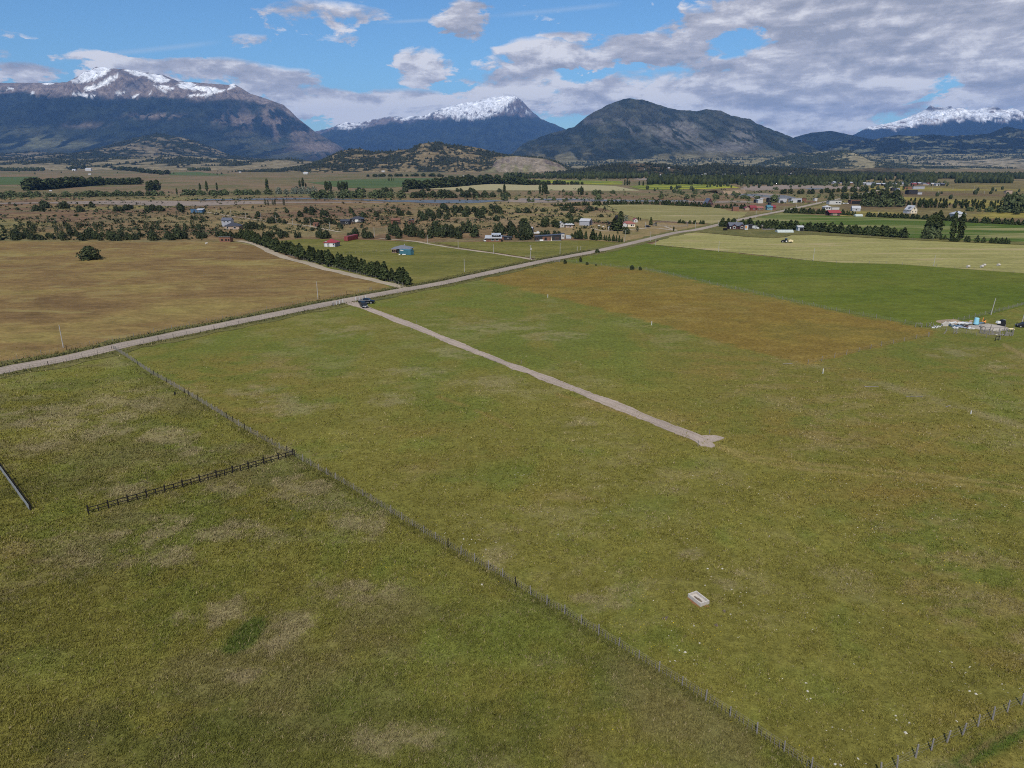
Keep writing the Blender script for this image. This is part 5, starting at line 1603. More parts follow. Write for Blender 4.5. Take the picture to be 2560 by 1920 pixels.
# black timber rail fence, posts tall and short in turn
A, B = at(222, 1285), at(733, 1141)
o = empty('rail_fence', A, 0, 'black timber rail fence with two rails ending at the wire fence', 'fence')
tall = post_mesh('post', 0.085, 1.28, M['darkwood'], True)
short = post_mesh('post', 0.065, 0.98, M['darkwood'], True)
d = B - A
rz = math.atan2(d.y, d.x)
for i in range(25):
    c = link('post', tall if i % 2 == 0 else short, o, d * (i / 24), rz)
    c.rotation_euler.x = random.gauss(0, 0.02)
for zz in (0.50, 0.98):
    for k in range(6):
        mb = MB()
        a, b = d * (k / 6), d * ((k + 1) / 6)
        m_ = (a + b) / 2
        mb.box((0, 0, 0), (d.length / 6 - 0.02, 0.06, 0.10))
        c = mb.build('rail', M['darkwood'], o, (m_.x - math.sin(rz) * -0.09, m_.y + math.cos(rz) * -0.09, zz + random.gauss(0, 0.012)), rz)

# grey board fence at the left edge, dark posts on the far side
A, B = at(-60, 1090), at(74, 1276)
d = B - A
rz = math.atan2(d.y, d.x)
o = empty('board_fence', A, 0, 'low fence clad in pale grey sheets with dark posts, cut by the edge', 'fence')
nsh = 12
for k in range(nsh):
    m_ = d * ((k + 0.5) / nsh)
    mb = MB()
    mb.box((0, 0, 0.40), (d.length / nsh - 0.015, 0.03, 0.86))
    mb.build('panel', M['fence_sheet'], o, (m_.x, m_.y, 0.02 + random.gauss(0, 0.01)), rz)
for k in range(13):
    q = d * (k / 12)
    link('post', tall, o, (q.x - math.sin(rz) * 0.14, q.y + math.cos(rz) * 0.14, -0.1), rz)
mb = MB()
mb.tube((-math.sin(rz) * 0.14, math.cos(rz) * .14, 1.05), (d.x - math.sin(rz) * 0.14, d.y + math.cos(rz) * .14, 1.05), 0.03, None, 4)
mb.build('rail', M['darkwood'], o)


# white entrance fences either side of the gravel track
def white_fence(label, pts):
    w = [at(x, y) for x, y in pts]
    o = empty('entrance_fence', w[0], 0, label, 'fence', 'white entrance fences at the gravel track')
    d = w[-1] - w[0]
    rz = math.atan2(d.y, d.x)
    wp = MB().box((0, 0, 0.62), (0.24, 0.12, 1.36)).mesh('post', M['white'])
    cap = MB().box((0, 0, 1.315), (0.27, 0.15, 0.03)).mesh('cap', M['white'])
    for p in w:
        q = p - w[0]
        c = link('post', wp, o, q, rz)
        link('cap', cap, c)
    for z in (0.38, 0.72, 1.05):
        mb = MB()
        mb.box((0, 0, 0), (d.length, 0.04, 0.09))
        m_ = d / 2
        mb.build('rail', M['greywood'], o, (m_.x - math.sin(rz) * 0.085, m_.y + math.cos(rz) * 0.085, z), rz)


white_fence('white posted entrance fence on the near side of the gravel turning, away from the cars', [(833, 764.5), (841.5, 762.7), (849.4, 760.6), (857.4, 758.4)])
white_fence('white posted entrance fence right behind the dark pickup', [(890, 752.5), (898.3, 751), (906.3, 749.2), (914.5, 748.4)])


# ------------------------------------------------------------------ poles
def pole(x, y, hpx, label, group=None, arm=False, box=False, lamp=False, lean=0.0):
    p = at(x, y)
    h = top(x, y, y - hpx)
    o = empty('utility_pole', p, 0, label, 'utility pole', group)
    r = 0.13 if p.y < 450 else 0.16
    if p.y > 700:
        r = 0.2
    MB().tube((0, 0, -0.3), (lean, 0, h), r, r * 0.62, 8).build('shaft', M['polec'], o)
    if arm:
        c = MB().box((lean * .95, 0, h - 0.35), (1.9, 0.12, 0.14)).build('crossarm', M['greywood'], o)
        for q in (-0.85, 0, 0.85):
            MB().tube((lean + q, 0, h - 0.28), (lean + q, 0, h - 0.05), 0.06, 0.05, 6).build('insulator', M['black'], c)
    if box:
        MB().box((lean + 0.25, -0.25, h * 0.74), (0.7, 0.55, 0.95)).build('transformer', M['polec'], o)
    if lamp:
        MB().tube((lean, 0, h - 0.1), (lean + 0.9, -0.3, h + 0.15), 0.05, 0.04, 5).box((lean + 1.1, -0.35, h + 0.16), (0.6, 0.25, 0.12)).build('street_lamp', M['polec'], o)
    return o


pole(158.5, 869, 57, 'bare grey pole in the brown field near the edge of the view')
pole(795, 748, 44, 'bare grey pole in the brown field before the white entrance fences')
pole(1161, 680, 33, 'bare grey pole alone in the upper meadow by the road')
pole(1145.5, 622, 22, 'grey pole on the meadow lane in front of the grove')
pole(1069, 609.3, 21.7, 'grey pole where the meadow lane meets the grove')
pole(1233.8, 635, 24.6, 'grey pole standing midway down the meadow lane', arm=False)
pole(1326, 648, 35, 'tall grey pole carrying a transformer at the lane mouth', box=True, arm=True)
pole(1400, 635.5, 28.6, 'grey pole in the meadow before the long dark house')
pole(1561.3, 605, 30, 'grey pole with a street lamp at the end of the conifers', lamp=True, lean=0.3)
pole(1626, 603, 24, 'grey pole with crossarm on the far side of the road bend', arm=True)
pole(1639, 613.5, 27, 'grey pole at the corner of the mown field')
pole(1613, 572, 17, 'grey pole beside the cars at the farmhouse')
pole(1737.4, 577, 21, 'grey pole on the roadside past the farm lane')
pole(1796, 629.4, 27, 'bare grey pole on the mown field boundary, with the corner pole behind')
pole(2032.6, 652.6, 32, 'bare grey pole on the mown field boundary near the tractor')
pole(2334, 664.5, 26, 'bare grey pole standing last along the mown field boundary')
pole(1796, 566, 17, 'grey pole at the road end of the long windbreak')
pole(2477, 787, 42, 'tall grey pole leaning beside the junk heap', lean=0.5)
pole(2553, 812.6, 42, 'grey pole beside the dark parked car at the edge', lean=0.3)
pole(936, 591, 23, 'grey pole among shrubs near the red container')
pole(1443, 628, 12, 'short grey post by the road, thicker of a pair')
pole(1452, 625, 10, 'short grey post by the road, thinner of a pair')
for x, y, h in ((1846.5, 550.5, 12), (1889, 546, 20), (1927, 536, 17), (1961, 530, 13), (1991, 520, 9), (2040, 512, 9)):
    pole(x, y, h, 'pole in the line following the straight far road', 'poles along the straight far road', arm=(h > 15))
for x, y, h in ((543, 534.5, 15), (578, 539, 16), (614.5, 546, 17), (653, 550.5, 18), (690.6, 557.7, 19), (731.7, 561.5, 17), (776, 566, 18), (825, 573.6, 18)):
    pole(x, y, h, 'pale pole in the line beside the steppe lane', 'poles beside the steppe lane')
for x, y, h in ((2196, 536, 10), (2199, 487, 12), (2124, 503, 12), (2331, 475, 9), (2382, 475, 8), (2434, 477, 13), (2487, 478, 9), (2460, 485, 8), (2346, 483, 8), (2548, 478, 8)):
    pole(x, y, h, 'thin pole on the open flats before the far village', 'poles on the flats before the village')
# white marker posts in the pasture
mk = MB().box((0, 0, 0.60), (0.16, 0.16, 1.25))
mk = mk.mesh('marker_post', M['white'])
for x, y, lb in ((1369.5, 744, 'white marker post on the edge of the rusty field, near the road'), (1629, 813, 'white marker post on the rusty field edge, farther along'), (2057, 934, 'white marker post by the trodden trail junction'),
                 (2427, 1035, 'small white marker post in the pasture beyond the trail')):
    p = at(x, y)
    tag(link('marker_post', mk, None, p, 0.3, (.8, .8, .95 if y < 1000 else 0.55)), lb, 'post')
sm = post_mesh('survey_stake', 0.045, 0.85, M['greywood'], True)
for x, y, h, lb in ((1303, 909, 1.0, 'thin stake beside the middle of the gravel track'), (1745, 1116, 1.25, 'dark-footed stake touching the end of the gravel track'), (1774, 1085, 1.1, 'thin stake behind the forked end of the gravel track'),
                    (1041, 808, 1.0, 'thin stake in the grass above the gravel track'), (1029, 826, 0.9, 'thin stake below the gravel track near the cars'), (1280, 927, 0.7, 'short dark stake on the lower edge of the gravel track')):
    tag(link('survey_stake', sm, None, at(x, y), 0.4, (1, 1, h)), lb, 'stake')
for x, y, rz_, L_, lb in ((1969, 910.5, 0.1, 2.4, 'fallen pale pole lying beside the wheel ruts'), (2179, 967.5, 0.0, 3.0, 'fallen pale pole lying in the pasture by the trail'), (2286, 992, -0.05, 3.4, 'fallen pale pole lying farthest along the trail'),
                         (2371, 1016.5, 0.5, 1.6, 'short crooked pale branch lying at the trail end')):
    p = at(x, y)
    tag(MB().tube((-L_ / 2, 0, 0.09), (L_ / 2, 0.1, 0.11), 0.09, 0.06, 6).build('fallen_pole', M['greywood'], None, p, rz_), lb, 'log')
p = at(2360, 834.6)
o = MB().box((0, 0, 0.55), (0.28, 0.06, 1.3)).build('leaning_board', M['greywood'], None, p, 0.2)
o.rotation_euler = (0.1, 0.5, 0.2)
tag(o, 'pale board leaning by itself below the junk heap', 'board')
p = at(437, 986.5)
o = empty('tree_stump', p, 0, 'small black stump standing in the paddock by the wire fence', 'stump')
MB().tube((0, 0, -0.05), (0.05, 0, 0.55), 0.2, 0.13, 7).build('trunk', M['black'], o)
MB().tube((0.05, 0, 0.5), (0.18, 0, 0.85), 0.09, 0.04, 6).build('branch', M['black'], o)

# ------------------------------------------------------------------ concrete trough
c4 = [at(830, 0 + 1400 + 640 / 1, 0)] if False else None
pa = at(1600 + 828 / 6.9125, 1400 + 640 / 6.9125)     # far-left foot
pb = at(1600 + 1050 / 6.9125, 1400 + 815 / 6.9125)    # near foot
pc = at(1600 + 1192 / 6.9125, 1400 + 755 / 6.9125)    # right foot
L_ = (pb - pa).length
W_2 = (pc - pb).length
rz = math.atan2((pb - pa).y, (pb - pa).x)
ctr = (pa + pc) / 2
o = empty('concrete_trough', (ctr.x, ctr.y, 0), rz, 'pale open concrete trough standing alone in the pasture', 'trough')
ht, th_ = 0.42, 0.13
MB().box((0, -W_2 / 2 + th_ / 2, ht / 2), (L_, th_, ht)).build('long_wall', M['concrete'], o)
MB().box((0, W_2 / 2 - th_ / 2, ht / 2), (L_, th_, ht)).build('long_wall', M['concrete'], o)
MB().box((-L_ / 2 + th_ / 2, 0, ht / 2), (th_, W_2 - 2 * th_, ht - 0.006)).build('end_wall', M['concrete'], o)
MB().box((L_ / 2 - th_ / 2, 0, ht / 2), (th_, W_2 - 2 * th_, ht - 0.006)).build('end_wall', M['concrete'], o)
MB().box((0, 0, 0.09), (L_ - 2 * th_, W_2 - 2 * th_, 0.10)).build('floor', M['concrete'], o)
mud = MB()
ring = [(0.42 * L_ * math.cos(t) * (0.72 + 0.2 * random.random()), 0.16 * W_2 * math.sin(t) * (0.6 + 0.5 * random.random()) - 0.02, 0.149) for t in np.linspace(0, 2 * math.pi, 17)[:-1]]
mud.quad(*ring)
mud.build('sediment', M['soil'], o)
# trodden earth on its near side
ring = []
for t in np.linspace(0, 2 * math.pi, 29)[:-1]:
    ring.append((0.60 * L_ * math.cos(t) * (0.75 + 0.35 * random.random()) + 0.1, -W_2 * 0.62 + 0.17 * math.sin(t) * (0.5 + 0.7 * random.random()), 0.012))
e_ = MB().quad(*ring).build('bare_earth', M['redearth'], None, (ctr.x, ctr.y, 0), rz)
tag(e_, kind='structure')
ring = [(L_ * 0.60 + 0.2 * math.cos(t) * (0.6 + 0.6 * random.random()), 0.05 + 0.34 * math.sin(t) * (0.6 + 0.6 * random.random()), 0.012) for t in np.linspace(0, 2 * math.pi, 21)[:-1]]
e_ = MB().quad(*ring).build('bare_earth', M['redearth'], None, (ctr.x, ctr.y, 0), rz)
tag(e_, kind='structure')
for x, y, s, lb in ((1667, 1545, 0.30, 'dark lump with a tail of soil left of the concrete trough'), (1810, 1529, 0.24, 'dark hole-like clod below the concrete trough'), (1792, 1564, 0.22, 'dark brown clod farther below the trough'), (1802, 1412, 0.15, 'dark clod above the concrete trough')):
    p = at(x, y)
    mb = MB()
    for k in range(5):
        mb.box((random.gauss(0, s * .5), random.gauss(0, s * .4), 0.05), (s * .7, s * .6, 0.14), random.random() * 3, 0.6)
    tag(mb.build('soil_clod', M['soil'], None, p), lb.replace('left of', 'beside'), 'clod')

# ------------------------------------------------------------------ buildings
def walls_mb(w, d, h, rh, roof):
    mb = MB()
    if roof == 'gx':
        mb.prism([(-d / 2, -0.1), (d / 2, -0.1), (d / 2, h), (0, h + rh), (-d / 2, h)], -w / 2, w / 2, 'x')
    elif roof == 'gy':
        mb.prism([(-w / 2, -0.1), (w / 2, -0.1), (w / 2, h), (0, h + rh), (-w / 2, h)], -d / 2, d / 2, 'y')
    elif roof == 'monof':          # low at the front
        mb.prism([(-d / 2, -0.1), (d / 2, -0.1), (d / 2, h + rh), (-d / 2, h)], -w / 2, w / 2, 'x')
    elif roof == 'monob':          # low at the back
        mb.prism([(-d / 2, -0.1), (d / 2, -0.1), (d / 2, h), (-d / 2, h + rh)], -w / 2, w / 2, 'x')
    elif roof == 'monol':
        mb.prism([(-w / 2, -0.1), (w / 2, -0.1), (w / 2, h + rh), (-w / 2, h)], -d / 2, d / 2, 'y')
    else:
        mb.box((0, 0, h / 2 - 0.05), (w, d, h + 0.1))
    return mb


def roof_mb(w, d, h, rh, roof, ov, t=0.14):
    mb = MB()
    z0 = h + 0.01
    if roof in ('gx', 'gy'):
        a = d / 2 if roof == 'gx' else w / 2
        drop = rh / a * ov
        prof = [(-a - ov, z0 - drop), (0, z0 + rh), (a + ov, z0 - drop), (a + ov, z0 - drop + t), (0, z0 + rh + t), (-a - ov, z0 - drop + t)]
        L2 = (w if roof == 'gx' else d) / 2 + ov
        for half in (prof[:2] + [prof[4], prof[5]], [prof[1], prof[2], prof[3], prof[4]]):
            mb.prism(half, -L2, L2, 'x' if roof == 'gx' else 'y')
    elif roof in ('monof', 'monob'):
        za, zb = (z0, z0 + rh) if roof == 'monof' else (z0 + rh, z0)
        s = (zb - za) / d * ov
        mb.prism([(-d / 2 - ov, za - s), (d / 2 + ov, zb + s), (d / 2 + ov, zb + s + t), (-d / 2 - ov, za - s + t)], -w / 2 - ov, w / 2 + ov, 'x')
    elif roof == 'monol':
        s = rh / w * ov
        mb.prism([(-w / 2 - ov, z0 - s), (w / 2 + ov, z0 + rh + s), (w / 2 + ov, z0 + rh + s + t), (-w / 2 - ov, z0 - s + t)], -d / 2 - ov, d / 2 + ov, 'y')
    elif roof == 'hip':
        a, b = w / 2 + ov, d / 2 + ov
        r = max(0.1, (w - d) / 2)
        k = len(mb.v)
        mb.v += [(-a, -b, z0), (a, -b, z0), (a, b, z0), (-a, b, z0), (-a, -b, z0 + t), (a, -b, z0 + t), (a, b, z0 + t), (-a, b, z0 + t), (-r, 0, z0 + rh + t), (r, 0, z0 + rh + t)]
        mb.f += [(3, 2, 1, 0), (0, 1, 5, 4), (1, 2, 6, 5), (2, 3, 7, 6), (3, 0, 4, 7), (4, 5, 9, 8), (5, 6, 9), (6, 7, 8, 9), (7, 4, 8)]
    elif roof == 'flat':
        mb.box((0, 0, z0 + t / 2), (w + 2 * ov, d + 2 * ov, t))
    return mb


def house(name, label, x0, x1, yb, wh, d, roof, rh, wall, rmat, cat='house', rz=0.0, wins=(), door=None, ov=0.35, group=None, frame='white', wscale=1.0, chim=None):
    a, b = at(x0, yb), at(x1, yb)
    w = (b - a).length * wscale
    c = (a + b) / 2
    o = empty(name, (c.x + math.sin(-rz) * d / 2 * 1.0, c.y + d / 2, 0), rz, label, cat, group)
    walls_mb(w, d, wh, rh, roof).build('wall', M[wall], o)
    r_ = roof_mb(w, d, wh, rh, roof, ov).build('roof', M[rmat], o)
    if chim:
        MB().tube((chim[0] * w, chim[1] * d, wh), (chim[0] * w, chim[1] * d, wh + rh + 0.8), 0.14, None, 8).build('chimney', M['grey_tin'], r_)

    def put(face, u, z, ww, hh, pname, mat, fr):
        if face == 'f':
            loc, dim, off = (u * w, -d / 2 - 0.02, z), (ww, 0.06, hh), (0, -0.025, 0)
        elif face == 'l':
            loc, dim, off = (-w / 2 - 0.02, u * d, z), (0.06, ww, hh), (-0.025, 0, 0)
        else:
            loc, dim, off = (w / 2 + 0.02, u * d, z), (0.06, ww, hh), (0.025, 0, 0)
        p_ = MB().box((0, 0, 0), dim).build(pname, mat, o, loc)
        if fr:
            mb = MB()
            t = 0.09
            for sgn in (-1, 1):
                if face == 'f':
                    mb.box((sgn * (ww / 2 + t / 2), off[1], 0), (t, 0.07, hh + 2 * t))
                    mb.box((0, off[1], sgn * (hh / 2 + t / 2)), (ww, 0.07, t))
                else:
                    mb.box((off[0], sgn * (ww / 2 + t / 2), 0), (0.07, t, hh + 2 * t))
                    mb.box((off[0], 0, sgn * (hh / 2 + t / 2)), (0.07, ww, t))
            mb.build('frame', M[fr], p_)
    for q in wins:
        put(q[0], q[1], q[2], q[3], q[4], 'window', M['glass'], frame)
    if door:
        put(door[0], door[1], door[3] / 2, door[2], door[3], 'door', M[door[4]], None)
    return o, w


def annex(o, part, w, d, h, rh, roof, wall, rmat, loc, ov=0.25):
    q = walls_mb(w, d, h, rh, roof).build(part, M[wall], o, loc)
    roof_mb(w, d, h, rh, roof, ov).build('roof', M[rmat], q)
    return q


# ---- left and centre
o, w = house('brick_hut', 'small brick hut with pale blue roof at the start of the pine row', 549, 576, 605, 2.0, 4.5, 'monob', 0.9, 'brick_wall', 'pale_roof', 'hut', 0.0,
             [('f', -0.25, 1.2, 0.9, 0.7), ('f', 0.12, 1.2, 0.9, 0.7), ('f', 0.36, 1.2, 0.7, 0.7)], ov=0.3, frame='darkwood')
o, w = house('house', 'two-storey pale lilac house with dark roof beyond the brick hut', 555, 578, 566, 4.4, 6, 'gx', 1.5, 'lilac_wall', 'slate_roof', 'house', 0.0, [('f', -0.2, 3.4, 1.0, 1.0), ('f', 0.2, 3.4, 1.0, 1.0)])
o, w = house('house', 'low dark-roofed house in front of the two-storey lilac house', 562, 598, 573.5, 2.2, 7, 'hip', 1.9, 'tan_wall', 'dark_roof', 'house', 0.0, [('f', 0.2, 1.2, 1.6, 1.1), ('f', -0.3, 1.2, 1.0, 1.3)])
o, w = house('shed', 'blue shed with a whitish tin roof on the steppe near the river', 477, 490, 531.5, 2.6, 5, 'monob', 0.8, 'blue_wall', 'slate_roof', 'shed', door=('f', 0.2, 1.5, 2.0, 'dark_wall'))
o, w = house('shed', 'blue shed under a pale roof joined beside its darker twin', 490.5, 506, 531.5, 2.4, 5, 'monof', 0.8, 'blue_wall', 'white_roof', 'shed', wins=[('f', -0.2, 1.4, 1.2, 0.9)])

# white house, red roof, veranda corner
o, w = house('cottage', 'white and grey cottage with bright red roof alone in the meadow', 809, 839, 617.2, 2.3, 6.2, 'hip', 1.55, 'grey_wall', 'red_roof', 'house', R(-12),
             [('f', -0.12, 1.35, 0.8, 0.9), ('f', 0.36, 1.4, 0.9, 0.6), ('r', -0.2, 1.4, 1.0, 0.8), ('r', 0.25, 1.2, 0.5, 1.6)], ov=0.45)
MB().box((-w * .30, -3.14, 1.05), (0.9, 0.1, 2.0)).build('door', M['white'], o)
MB().box((w * 0.16, -3.16, 1.1), (2.0, 0.1, 2.1)).build('garage_door', M['white'], o)
MB().box((-w * 0.08, -3.6, 1.1), (0.22, 0.22, 2.3)).build('porch_post', M['white'], o)
MB().box((w / 2 + .03, 0, 1.1), (.03, 6.0, 2.1)).build('side_cladding', M['slate_roof'], o)
g_ = MB()
g_.prism([(-w / 2 - .05, 2.33), (-w * 0.1, 2.33), (-w * 0.3, 3.2)], -3.2, -3.12, 'y').build('gable', M['lilac_wall'], o)


def container(label, mat, a, b, y_of, hgt=2.6, wid_=2.44, sign=None):
    p, q = at(*a), at(*b)
    d = q - p
    L_ = d.length
    rz = math.atan2(d.y, d.x)
    nrm = Vector((-math.sin(rz), math.cos(rz), 0))
    c = (p + q) / 2 + nrm * wid_ / 2
    o = empty('container', (c.x, c.y, 0), rz, label, 'shipping container')
    MB().box((0, 0, hgt / 2 + 0.1), (L_ - .1, wid_ - 0.1, hgt - 0.04)).build('shell', mat, o)
    rib = MB().box((0, 0, 0), (0.14, 0.05, hgt - 0.35)).mesh('rib', mat)
    n = max(6, int(L_ / 0.55))
    for i in range(n):
        for s in (-1, 1):
            link('rib', rib, o, (-L_ / 2 + 0.3 + (L_ - 0.6) * i / (n - 1), s * (wid_ / 2 - 0.04), hgt / 2 + .1))
    fr = MB()
    for sx in (-1, 1):
        for sy in (-1, 1):
            fr.box((sx * (L_ / 2 - 0.06), sy * (wid_ / 2 - 0.06), hgt / 2 + 0.1), (0.16, 0.16, hgt + 0.02))
        fr.box((sx * (L_ / 2 - .05), 0, hgt + 0.06), (0.14, wid_ - .3, 0.14))
    fr.build('frame', mat, o)
    for sx in (-1, 1):
        dd = MB().box((-L_ / 2 + 0.0, sx * wid_ / 4, hgt / 2 + 0.1), (0.08, wid_ / 2 - 0.14, hgt - 0.3)).build('door', mat, o)
        MB().tube((-L_ / 2 - 0.06, sx * wid_ / 4, 0.3), (-L_ / 2 - 0.06, sx * wid_ / 4, hgt), 0.03, None, 5).build('lock_bar', M['chrome'], dd)
    if sign:
        MB().box((-L_ / 2 + 1.6, -wid_ / 2 - 0.03, hgt - 0.35), (1.9, 0.04, 0.45)).build('signboard', M['white'], o)
    return o


container('long red shipping container standing at an angle in the meadow', M['red_tin'], (870, 603.2), (895.5, 597.5), 0, 2.7)
o, w = house('bungalow', 'brown bungalow under a wide grey hipped roof beside the teal container', 980, 1025, 632.5, 2.0, 7.5, 'hip', 1.4, 'dark_wall', 'grey_roof', 'house', R(-4),
             [('f', 0.06, 1.4, 0.8, 0.8), ('f', 0.24, 1.3, 0.9, 1.1)], ov=0.6, chim=(0.1, 0.1))
p_ = MB()
for x in (-0.47, -0.36, -0.25):
    p_.box((x * w, -5.1, 1.0), (0.14, 0.14, 2.0))
p_.box((-.36 * w, -4.5, 0.18), (w * .26, 1.6, 0.14)).box((-.36 * w, -4.5, 1.99), (w * .28, 1.7, 0.1))
p_.build('porch', M['tan_wall'], o)
MB().box((-.34 * w, -3.80, 1.0), (1.6, 0.08, 1.8)).build('door', M['brick_wall'], o)
container('teal shipping container with a white board beside the grey-roofed bungalow', M['teal_tin'], (999, 636), (1027, 638.2), 0, 2.5, sign=True)
tk = at(1004, 637.5)
for i, (dx, r) in enumerate(((-1.2, .35), (0.6, .4), (1.5, .3))):
    t_ = MB()
    t_.tube((dx, -1.4, 0.35), (dx + .8, -1.4, 0.45), r * 0.8, None, 8)
    tag(t_.build('drum', M['white'], None, (tk.x, tk.y, 0)), 'white drum lying in front of the teal container', 'drum', 'white drums by the teal container')
o, w = house('house', 'black-roofed house with white front, right of a lower dark one', 876, 907, 556, 2.5, 7, 'hip', 1.7, 'dark_wall', 'dark_roof', 'house', 0, [('f', -0.25, 1.3, 1.2, 1.2), ('f', 0.3, 1.3, 1.0, 1.0)])
o['label'] = 'black-roofed house with white front beside a lower dark one'
MB().box((0.02 * w, -3.55, 1.2), (2.6, 0.1, 2.1)).build('garage_door', M['white'], o)
o, w = house('house', 'low all-dark house joined to the yard of a white-fronted one', 851, 873, 561, 2.4, 6, 'gx', 1.0, 'dark_wall', 'dark_roof', 'house', 0, [('f', 0.2, 1.3, 1.2, 1.0)])
o, w = house('shed', 'brown open-fronted shed on the dry slope, larger of two', 978, 999, 559, 2.6, 5, 'monof', 1.0, 'brown_wall', 'brown_wall', 'shed', 0, door=('f', 0.1, 2.4, 1.9, 'tan_wall'))
o, w = house('shed', 'small dark brown shed on the dry slope', 1021.5, 1034, 558.5, 2.2, 4, 'monol', 0.6, 'brown_wall', 'dark_roof', 'shed', 0, door=('f', 0.1, 1.6, 1.6, 'dark_wall'))
o, w = house('hut', 'tiny brick-red hut beside the steppe lane', 783, 794, 566, 2.0, 3, 'monof', 0.4, 'brick_wall', 'brown_wall', 'hut', 0, door=('f', 0.1, 0.9, 1.6, 'dark_wall'))
o, w = house('cabin', 'blue cabin with grey roof hidden inside the dark grove', 1100, 1112, 589.5, 2.6, 5, 'monof', 1.6, 'blue_wall', 'grey_roof', 'cabin', 0, [('f', 0.1, 1.4, 0.9, 1.0)], door=('f', -0.3, 0.8, 1.9, 'white'))
# long low house with white roofs
o, w = house('farmhouse', 'brick farmhouse with white roof and raised clerestory by the meadow', 1215, 1252, 604.5, 2.1, 6.5, 'monof', 0.8, 'brick_wall', 'white_roof', 'house', 0,
             [('f', -0.05, 1.2, 1.6, 0.9), ('f', 0.25, 1.2, 1.4, 0.9)], ov=0.7)
annex(o, 'clerestory', 4.6, 3.6, 3.9, 0.4, 'monof', 'dark_wall', 'pale_roof', (1.6, 0.9, 0), 0.5)
for q in (-1.2, 0, 1.2):
    MB().box((1.6 + q, -0.93, 3.45), (0.8, 0.06, 0.5)).build('window', M['white'], o)
MB().box((-w * 0.38, -3.3, 1.0), (0.9, 0.08, 2.0)).build('door', M['brown_wall'], o)
o, w = house('shed', 'long dark shed joined behind the brick farmhouse', 1251, 1278, 600, 2.2, 5, 'monol', -0.7, 'dark_wall', 'dark_roof', 'shed', 0, [('f', 0.2, 1.2, 0.9, 0.7)], door=('f', -0.3, 1.2, 1.8, 'brown_wall'))
# grey gabled barn
o, w = house('barn', 'grey barn with a pale gabled roof among trees', 1301, 1329, 584.5, 2.6, 6.5, 'gx', 1.5, 'lilac_wall', 'pale_roof', 'barn', R(-14), [('f', 0.02, 1.5, 0.7, 1.0), ('f', -0.35, 1.5, 0.8, 0.8)], ov=0.35, door=('f', 0.25, 1.2, 2.0, 'cream_wall'))
p = at(1343, 586)
o = empty('boat', (p.x, p.y, 0), 0.1, 'white cabin boat parked beside the grey barn', 'boat')
hull = MB()
hull.v = [(-2.4, -.8, .5), (1.2, -.8, .5), (2.6, 0, .5), (1.2, .8, .5), (-2.4, .8, .5), (-2.4, -1, 1.2), (1.3, -1, 1.25), (3.0, 0, 1.4), (1.3, 1, 1.25), (-2.4, 1, 1.2)]
hull.f = [(4, 3, 2, 1, 0), (0, 1, 6, 5), (1, 2, 7, 6), (2, 3, 8, 7), (3, 4, 9, 8), (4, 0, 5, 9), (5, 6, 7, 8, 9)]
hull.build('hull', M['white'], o)
MB().box((0.4, 0, 1.65), (1.5, 1.3, 0.85), 0, 0.8).build('cabin', M['white'], o)
MB().box((0.4, -0.6, 1.75), (1.0, 0.12, 0.3)).build('window', M['bluesheet'], o)
MB().box((-.4, 0, .3), (3.4, 1.2, .2)).tube((-1, -.8, .28), (-1, .8, .28), .3, None, 10).build('trailer', M['black'], o)
# dark modern house
o, w = house('long_house', 'long black-clad modern house with a recessed red timber porch', 1338, 1403, 602.2, 2.5, 6, 'monol', 1.0, 'dark_wall', 'dark_roof', 'house', R(3), [('f', -0.42, 1.2, 1.0, 0.9), ('f', 0.30, 1.5, 0.6, 1.0), ('f', 0.38, 1.5, 0.6, 1.0)], ov=0.15, frame='brick_wall')
MB().box((-0.06 * w, -3.05, 1.35), (0.32 * w, 0.1, 2.2)).build('porch_wall', M['brown_wall'], o)
MB().box((-0.10 * w, -3.12, 1.2), (1.3, 0.06, 1.6)).build('window', M['glass'], o)
MB().box((0.0 * w, -3.12, 1.1), (0.9, 0.06, 2.0)).build('door', M['brick_wall'], o)
MB().prism([(0.10 * w, 0.0), (0.135 * w, 0.0), (0.135 * w, 2.9)], -3.6, -3.04, 'y').build('splayed_wall', M['cream_wall'], o)
MB().box((-0.26 * w, -3.3, 0.5), (2.2, 0.5, 0.7)).build('planter', M['white'], o)
MB().box((0, -3.4, 0.06), (w, 1.6, 0.12)).build('terrace', M['concrete'], o)
o, w = house('shed', 'white box shed joined to the long black house, next to a lean-to', 1402, 1411, 597, 3.0, 4.5, 'flat', 0.2, 'white_wall', 'dark_roof', 'shed', 0, [('f', 0.1, 1.6, 0.7, 1.0)], ov=0.1)
o, w = house('lean_to', 'grey tin lean-to between the white box shed and conifers', 1415, 1428, 596, 1.7, 3.6, 'monol', -0.6, 'grey_tin', 'grey_tin', 'shed', 0, ov=0.1)
o['label'] = 'grey tin lean-to between the white box shed and conifers'
o, w = house('cottage', 'small white cottage with gable facing front, beside a hipped one', 1397, 1411, 568, 2.2, 5, 'gy', 1.5, 'white_wall', 'white_roof', 'house', R(12), [('f', 0.1, 1.4, 0.8, 1.0)])
o, w = house('cottage', 'tan cottage with a pale hipped roof beside the white gabled one', 1414, 1433, 570, 2.2, 5, 'hip', 1.4, 'tan_wall', 'white_roof', 'house', 0, [('f', -0.2, 1.2, 0.6, 1.2), ('f', 0.15, 1.2, 0.6, 1.2)], ov=0.7)
o, w = house('warehouse', 'large white metal shed with a dark open doorway in its gable', 1448, 1473, 564, 3.2, 8, 'gx', 1.5, 'lilac_wall', 'white_roof', 'shed', R(-24), ov=0.3)
MB().box((w / 2 + .03, 0.3, 1.6), (0.08, 2.9, 3.1)).build('doorway', M['black'], o)  # solid black panel painted as the shaded inside
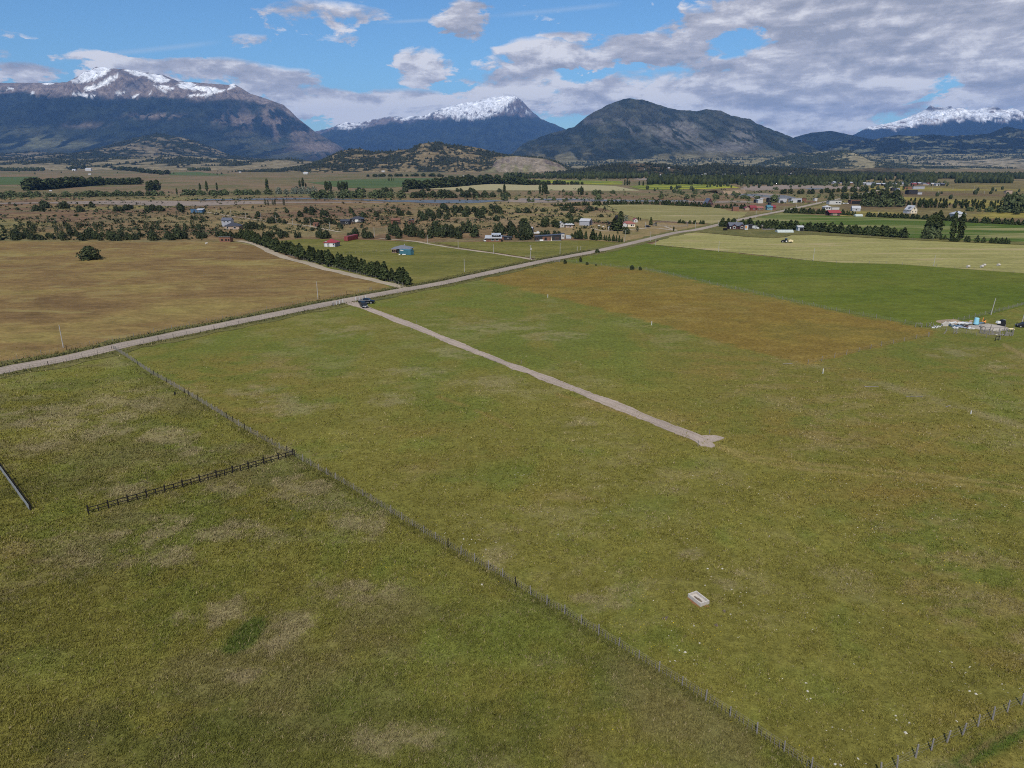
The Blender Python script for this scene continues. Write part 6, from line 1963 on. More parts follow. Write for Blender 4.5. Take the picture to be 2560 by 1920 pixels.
o, w = house('farmhouse', 'cream farmhouse with a terracotta roof beside the big dark bushes', 1556, 1587, 567.5, 2.3, 6, 'hip', 1.6, 'cream_wall', 'terracotta_roof', 'house', R(-3), [('f', 0.22, 1.2, 1.0, 1.1), ('f', 0.36, 1.2, 0.8, 1.0), ('f', -0.12, 1.3, 0.8, 0.9)], ov=0.4)
annex(o, 'gable_wing', 3.6, 3, 2.2, 0.9, 'gy', 'white_wall', 'terracotta_roof', (-w * 0.34, -3.2, 0))
o, w = house('cottage', 'small white cottage with red roof behind the terracotta farmhouse', 1584, 1594, 556, 2.0, 4, 'gy', 1.2, 'white_wall', 'red_roof', 'house', 0, [('f', 0, 1.2, 0.7, 0.8)])
p = at(1522, 575)
o = empty('water_tower', (p.x, p.y, 0), 0, 'black water tank on a tall frame beside the big dark bushes', 'water tank')
fr = MB()
for sx in (-0.9, 0.9):
    for sy in (-.9, .9):
        fr.box((sx, sy, 1.9), (0.15, 0.15, 4.0))
fr.box((0, 0, 3.9), (2.2, 2.2, 0.12)).build('frame', M['darkwood'], o)
MB().tube((0, 0, 3.96), (0, 0, 5.4), 0.9, 0.85, 12).build('tank', M['black'], o)
p = at(1540, 560)
o = empty('water_tower', (p.x, p.y, 0), 0, 'black water tank showing above the big dark bushes', 'water tank')
MB().box((0, 0, 2.3), (1.6, 1.6, 4.8)).build('frame', M['darkwood'], o)
MB().tube((0, 0, 4.7), (0, 0, 6.3), 1.1, 1.0, 12).build('tank', M['black'], o)
o, w = house('outhouse', 'tiny white outhouse below the black water tank', 1520.5, 1525.5, 575.5, 1.9, 1.2, 'monof', 0.2, 'white_wall', 'grey_tin', 'hut', 0, ov=0.05, door=('f', 0, 0.7, 1.5, 'tan_wall'))
for x, y, lb in ((1497, 567, 'white animal on the dry yard, nearer the metal shed'), (1508, 568.5, 'white animal on the dry yard, nearer the water tank'), (516, 611, 'white animal grazing in front of the brick hut')):
    p = at(x, y)
    s_ = empty('sheep', (p.x, p.y, 0), random.random(), lb, 'sheep')
    bd = MB()
    bd.tube((-.6, 0, .62), (-.3, 0, .68), .16, .34, 8).tube((-.3, 0, .68), (.35, 0, .68), .34, .33, 8).tube((.35, 0, .68), (.6, 0, .72), .33, .15, 8).tube((.55, 0, .75), (.85, 0, .95), .13, .1, 7).tube((.82, 0, .95), (1.05, 0, .86), .11, .06, 7)
    for lx in (-.35, .35):
        for ly in (-.16, .16):
            bd.tube((lx, ly, 0), (lx, ly, .5), .04, .07, 5)
    bd.build('body', M['white'], s_)
# corral of grey rails
o = empty('corral', at(1660, 562), 0, 'old grey rail corral beside the farm lane', 'corral')
b0 = at(1660, 562)
cr = [(1632, 566), (1642, 557.5), (1680, 556.5), (1718, 558.5), (1720, 566.5), (1690, 569), (1632, 566)]
cw = polyline_points(cr, 2.4)
pm = post_mesh('post', 0.09, 1.6, M['greywood'])
for q in cw:
    link('post', pm, o, q - b0)
for h in (0.4, 0.8, 1.2, 1.5):
    wires([q - b0 for q in cw], (h,), 0.055).build('rail', M['greywood'], o)

# ---- right: house with the dark roof and its yard
o, w = house('house', 'plum house with dark slate roof and white gable trim before the windbreak', 1824, 1857, 573.5, 2.5, 7, 'gx', 1.9, 'plum_wall', 'slate_roof', 'house', 0, [('f', -0.21, 1.5, 1.2, 1.1), ('f', 0.33, 1.3, 0.6, 1.4), ('f', 0.42, 1.3, 0.6, 1.4)], ov=0.5, chim=(0.1, 0.0))
for u in (-0.22, 0.36):
    q = annex(o, 'gable_wing', 3.4, 2.0, 2.4, 1.3, 'gy', 'plum_wall', 'slate_roof', (u * w, -4.2, 0))
    MB().box((u * w, -5.24, 1.4), (1.7, 0.08, 1.5)).build('trim', M['white'], o)
    MB().box((u * w, -5.28, 1.4), (1.3, 0.08, 1.1)).build('window', M['glass'], o)
MB().box((-0.42 * w, -3.6, 1.1), (1.3, 0.1, 1.0)).build('window', M['white'], o)
p = at(1813, 576)
o = empty('hay_rack', (p.x, p.y, 0), 0, 'dark slatted crate in the yard before the plum house', 'crate')
for i in range(9):
    MB().box((-1.3 + i * .325, 0, .8), (0.1, 1.2, 1.5)).build('slat', M['darkwood'], o)
MB().box((0, 0, .1), (2.9, 1.3, .1)).build('base', M['darkwood'], o)
o, w = house('kiosk', 'narrow orange and white kiosk beside the plum house', 1862.5, 1870, 575, 3.0, 2.4, 'flat', 0.1, 'white_wall', 'white_roof', 'kiosk', 0, ov=0.05)
MB().box((-0.2 * w, -1.24, 2.0), (w * .5, 0.06, 1.6)).build('panel', M['orangep'], o)
o, w = house('shed', 'dark open carport under the windbreak by the kiosk', 1871, 1882, 572, 2.4, 4, 'monof', 0.3, 'dark_wall', 'dark_roof', 'shed', 0)


def van(x, y, rz, label, mat, L_=4.8, hgt=2.1):
    p = at(x, y)
    o = empty('van', (p.x, p.y, 0), rz, label, 'van')
    MB().prism([(-L_ / 2, .35), (L_ / 2, .35), (L_ / 2, 1.0), (L_ / 2 - .9, 1.15), (L_ / 2 - 1.5, hgt), (-L_ / 2, hgt)], -.9, .9, 'y').build('body', mat, o)
    for s in (-1, 1):
        MB().box((L_ / 2 - 1.75, s * .9, 1.5), (.8, .05, .5)).build('window', M['glass'], o)
        for sx in (-1, 1):
            MB().tube((sx * L_ * .32, s * .93, .34), (sx * L_ * .32, s * .72, .34), .34, None, 10).build('wheel', M['rubber'], o)
    k = L_ / 2 - 1.2
    wsh = MB().quad((L_ / 2 - .93, -.8, 1.2), (L_ / 2 - .93, .8, 1.2), (L_ / 2 - 1.45, .8, hgt - .1), (L_ / 2 - 1.45, -.8, hgt - .1)).build('windscreen', M['glass'], o)
    wsh.location = (0.03, 0, 0.02)
    return o


van(1889, 572.5, R(-60), 'white van parked among sheds under the long windbreak', M['white'])
o, w = house('shed', 'small grey box shed under the windbreak past the white van', 1904.5, 1911, 572, 2.3, 2.4, 'flat', 0.1, 'tan_wall', 'grey_tin', 'shed', 0, ov=0.05)
p = at(1921, 574.5)
mb = MB()
for i in range(12):
    mb.tube((-4.5 + random.random(), random.gauss(0, .3), .2 + .12 * (i % 4)), (4.5 - random.random(), random.gauss(0, .3), .2 + .12 * (i % 4)), .12, None, 5)
tag(mb.build('log_pile', M['greywood'], None, (p.x, p.y, 0)), 'long pile of grey poles before the windbreak', 'log pile')
# greenhouse tunnel
def tunnel(label, x0, x1, yb, d, hgt):
    a, b = at(x0, yb), at(x1, yb)
    w = (b - a).length
    o = empty('greenhouse', ((a.x + b.x) / 2, a.y + d / 2, 0), 0, label, 'greenhouse')
    prof = [(-d / 2 * math.cos(t), hgt * math.sin(t) - .02) for t in np.linspace(0, math.pi, 9)]
    MB().prism(prof, -w / 2, w / 2, 'x').build('cover', M['poly'], o)
    for i in range(7):
        pr = [(-(d / 2 + .04) * math.cos(t), (hgt + .04) * math.sin(t) - .02) for t in np.linspace(0, math.pi, 9)]
        x = -w / 2 + w * i / 6
        rb = MB()
        for q, r in zip(pr, pr[1:]):
            rb.tube((x, q[0], q[1]), (x, r[0], r[1]), .05, None, 4)
        rb.build('hoop', M['grey_tin'], o)


tunnel('long low pale greenhouse tunnel before the dark windbreak', 1944, 1984, 581.5, 5.0, 1.7)
tunnel('short pale greenhouse tunnel beside the red house hedge', 2139, 2157, 541, 4.0, 1.8)
o, w = house('shed', 'open white-roofed shed just past the greenhouse tunnel', 1994.5, 2008, 577.5, 2.6, 4, 'gx', 0.8, 'grey_tin', 'white_roof', 'shed', 0, door=('f', 0.15, 2.4, 2.0, 'black'))
# houses by the far road
o, w = house('barn', 'brown barn with a pale roof at the edge of the hay field', 1832, 1847, 528, 2.8, 7, 'monob', 1.6, 'brick_wall', 'pale_roof', 'barn', R(-8))
o, w = house('house', 'long brick-red house with dull red roof near the far road', 1876, 1891, 526, 2.6, 7, 'gx', 1.8, 'red_wall', 'wine_roof', 'house', 0, [('f', 0.1, 1.3, 1.2, 1.0)])
o, w = house('house', 'brown-red low house adjoining the long brick-red one', 1892, 1908, 526, 2.3, 7, 'gx', 1.3, 'brown_wall', 'terracotta_roof', 'house', 0, [('f', -0.2, 1.2, 1.2, 1.0), ('f', 0.2, 1.2, 1.2, 1.0)])
o, w = house('shed', 'small grey hut at the head of the red houses', 1863, 1874, 525.5, 2.2, 5, 'gy', 1.0, 'tan_wall', 'wine_roof', 'shed', 0)
o, w = house('house', 'turquoise house near the far road', 1918, 1931, 525, 2.8, 7, 'gx', 1.6, 'teal_wall', 'teal_tin', 'house', R(-5), [('f', -0.2, 1.4, 1.0, 1.0)])
o, w = house('house', 'red-roofed timber house touching the turquoise one', 1930, 1939, 525, 2.6, 6, 'gx', 1.8, 'brown_wall', 'wine_roof', 'house', 0)
o, w = house('cabin', 'steep dark A-frame cabin above the hay field windbreak', 1766, 1783, 511.5, 0.6, 9, 'gy', 6.0, 'plum_wall', 'slate_roof', 'cabin', R(10), [('f', 0, 1.6, 2.5, 1.6)])
o, w = house('shed', 'dark stand with a flat roof behind the turquoise house', 1922, 1928, 514, 3.0, 4, 'flat', .2, 'dark_wall', 'dark_roof', 'shed', 0)
# yard with white roofs
o, w = house('shed', 'white tent-like shed at the near end of the white-roofed yard', 1895, 1907, 508, 3.6, 6, 'monol', 1.2, 'white_wall', 'white_roof', 'shed', 0)
o, w = house('shed', 'dark shed in the shade beside the white tent-like shed', 1888, 1896, 507, 3.2, 6, 'flat', .2, 'dark_wall', 'dark_roof', 'shed', 0)
o, w = house('shed', 'dark open shed with a white roof under the big round tree', 1921, 1938, 506, 4.0, 8, 'monob', 1.2, 'dark_wall', 'white_roof', 'shed', 0)
o, w = house('shed', 'grey workshop in the middle of the white-roofed yard', 1948, 1966, 507, 3.6, 8, 'monob', 1.4, 'grey_wall', 'pale_roof', 'shed', 0, door=('f', -.2, 3, 2.6, 'dark_wall'))
o, w = house('shed', 'widest open shed with a white roof in the yard', 1978, 2004, 506, 3.6, 9, 'monob', 1.2, 'grey_wall', 'white_roof', 'shed', 0, door=('f', .25, 4, 2.8, 'black'))
o, w = house('truck_box', 'white box trailer in front of the widest open shed', 1982, 1991, 507.5, 2.6, 3, 'flat', .05, 'white_wall', 'white_roof', 'trailer', 0, ov=0)
o, w = house('shed', 'dark yellowish shed at the far end of the white-roofed yard', 2005, 2015, 506, 4.0, 6, 'monob', .8, 'brown_wall', 'dark_roof', 'shed', 0)
o, w = house('hut', 'small white hut with dark roof alone beside the straight road', 2036, 2043, 502.5, 2.6, 4, 'monob', 1.0, 'white_wall', 'dark_roof', 'hut', 0)
o, w = house('warehouse', 'long white industrial shed beside the straight road', 2073, 2103, 511, 2.8, 8, 'monob', 1.2, 'white_wall', 'pale_roof', 'shed', 0, [('f', 0.1, 2.0, 2, 1), ('f', 0.35, 2, 2, 1)], ov=0.3)
o, w = house('barn', 'wide open-fronted dark timber shed against the wood', 2127, 2156, 510, 3.8, 8, 'monob', .6, 'brown_wall', 'tan_wall', 'shed', 0)
MB().box((0, -4.1, 1.7), (w * .9, .2, 3.0)).build('shade_panel', M['black'], o)  # black slab across the front stands in for the shaded interior
o, w = house('house', 'white house partly hidden by the hedge above the red house', 2062, 2078, 525, 2.6, 7, 'hip', 1.5, 'white_wall', 'white_roof', 'house', 0, [('f', -.2, 1.8, 1.4, 1.4), ('f', .2, 1.8, 1.4, 1.4)])
o, w = house('shed', 'low white shed extending behind the hedge above the red house', 2080, 2098, 524, 1.7, 6, 'monob', .7, 'white_wall', 'white_roof', 'shed', 0)
o, w = house('house', 'dark red house with wine-red roof on the lush field edge', 2073.5, 2101, 539.3, 2.6, 8, 'gx', 1.8, 'plum_wall', 'red_roof', 'house', R(2), [('f', -.3, 1.3, 1.2, 1.2), ('f', .3, 1.3, 1.2, 1.2)], ov=.6)
for u in (-.12, 0.0, .12):
    MB().box((u * w, -4.05, 1.2), (1.0, .1, 2.0)).build('door', M['tan_wall'], o)
o, w = house('house', 'grey house with a bright white roof above the small greenhouse', 2131, 2150, 528, 2.6, 7, 'gx', 2.0, 'grey_wall', 'white_roof', 'house', R(-14), [('f', 0, 1.3, 1.4, 1.0)])
# cream house with steep gable
o, w = house('house', 'cream gabled house with pale roof alone on the dry flats', 2276, 2294, 533.5, 3.4, 8, 'gy', 3.4, 'cream_wall', 'white_roof', 'house', R(14), [('f', 0.0, 4.4, 1.3, 1.6), ('f', -.25, 1.6, 1.0, 1.2), ('f', .25, 1.6, 1.0, 1.2), ('l', 0, 2.0, 1.6, 1.2)], ov=.4)
annex(o, 'side_porch', 2.6, 5, 2.2, -.8, 'monol', 'lilac_wall', 'pale_roof', (-w / 2 - 1.4, 0, 0))
annex(o, 'dormer', 2.4, 2.4, 4.8, .8, 'gy', 'white_wall', 'slate_roof', (-w * .28, -1, 0))
o, w = house('house', 'pale house with dark windows half behind the columnar poplars', 2386, 2414, 544, 2.8, 8, 'hip', 2.2, 'white_wall', 'pale_roof', 'house', 0, [('f', -.3, 1.5, 1.4, 1.2), ('f', .3, 1.5, 1.4, 1.2)])
o, w = house('hangar', 'white-roofed shed with dark open side on the flats by the village', 2271, 2293, 486, 5.0, 10, 'monob', 1.2, 'dark_wall', 'white_roof', 'shed', 0)
o, w = house('shed', 'small pale sheds joined beside the dark-sided hangar', 2294, 2305, 486, 3.0, 6, 'flat', .3, 'grey_wall', 'grey_roof', 'shed', 0)
for x0, x1, y, wl, rf, lb in ((2230, 2238, 477, 'dark_wall', 'dark_roof', 'small black hut on the flats near the road'), (2241, 2249, 477.5, 'lilac_wall', 'white_roof', 'small whitish hut next to the black one on the flats'),
                              (2262, 2280, 473.5, 'brick_wall', 'dark_roof', 'low brick-red shed in front of the village'), (2283, 2311, 472.5, 'lilac_wall', 'grey_roof', 'low bluish shed in front of the village'),
                              (2515, 2530, 484, 'tan_wall', 'tan_wall', 'tan hut standing before the great leafy clump')):
    house('hut', lb, x0, x1, y, 3.2, 6, 'monob', 1.2, wl, rf, 'hut', 0)
# village in the distance: simple one-mesh houses
vg = [(2150, 462, 9), (2160, 462, 8), (2172, 463, 9), (2181, 462, 7), (2190, 463.5, 12), (2200, 463, 9), (2208, 464, 8), (2233, 462.5, 10), (2252, 460.5, 9), (2283, 461, 10), (2284, 464.5, 11), (2297, 462.5, 8), (2308, 463, 9), (2318, 463, 9),
      (2330, 463.5, 9), (2342, 464, 10), (2354, 464, 9), (2070, 461, 5), (2084, 460, 6), (2100, 460.5, 5), (2126, 460.5, 6)]
for i, (x, y, wpx) in enumerate(vg):
    a, b = at(x - wpx / 2, y), at(x + wpx / 2, y)
    w = (b - a).length
    c = (a + b) / 2
    hh = random.uniform(2.4, 3.4)
    mb = walls_mb(w, 9, hh, 1.5, 'gx')
    nw = len(mb.f)
    r2 = roof_mb(w, 9, hh, 1.5, 'gx', .4)
    k = len(mb.v)
    mb.v += r2.v
    mb.f += [tuple(k + q for q in f) for f in r2.f]
    ob = mb.build('village_house', M[random.choice(['white_wall', 'brown_wall', 'lilac_wall', 'tan_wall', 'grey_wall', 'dark_wall'])], None, (c.x, c.y, 0), random.gauss(0, .2))
    ob.data.materials.append(M[random.choice(['white_roof', 'pale_roof', 'pale_roof', 'slate_roof', 'wine_roof', 'grey_roof'])])
    for f in ob.data.polygons[nw:]:
        f.material_index = 1
    tag(ob, 'tiny pale house of the far village along the road', 'house', 'houses of the far village')
FAR_B = [(186, 427, 9, 'small white shed on the far plain, first of a pair'), (222, 427, 13, 'longer white shed on the far plain, second of a pair'), (765, 435.5, 11, 'white barn alone on the far plain below the blue slope'),
                                      (127, 478, 5, 'tiny white hut before the far tall pines'), (600, 431.5, 5, 'tiny white house at the foot of the far hills'), (958, 430, 7, 'white farm on the pale clearing below the wooded hill'), (1165, 446, 14, 'white shed in the wood behind the ripe field'),
                                      (225, 437, 6, 'tiny white building near the plantation strip'), (142, 404.5, 5, 'tiny white house on the rounded hill')]


def on_land(px, py):
    """where the view of a photograph pixel meets the hills or the plain"""
    dx, dy, dz = ray(px, py)
    d = Vector((dx, dy, dz)).normalized()
    best = None
    for bv in LAND:
        hit = bv.ray_cast(Vector((0, 0, H)), d)
        if hit[0] is not None and (best is None or hit[3] < best[1]):
            best = (hit[0], hit[3])
    if dz < 0:
        q = at(px, py)
        if best is None or (q - Vector((0, 0, H))).length < best[1]:
            return q
    return best[0] if best else at(px, max(py, 425))


def tiny_house(name, label, x, y, wpx, group=None):
    c = on_land(x, y)
    w = wpx * c.y / F
    mb = walls_mb(w, w * .5, w * .28, w * .16, 'gx')
    nw = len(mb.f)
    r2 = roof_mb(w, w * .5, w * .28, w * .16, 'gx', .4)
    k = len(mb.v)
    mb.v += r2.v
    mb.f += [tuple(k + q for q in f) for f in r2.f]
    ob = mb.build(name, M['white_wall'], None, (c.x, c.y, c.z), random.gauss(0, .15))
    ob.data.materials.append(M['white_roof'])
    for f in ob.data.polygons[nw:]:
        f.material_index = 1
    tag(ob, label, 'house', group)


for x, y in ((1652, 438.5), (1757, 438), (1763, 436.5), (1804, 437), (1812, 437), (1830, 437.5), (1855, 436.5), (1870, 436), (1893, 432.5), (1978, 435), (1985, 435.5), (1613, 424.5), (1672, 421)):
    tiny_house('hamlet_house', 'tiny white house at the foot of the dark wooded hill', x, y, 5, 'hamlet below the dark wooded hill')
for x, y, wpx, lb in FAR_B:
    tiny_house('far_building', lb, x, y, wpx)

# ------------------------------------------------------------------ vehicles
def wheel(o, x, s, r=.38, w_=.24, half=.86):
    y0, y1 = s * half, s * (half - w_)
    t = empty_part('wheel', o, (x, 0, r))
    MB().tube((0, y0, 0), (0, y1, 0), r, None, 14).build('tyre', M['rubber'], t)
    MB().tube((0, y0 + s * .012, 0), (0, y0 - s * .05, 0), r * .62, None, 12).build('rim', M['rim'], t)


def empty_part(name, parent, loc):
    o = link(name, None, parent, loc)
    o.empty_display_size = .2
    return o


def pickup(x, y, rz, label, paint, canopy=False):
    p = at(x, y)
    o = empty('pickup_truck', (p.x, p.y, 0), rz, label, 'pickup truck')
    W = .92
    # lower body with wheel arches
    MB().prism([(-2.65, .50), (-2.1, .42), (-1.95, .75), (-1.75, .88), (-1.35, .88), (-1.15, .75), (-1.0, .42), (1.15, .42), (1.3, .75), (1.5, .88), (1.9, .88), (2.1, .75), (2.25, .42), (2.55, .45), (2.65, .75), (2.58, 1.02), (1.35, 1.14), (-2.62, 1.10)], -W, W, 'y').build('body', paint, o)
    cab = MB()
    n = len(cab.v)
    lo = [(-1.15, 1.12), (1.42, 1.13)]
    k = .78
    cab.v += [(-1.2, -W + .02, 1.1), (1.42, -W + .02, 1.12), (1.42, W - .02, 1.12), (-1.2, W - .02, 1.1), (-.85, -k, 1.72), (.62, -k, 1.74), (.62, k, 1.74), (-.85, k, 1.72)]
    cab.f += [(0, 1, 5, 4), (1, 2, 6, 5), (2, 3, 7, 6), (3, 0, 4, 7), (4, 5, 6, 7)]
    c = cab.build('cab', M['glass'], o)
    MB().box((-.12, 0, 1.745), (1.5, 1.54, .05)).build('roof', paint, c)
    for s in (-1, 1):
        pl = MB()
        for xa, xb in ((-1.18, -.85), (.1, .1), (1.40, .62)):
            pl.tube((xa, s * (W - .02), 1.11), (xb, s * k, 1.73), .045, None, 5)
        pl.build('pillar', paint, c)
        MB().box((-.6, s * (W + .012), 1.10), (4.0, .03, .06)).build('trim', M['chrome'], o)
        MB().box((.05, s * (W + .06), .42), (2.1, .14, .06)).build('side_step', M['chrome'], o)
        MB().box((1.15, s * (W + .10), 1.22), (.12, .2, .16)).build('mirror', M['chrome'], o)
        MB().box((2.5, s * .68, .88), (.22, .36, .17)).build('headlight', M['lamp'], o)
        MB().box((-2.64, s * .80, .92), (.06, .18, .32)).build('tail_light', M['red_wall'], o)
        for wx in (-1.55, 1.7):
            wheel(o, wx, s)
    MB().box((-1.85, 0, 1.12), (1.3, 1.6, .05)).build('load_bed', M['black'], o)
    if canopy:
        MB().tube((-1.2, -.8, 1.15), (-1.2, -.8, 1.7), .04, None, 5).tube((-1.2, .8, 1.15), (-1.2, .8, 1.7), .04, None, 5).tube((-1.2, -.8, 1.7), (-1.2, .8, 1.7), .04, None, 5).build('roll_bar', M['chrome'], o)
    MB().box((2.63, 0, .55), (.12, 1.7, .22)).build('bumper', M['black'], o)
    MB().box((-2.68, 0, .55), (.12, 1.7, .18)).build('bumper', M['chrome'], o)
    MB().box((2.63, 0, .86), (.05, .9, .2)).build('grille', M['black'], o)
    MB().box((2.70, 0, .55), (.02, .5, .13)).build('number_plate', M['plate'], o)
    return o


pickup(916.5, 758.5, R(-2), 'dark pickup seen from the side with bright trim, behind the other car', M['carpaint'], True)
va, vb = at(905, 764), at(915, 772)
dv = vb - va
o = empty('suv', at(909.5, 768.2), math.atan2(dv.y, dv.x), 'dark car facing the camera, parked on the gravel track', 'car')
W = .90
MB().prism([(-2.3, .45), (-1.75, .40), (-1.6, .72), (-1.2, .72), (-1.02, .40), (1.0, .40), (1.15, .72), (1.6, .72), (1.78, .40), (2.25, .42), (2.32, .70), (2.2, .98), (1.2, 1.08), (-2.25, 1.08)], -W, W, 'y').build('body', M['carpaint2'], o)
cab = MB()
cab.v += [(-2.22, -W + .02, 1.07), (1.25, -W + .02, 1.07), (1.25, W - .02, 1.07), (-2.22, W - .02, 1.07), (-1.95, -.72, 1.62), (.45, -.74, 1.66), (.45, .74, 1.66), (-1.95, .72, 1.62)]
cab.f += [(0, 1, 5, 4), (1, 2, 6, 5), (2, 3, 7, 6), (3, 0, 4, 7), (4, 5, 6, 7)]
c = cab.build('cab', M['glass'], o)
MB().box((-.75, 0, 1.65), (2.35, 1.44, .05)).build('roof', M['carpaint2'], c)
for s in (-1, 1):
    pl = MB()
    for xa, xb in ((-2.2, -1.93), (-.9, -.85), (.1, .0), (1.22, .45)):
        pl.tube((xa, s * (W - .02), 1.08), (xb, s * .73, 1.65), .04, None, 5)
    pl.build('pillar', M['carpaint2'], c)
    MB().box((2.2, s * .64, .82), (.2, .36, .16)).build('headlight', M['lamp'], o)
    MB().box((.95, s * (W + .09), 1.15), (.12, .18, .14)).build('mirror', M['carpaint2'], o)
    for wx in (-1.4, 1.38):
        wheel(o, wx, s, .36, .22, .88)
MB().box((2.31, 0, .50), (.1, 1.6, .2)).build('bumper', M['black'], o)
MB().box((2.375, 0, .56), (.02, .55, .14)).build('number_plate', M['plate'], o)
MB().box((2.28, 0, .80), (.06, .8, .14)).build('grille', M['chrome'], o)


def small_car(x, y, rz, label, paint):
    p = at(x, y)
    o = empty('car', (p.x, p.y, 0), rz, label, 'car')
    MB().prism([(-2.1, .3), (2.1, .3), (2.15, .7), (1.2, .95), (-2.1, .98)], -.85, .85, 'y').build('body', paint, o)
    cab = MB()
    cab.v += [(-1.9, -.83, .96), (1.15, -.83, .95), (1.15, .83, .95), (-1.9, .83, .96), (-1.4, -.65, 1.48), (.35, -.65, 1.5), (.35, .65, 1.5), (-1.4, .65, 1.48)]
    cab.f += [(0, 1, 5, 4), (1, 2, 6, 5), (2, 3, 7, 6), (3, 0, 4, 7), (4, 5, 6, 7)]
    c = cab.build('cab', M['glass'], o)
    MB().box((-.5, 0, 1.49), (1.7, 1.28, .04)).build('roof', paint, c)
    for s in (-1, 1):
        MB().box((2.1, s * .6, .68), (.1, .3, .14)).build('headlight', M['lamp'], o)
        for wx in (-1.3, 1.3):
            wheel(o, wx, s, .32, .2, .86)
    return o


small_car(2560, 818, R(170), 'black car cut by the edge of the view beside the last pole', M['black'])
small_car(1619, 568.5, R(20), 'dark car parked at the farmhouse beside the pole', M['carpaint'])
small_car(1213, 603.5, R(100), 'white car parked at the end of the brick farmhouse', M['white'])
for i, x in enumerate((2108, 2112.5, 2117)):
    small_car(x, 510, R(80 + 10 * i), 'pale car parked between the long white shed and open timber shed', M[('white', 'rim', 'white')[i]])['group'] = 'cars by the open timber shed'

# tractor with its hay machine
p = at(1961, 606.5)
o = empty('tractor', (p.x, p.y, 0), R(176), 'small dark tractor working in the pale mown field', 'tractor')
MB().prism([(-.4, .7), (1.7, .65), (1.75, 1.35), (.3, 1.5), (-.4, 1.3)], -.4, .4, 'y').build('bonnet', M['carpaint2'], o)
cab = MB()
cab.box((-.75, 0, 1.85), (1.3, 1.3, 1.2), 0, .85)
cab.build('cab', M['glass'], o)
MB().box((-.75, 0, 2.5), (1.4, 1.4, .12)).build('cab_roof', M['bluesheet'], o)
for s in (-1, 1):
    for x_, r, w_ in ((-.8, .85, .42), (1.25, .5, .3)):
        t = empty_part('wheel', o, (x_, 0, r))
        MB().tube((0, s * 1.0, 0), (0, s * (1.0 - w_), 0), r, None, 14).build('tyre', M['rubber'], t)
        MB().tube((0, s * 1.01, 0), (0, s * .9, 0), r * .5, None, 10).build('rim', M['white'], t)
MB().tube((.9, 0, 1.4), (.9, 0, 2.2), .05, None, 6).build('exhaust', M['black'], o)
o2 = empty('hay_baler', (p.x + 3.4, p.y - .1, 0), R(176), 'tan hay machine towed behind the dark tractor', 'baler')
MB().prism([(-1.3, .5), (1.2, .5), (1.0, 1.3), (-.3, 1.75), (-1.3, 1.5)], -.9, .9, 'y').build('body', M['paleboard'], o2)
MB().tube((1.1, 0, .6), (2.4, 0, .6), .06, None, 5).build('drawbar', M['black'], o2)
for s in (-1, 1):
    MB().tube((-.1, s * 1.1, .4), (-.1, s * .9, .4), .4, None, 10).build('wheel', M['rubber'], o2)
for x, y in ((2420, 669), (2454, 669), (2460, 665.5), (2496, 665)):
    p = at(x, y)
    ob = MB().tube((-.6, 0, .55), (.6, 0, .55), .55, None, 12).build('hay_bale', M['concrete'], None, (p.x, p.y, 0), .3)
    tag(ob, 'round straw bale lying in the pale mown field', 'hay bale', 'straw bales in the mown field')

# ------------------------------------------------------------------ junk heap, pen and yard at the right
def zp(zx, zy):
    """point in the enlarged view of the yard -> ground"""
    return at(2330 + zx / 9.617, 780 + zy / 9.617)


def heap(name, label, cat, mat, c, rx, ry, h, seed):
    g = np.random.default_rng(seed)
    n = 26
    X, Y = np.meshgrid(np.linspace(-1, 1, n), np.linspace(-1, 1, n))
    r = np.hypot(X, Y)
    Z = h * np.clip(1 - r, 0, 1) ** .8 * (.55 + .9 * fbm(X * 3 + seed, Y * 3, seed, 4)) - .03
    Z = np.where(r >= 1, -.06, Z)
    me = np_mesh(name, np.stack([X.ravel() * rx, Y.ravel() * ry, Z.ravel()], 1), grid_faces(n, n), mat)
    return tag(link(name, me, None, (c.x, c.y, 0)), label, cat)


heap('rubble_heap', 'long low heap of grey rubble behind the timber pen', 'rubble', M['rubble'], zp(1360, 370), 5.6, 4.2, 1.0, 3)
heap('sand_heap', 'brownish sand heap at the back of the junk yard', 'sand', M['sandheap'], zp(470, 250), 4.4, 3.6, .9, 4)
p = zp(310, 335)
o = MB().prism([(-.9, 0), (.9, 0), (.85, 1.15), (.2, 1.3), (-.95, .55)], -.35, .35, 'y').build('covered_sack', M['concrete'], None, (p.x, p.y, 0), .1)
tag(o, 'pale lumpy covered sack at the near end of the junk heap', 'sack')
p = zp(1045, 345)
o = empty('water_tank', (p.x, p.y, 0), 0, 'sky blue plastic water tank on a black base', 'water tank')
MB().box((0, 0, .35), (1.1, 1.1, .7)).build('base', M['black'], o)
MB().tube((0, 0, .7), (0, 0, 2.45), .72, .60, 16).build('tank', M['bluetank'], o)
MB().tube((0, 0, 2.44), (0, 0, 2.52), .58, .50, 16).build('lid', M['bluetank'], o)
p = zp(1225, 285)
o = empty('concrete_mixer', (p.x, p.y, 0), .3, 'orange concrete mixer with a raised arm beside the blue tank', 'mixer')
MB().tube((-.6, 0, 0), (-.25, 0, 1.9), .09, .08, 6).tube((-.25, 0, 1.9), (.1, 0, 1.0), .09, .07, 6).build('frame', M['orangep'], o)
MB().tube((.35, 0, .45), (.7, -.1, 1.0), .42, .26, 12).build('drum', M['orangep'], o)
MB().box((.3, 0, 1.15), (.5, .4, .25)).build('motor', M['black'], o)
for s in (-1, 1):
    MB().tube((.1, s * .45, .25), (.1, s * .33, .25), .25, None, 10).build('wheel', M['rubber'], o)
p = zp(1625, 345)
o = empty('tarp_stack', (p.x, p.y, 0), 0, 'steep black plastic-covered stack topped with a white bag', 'stack')
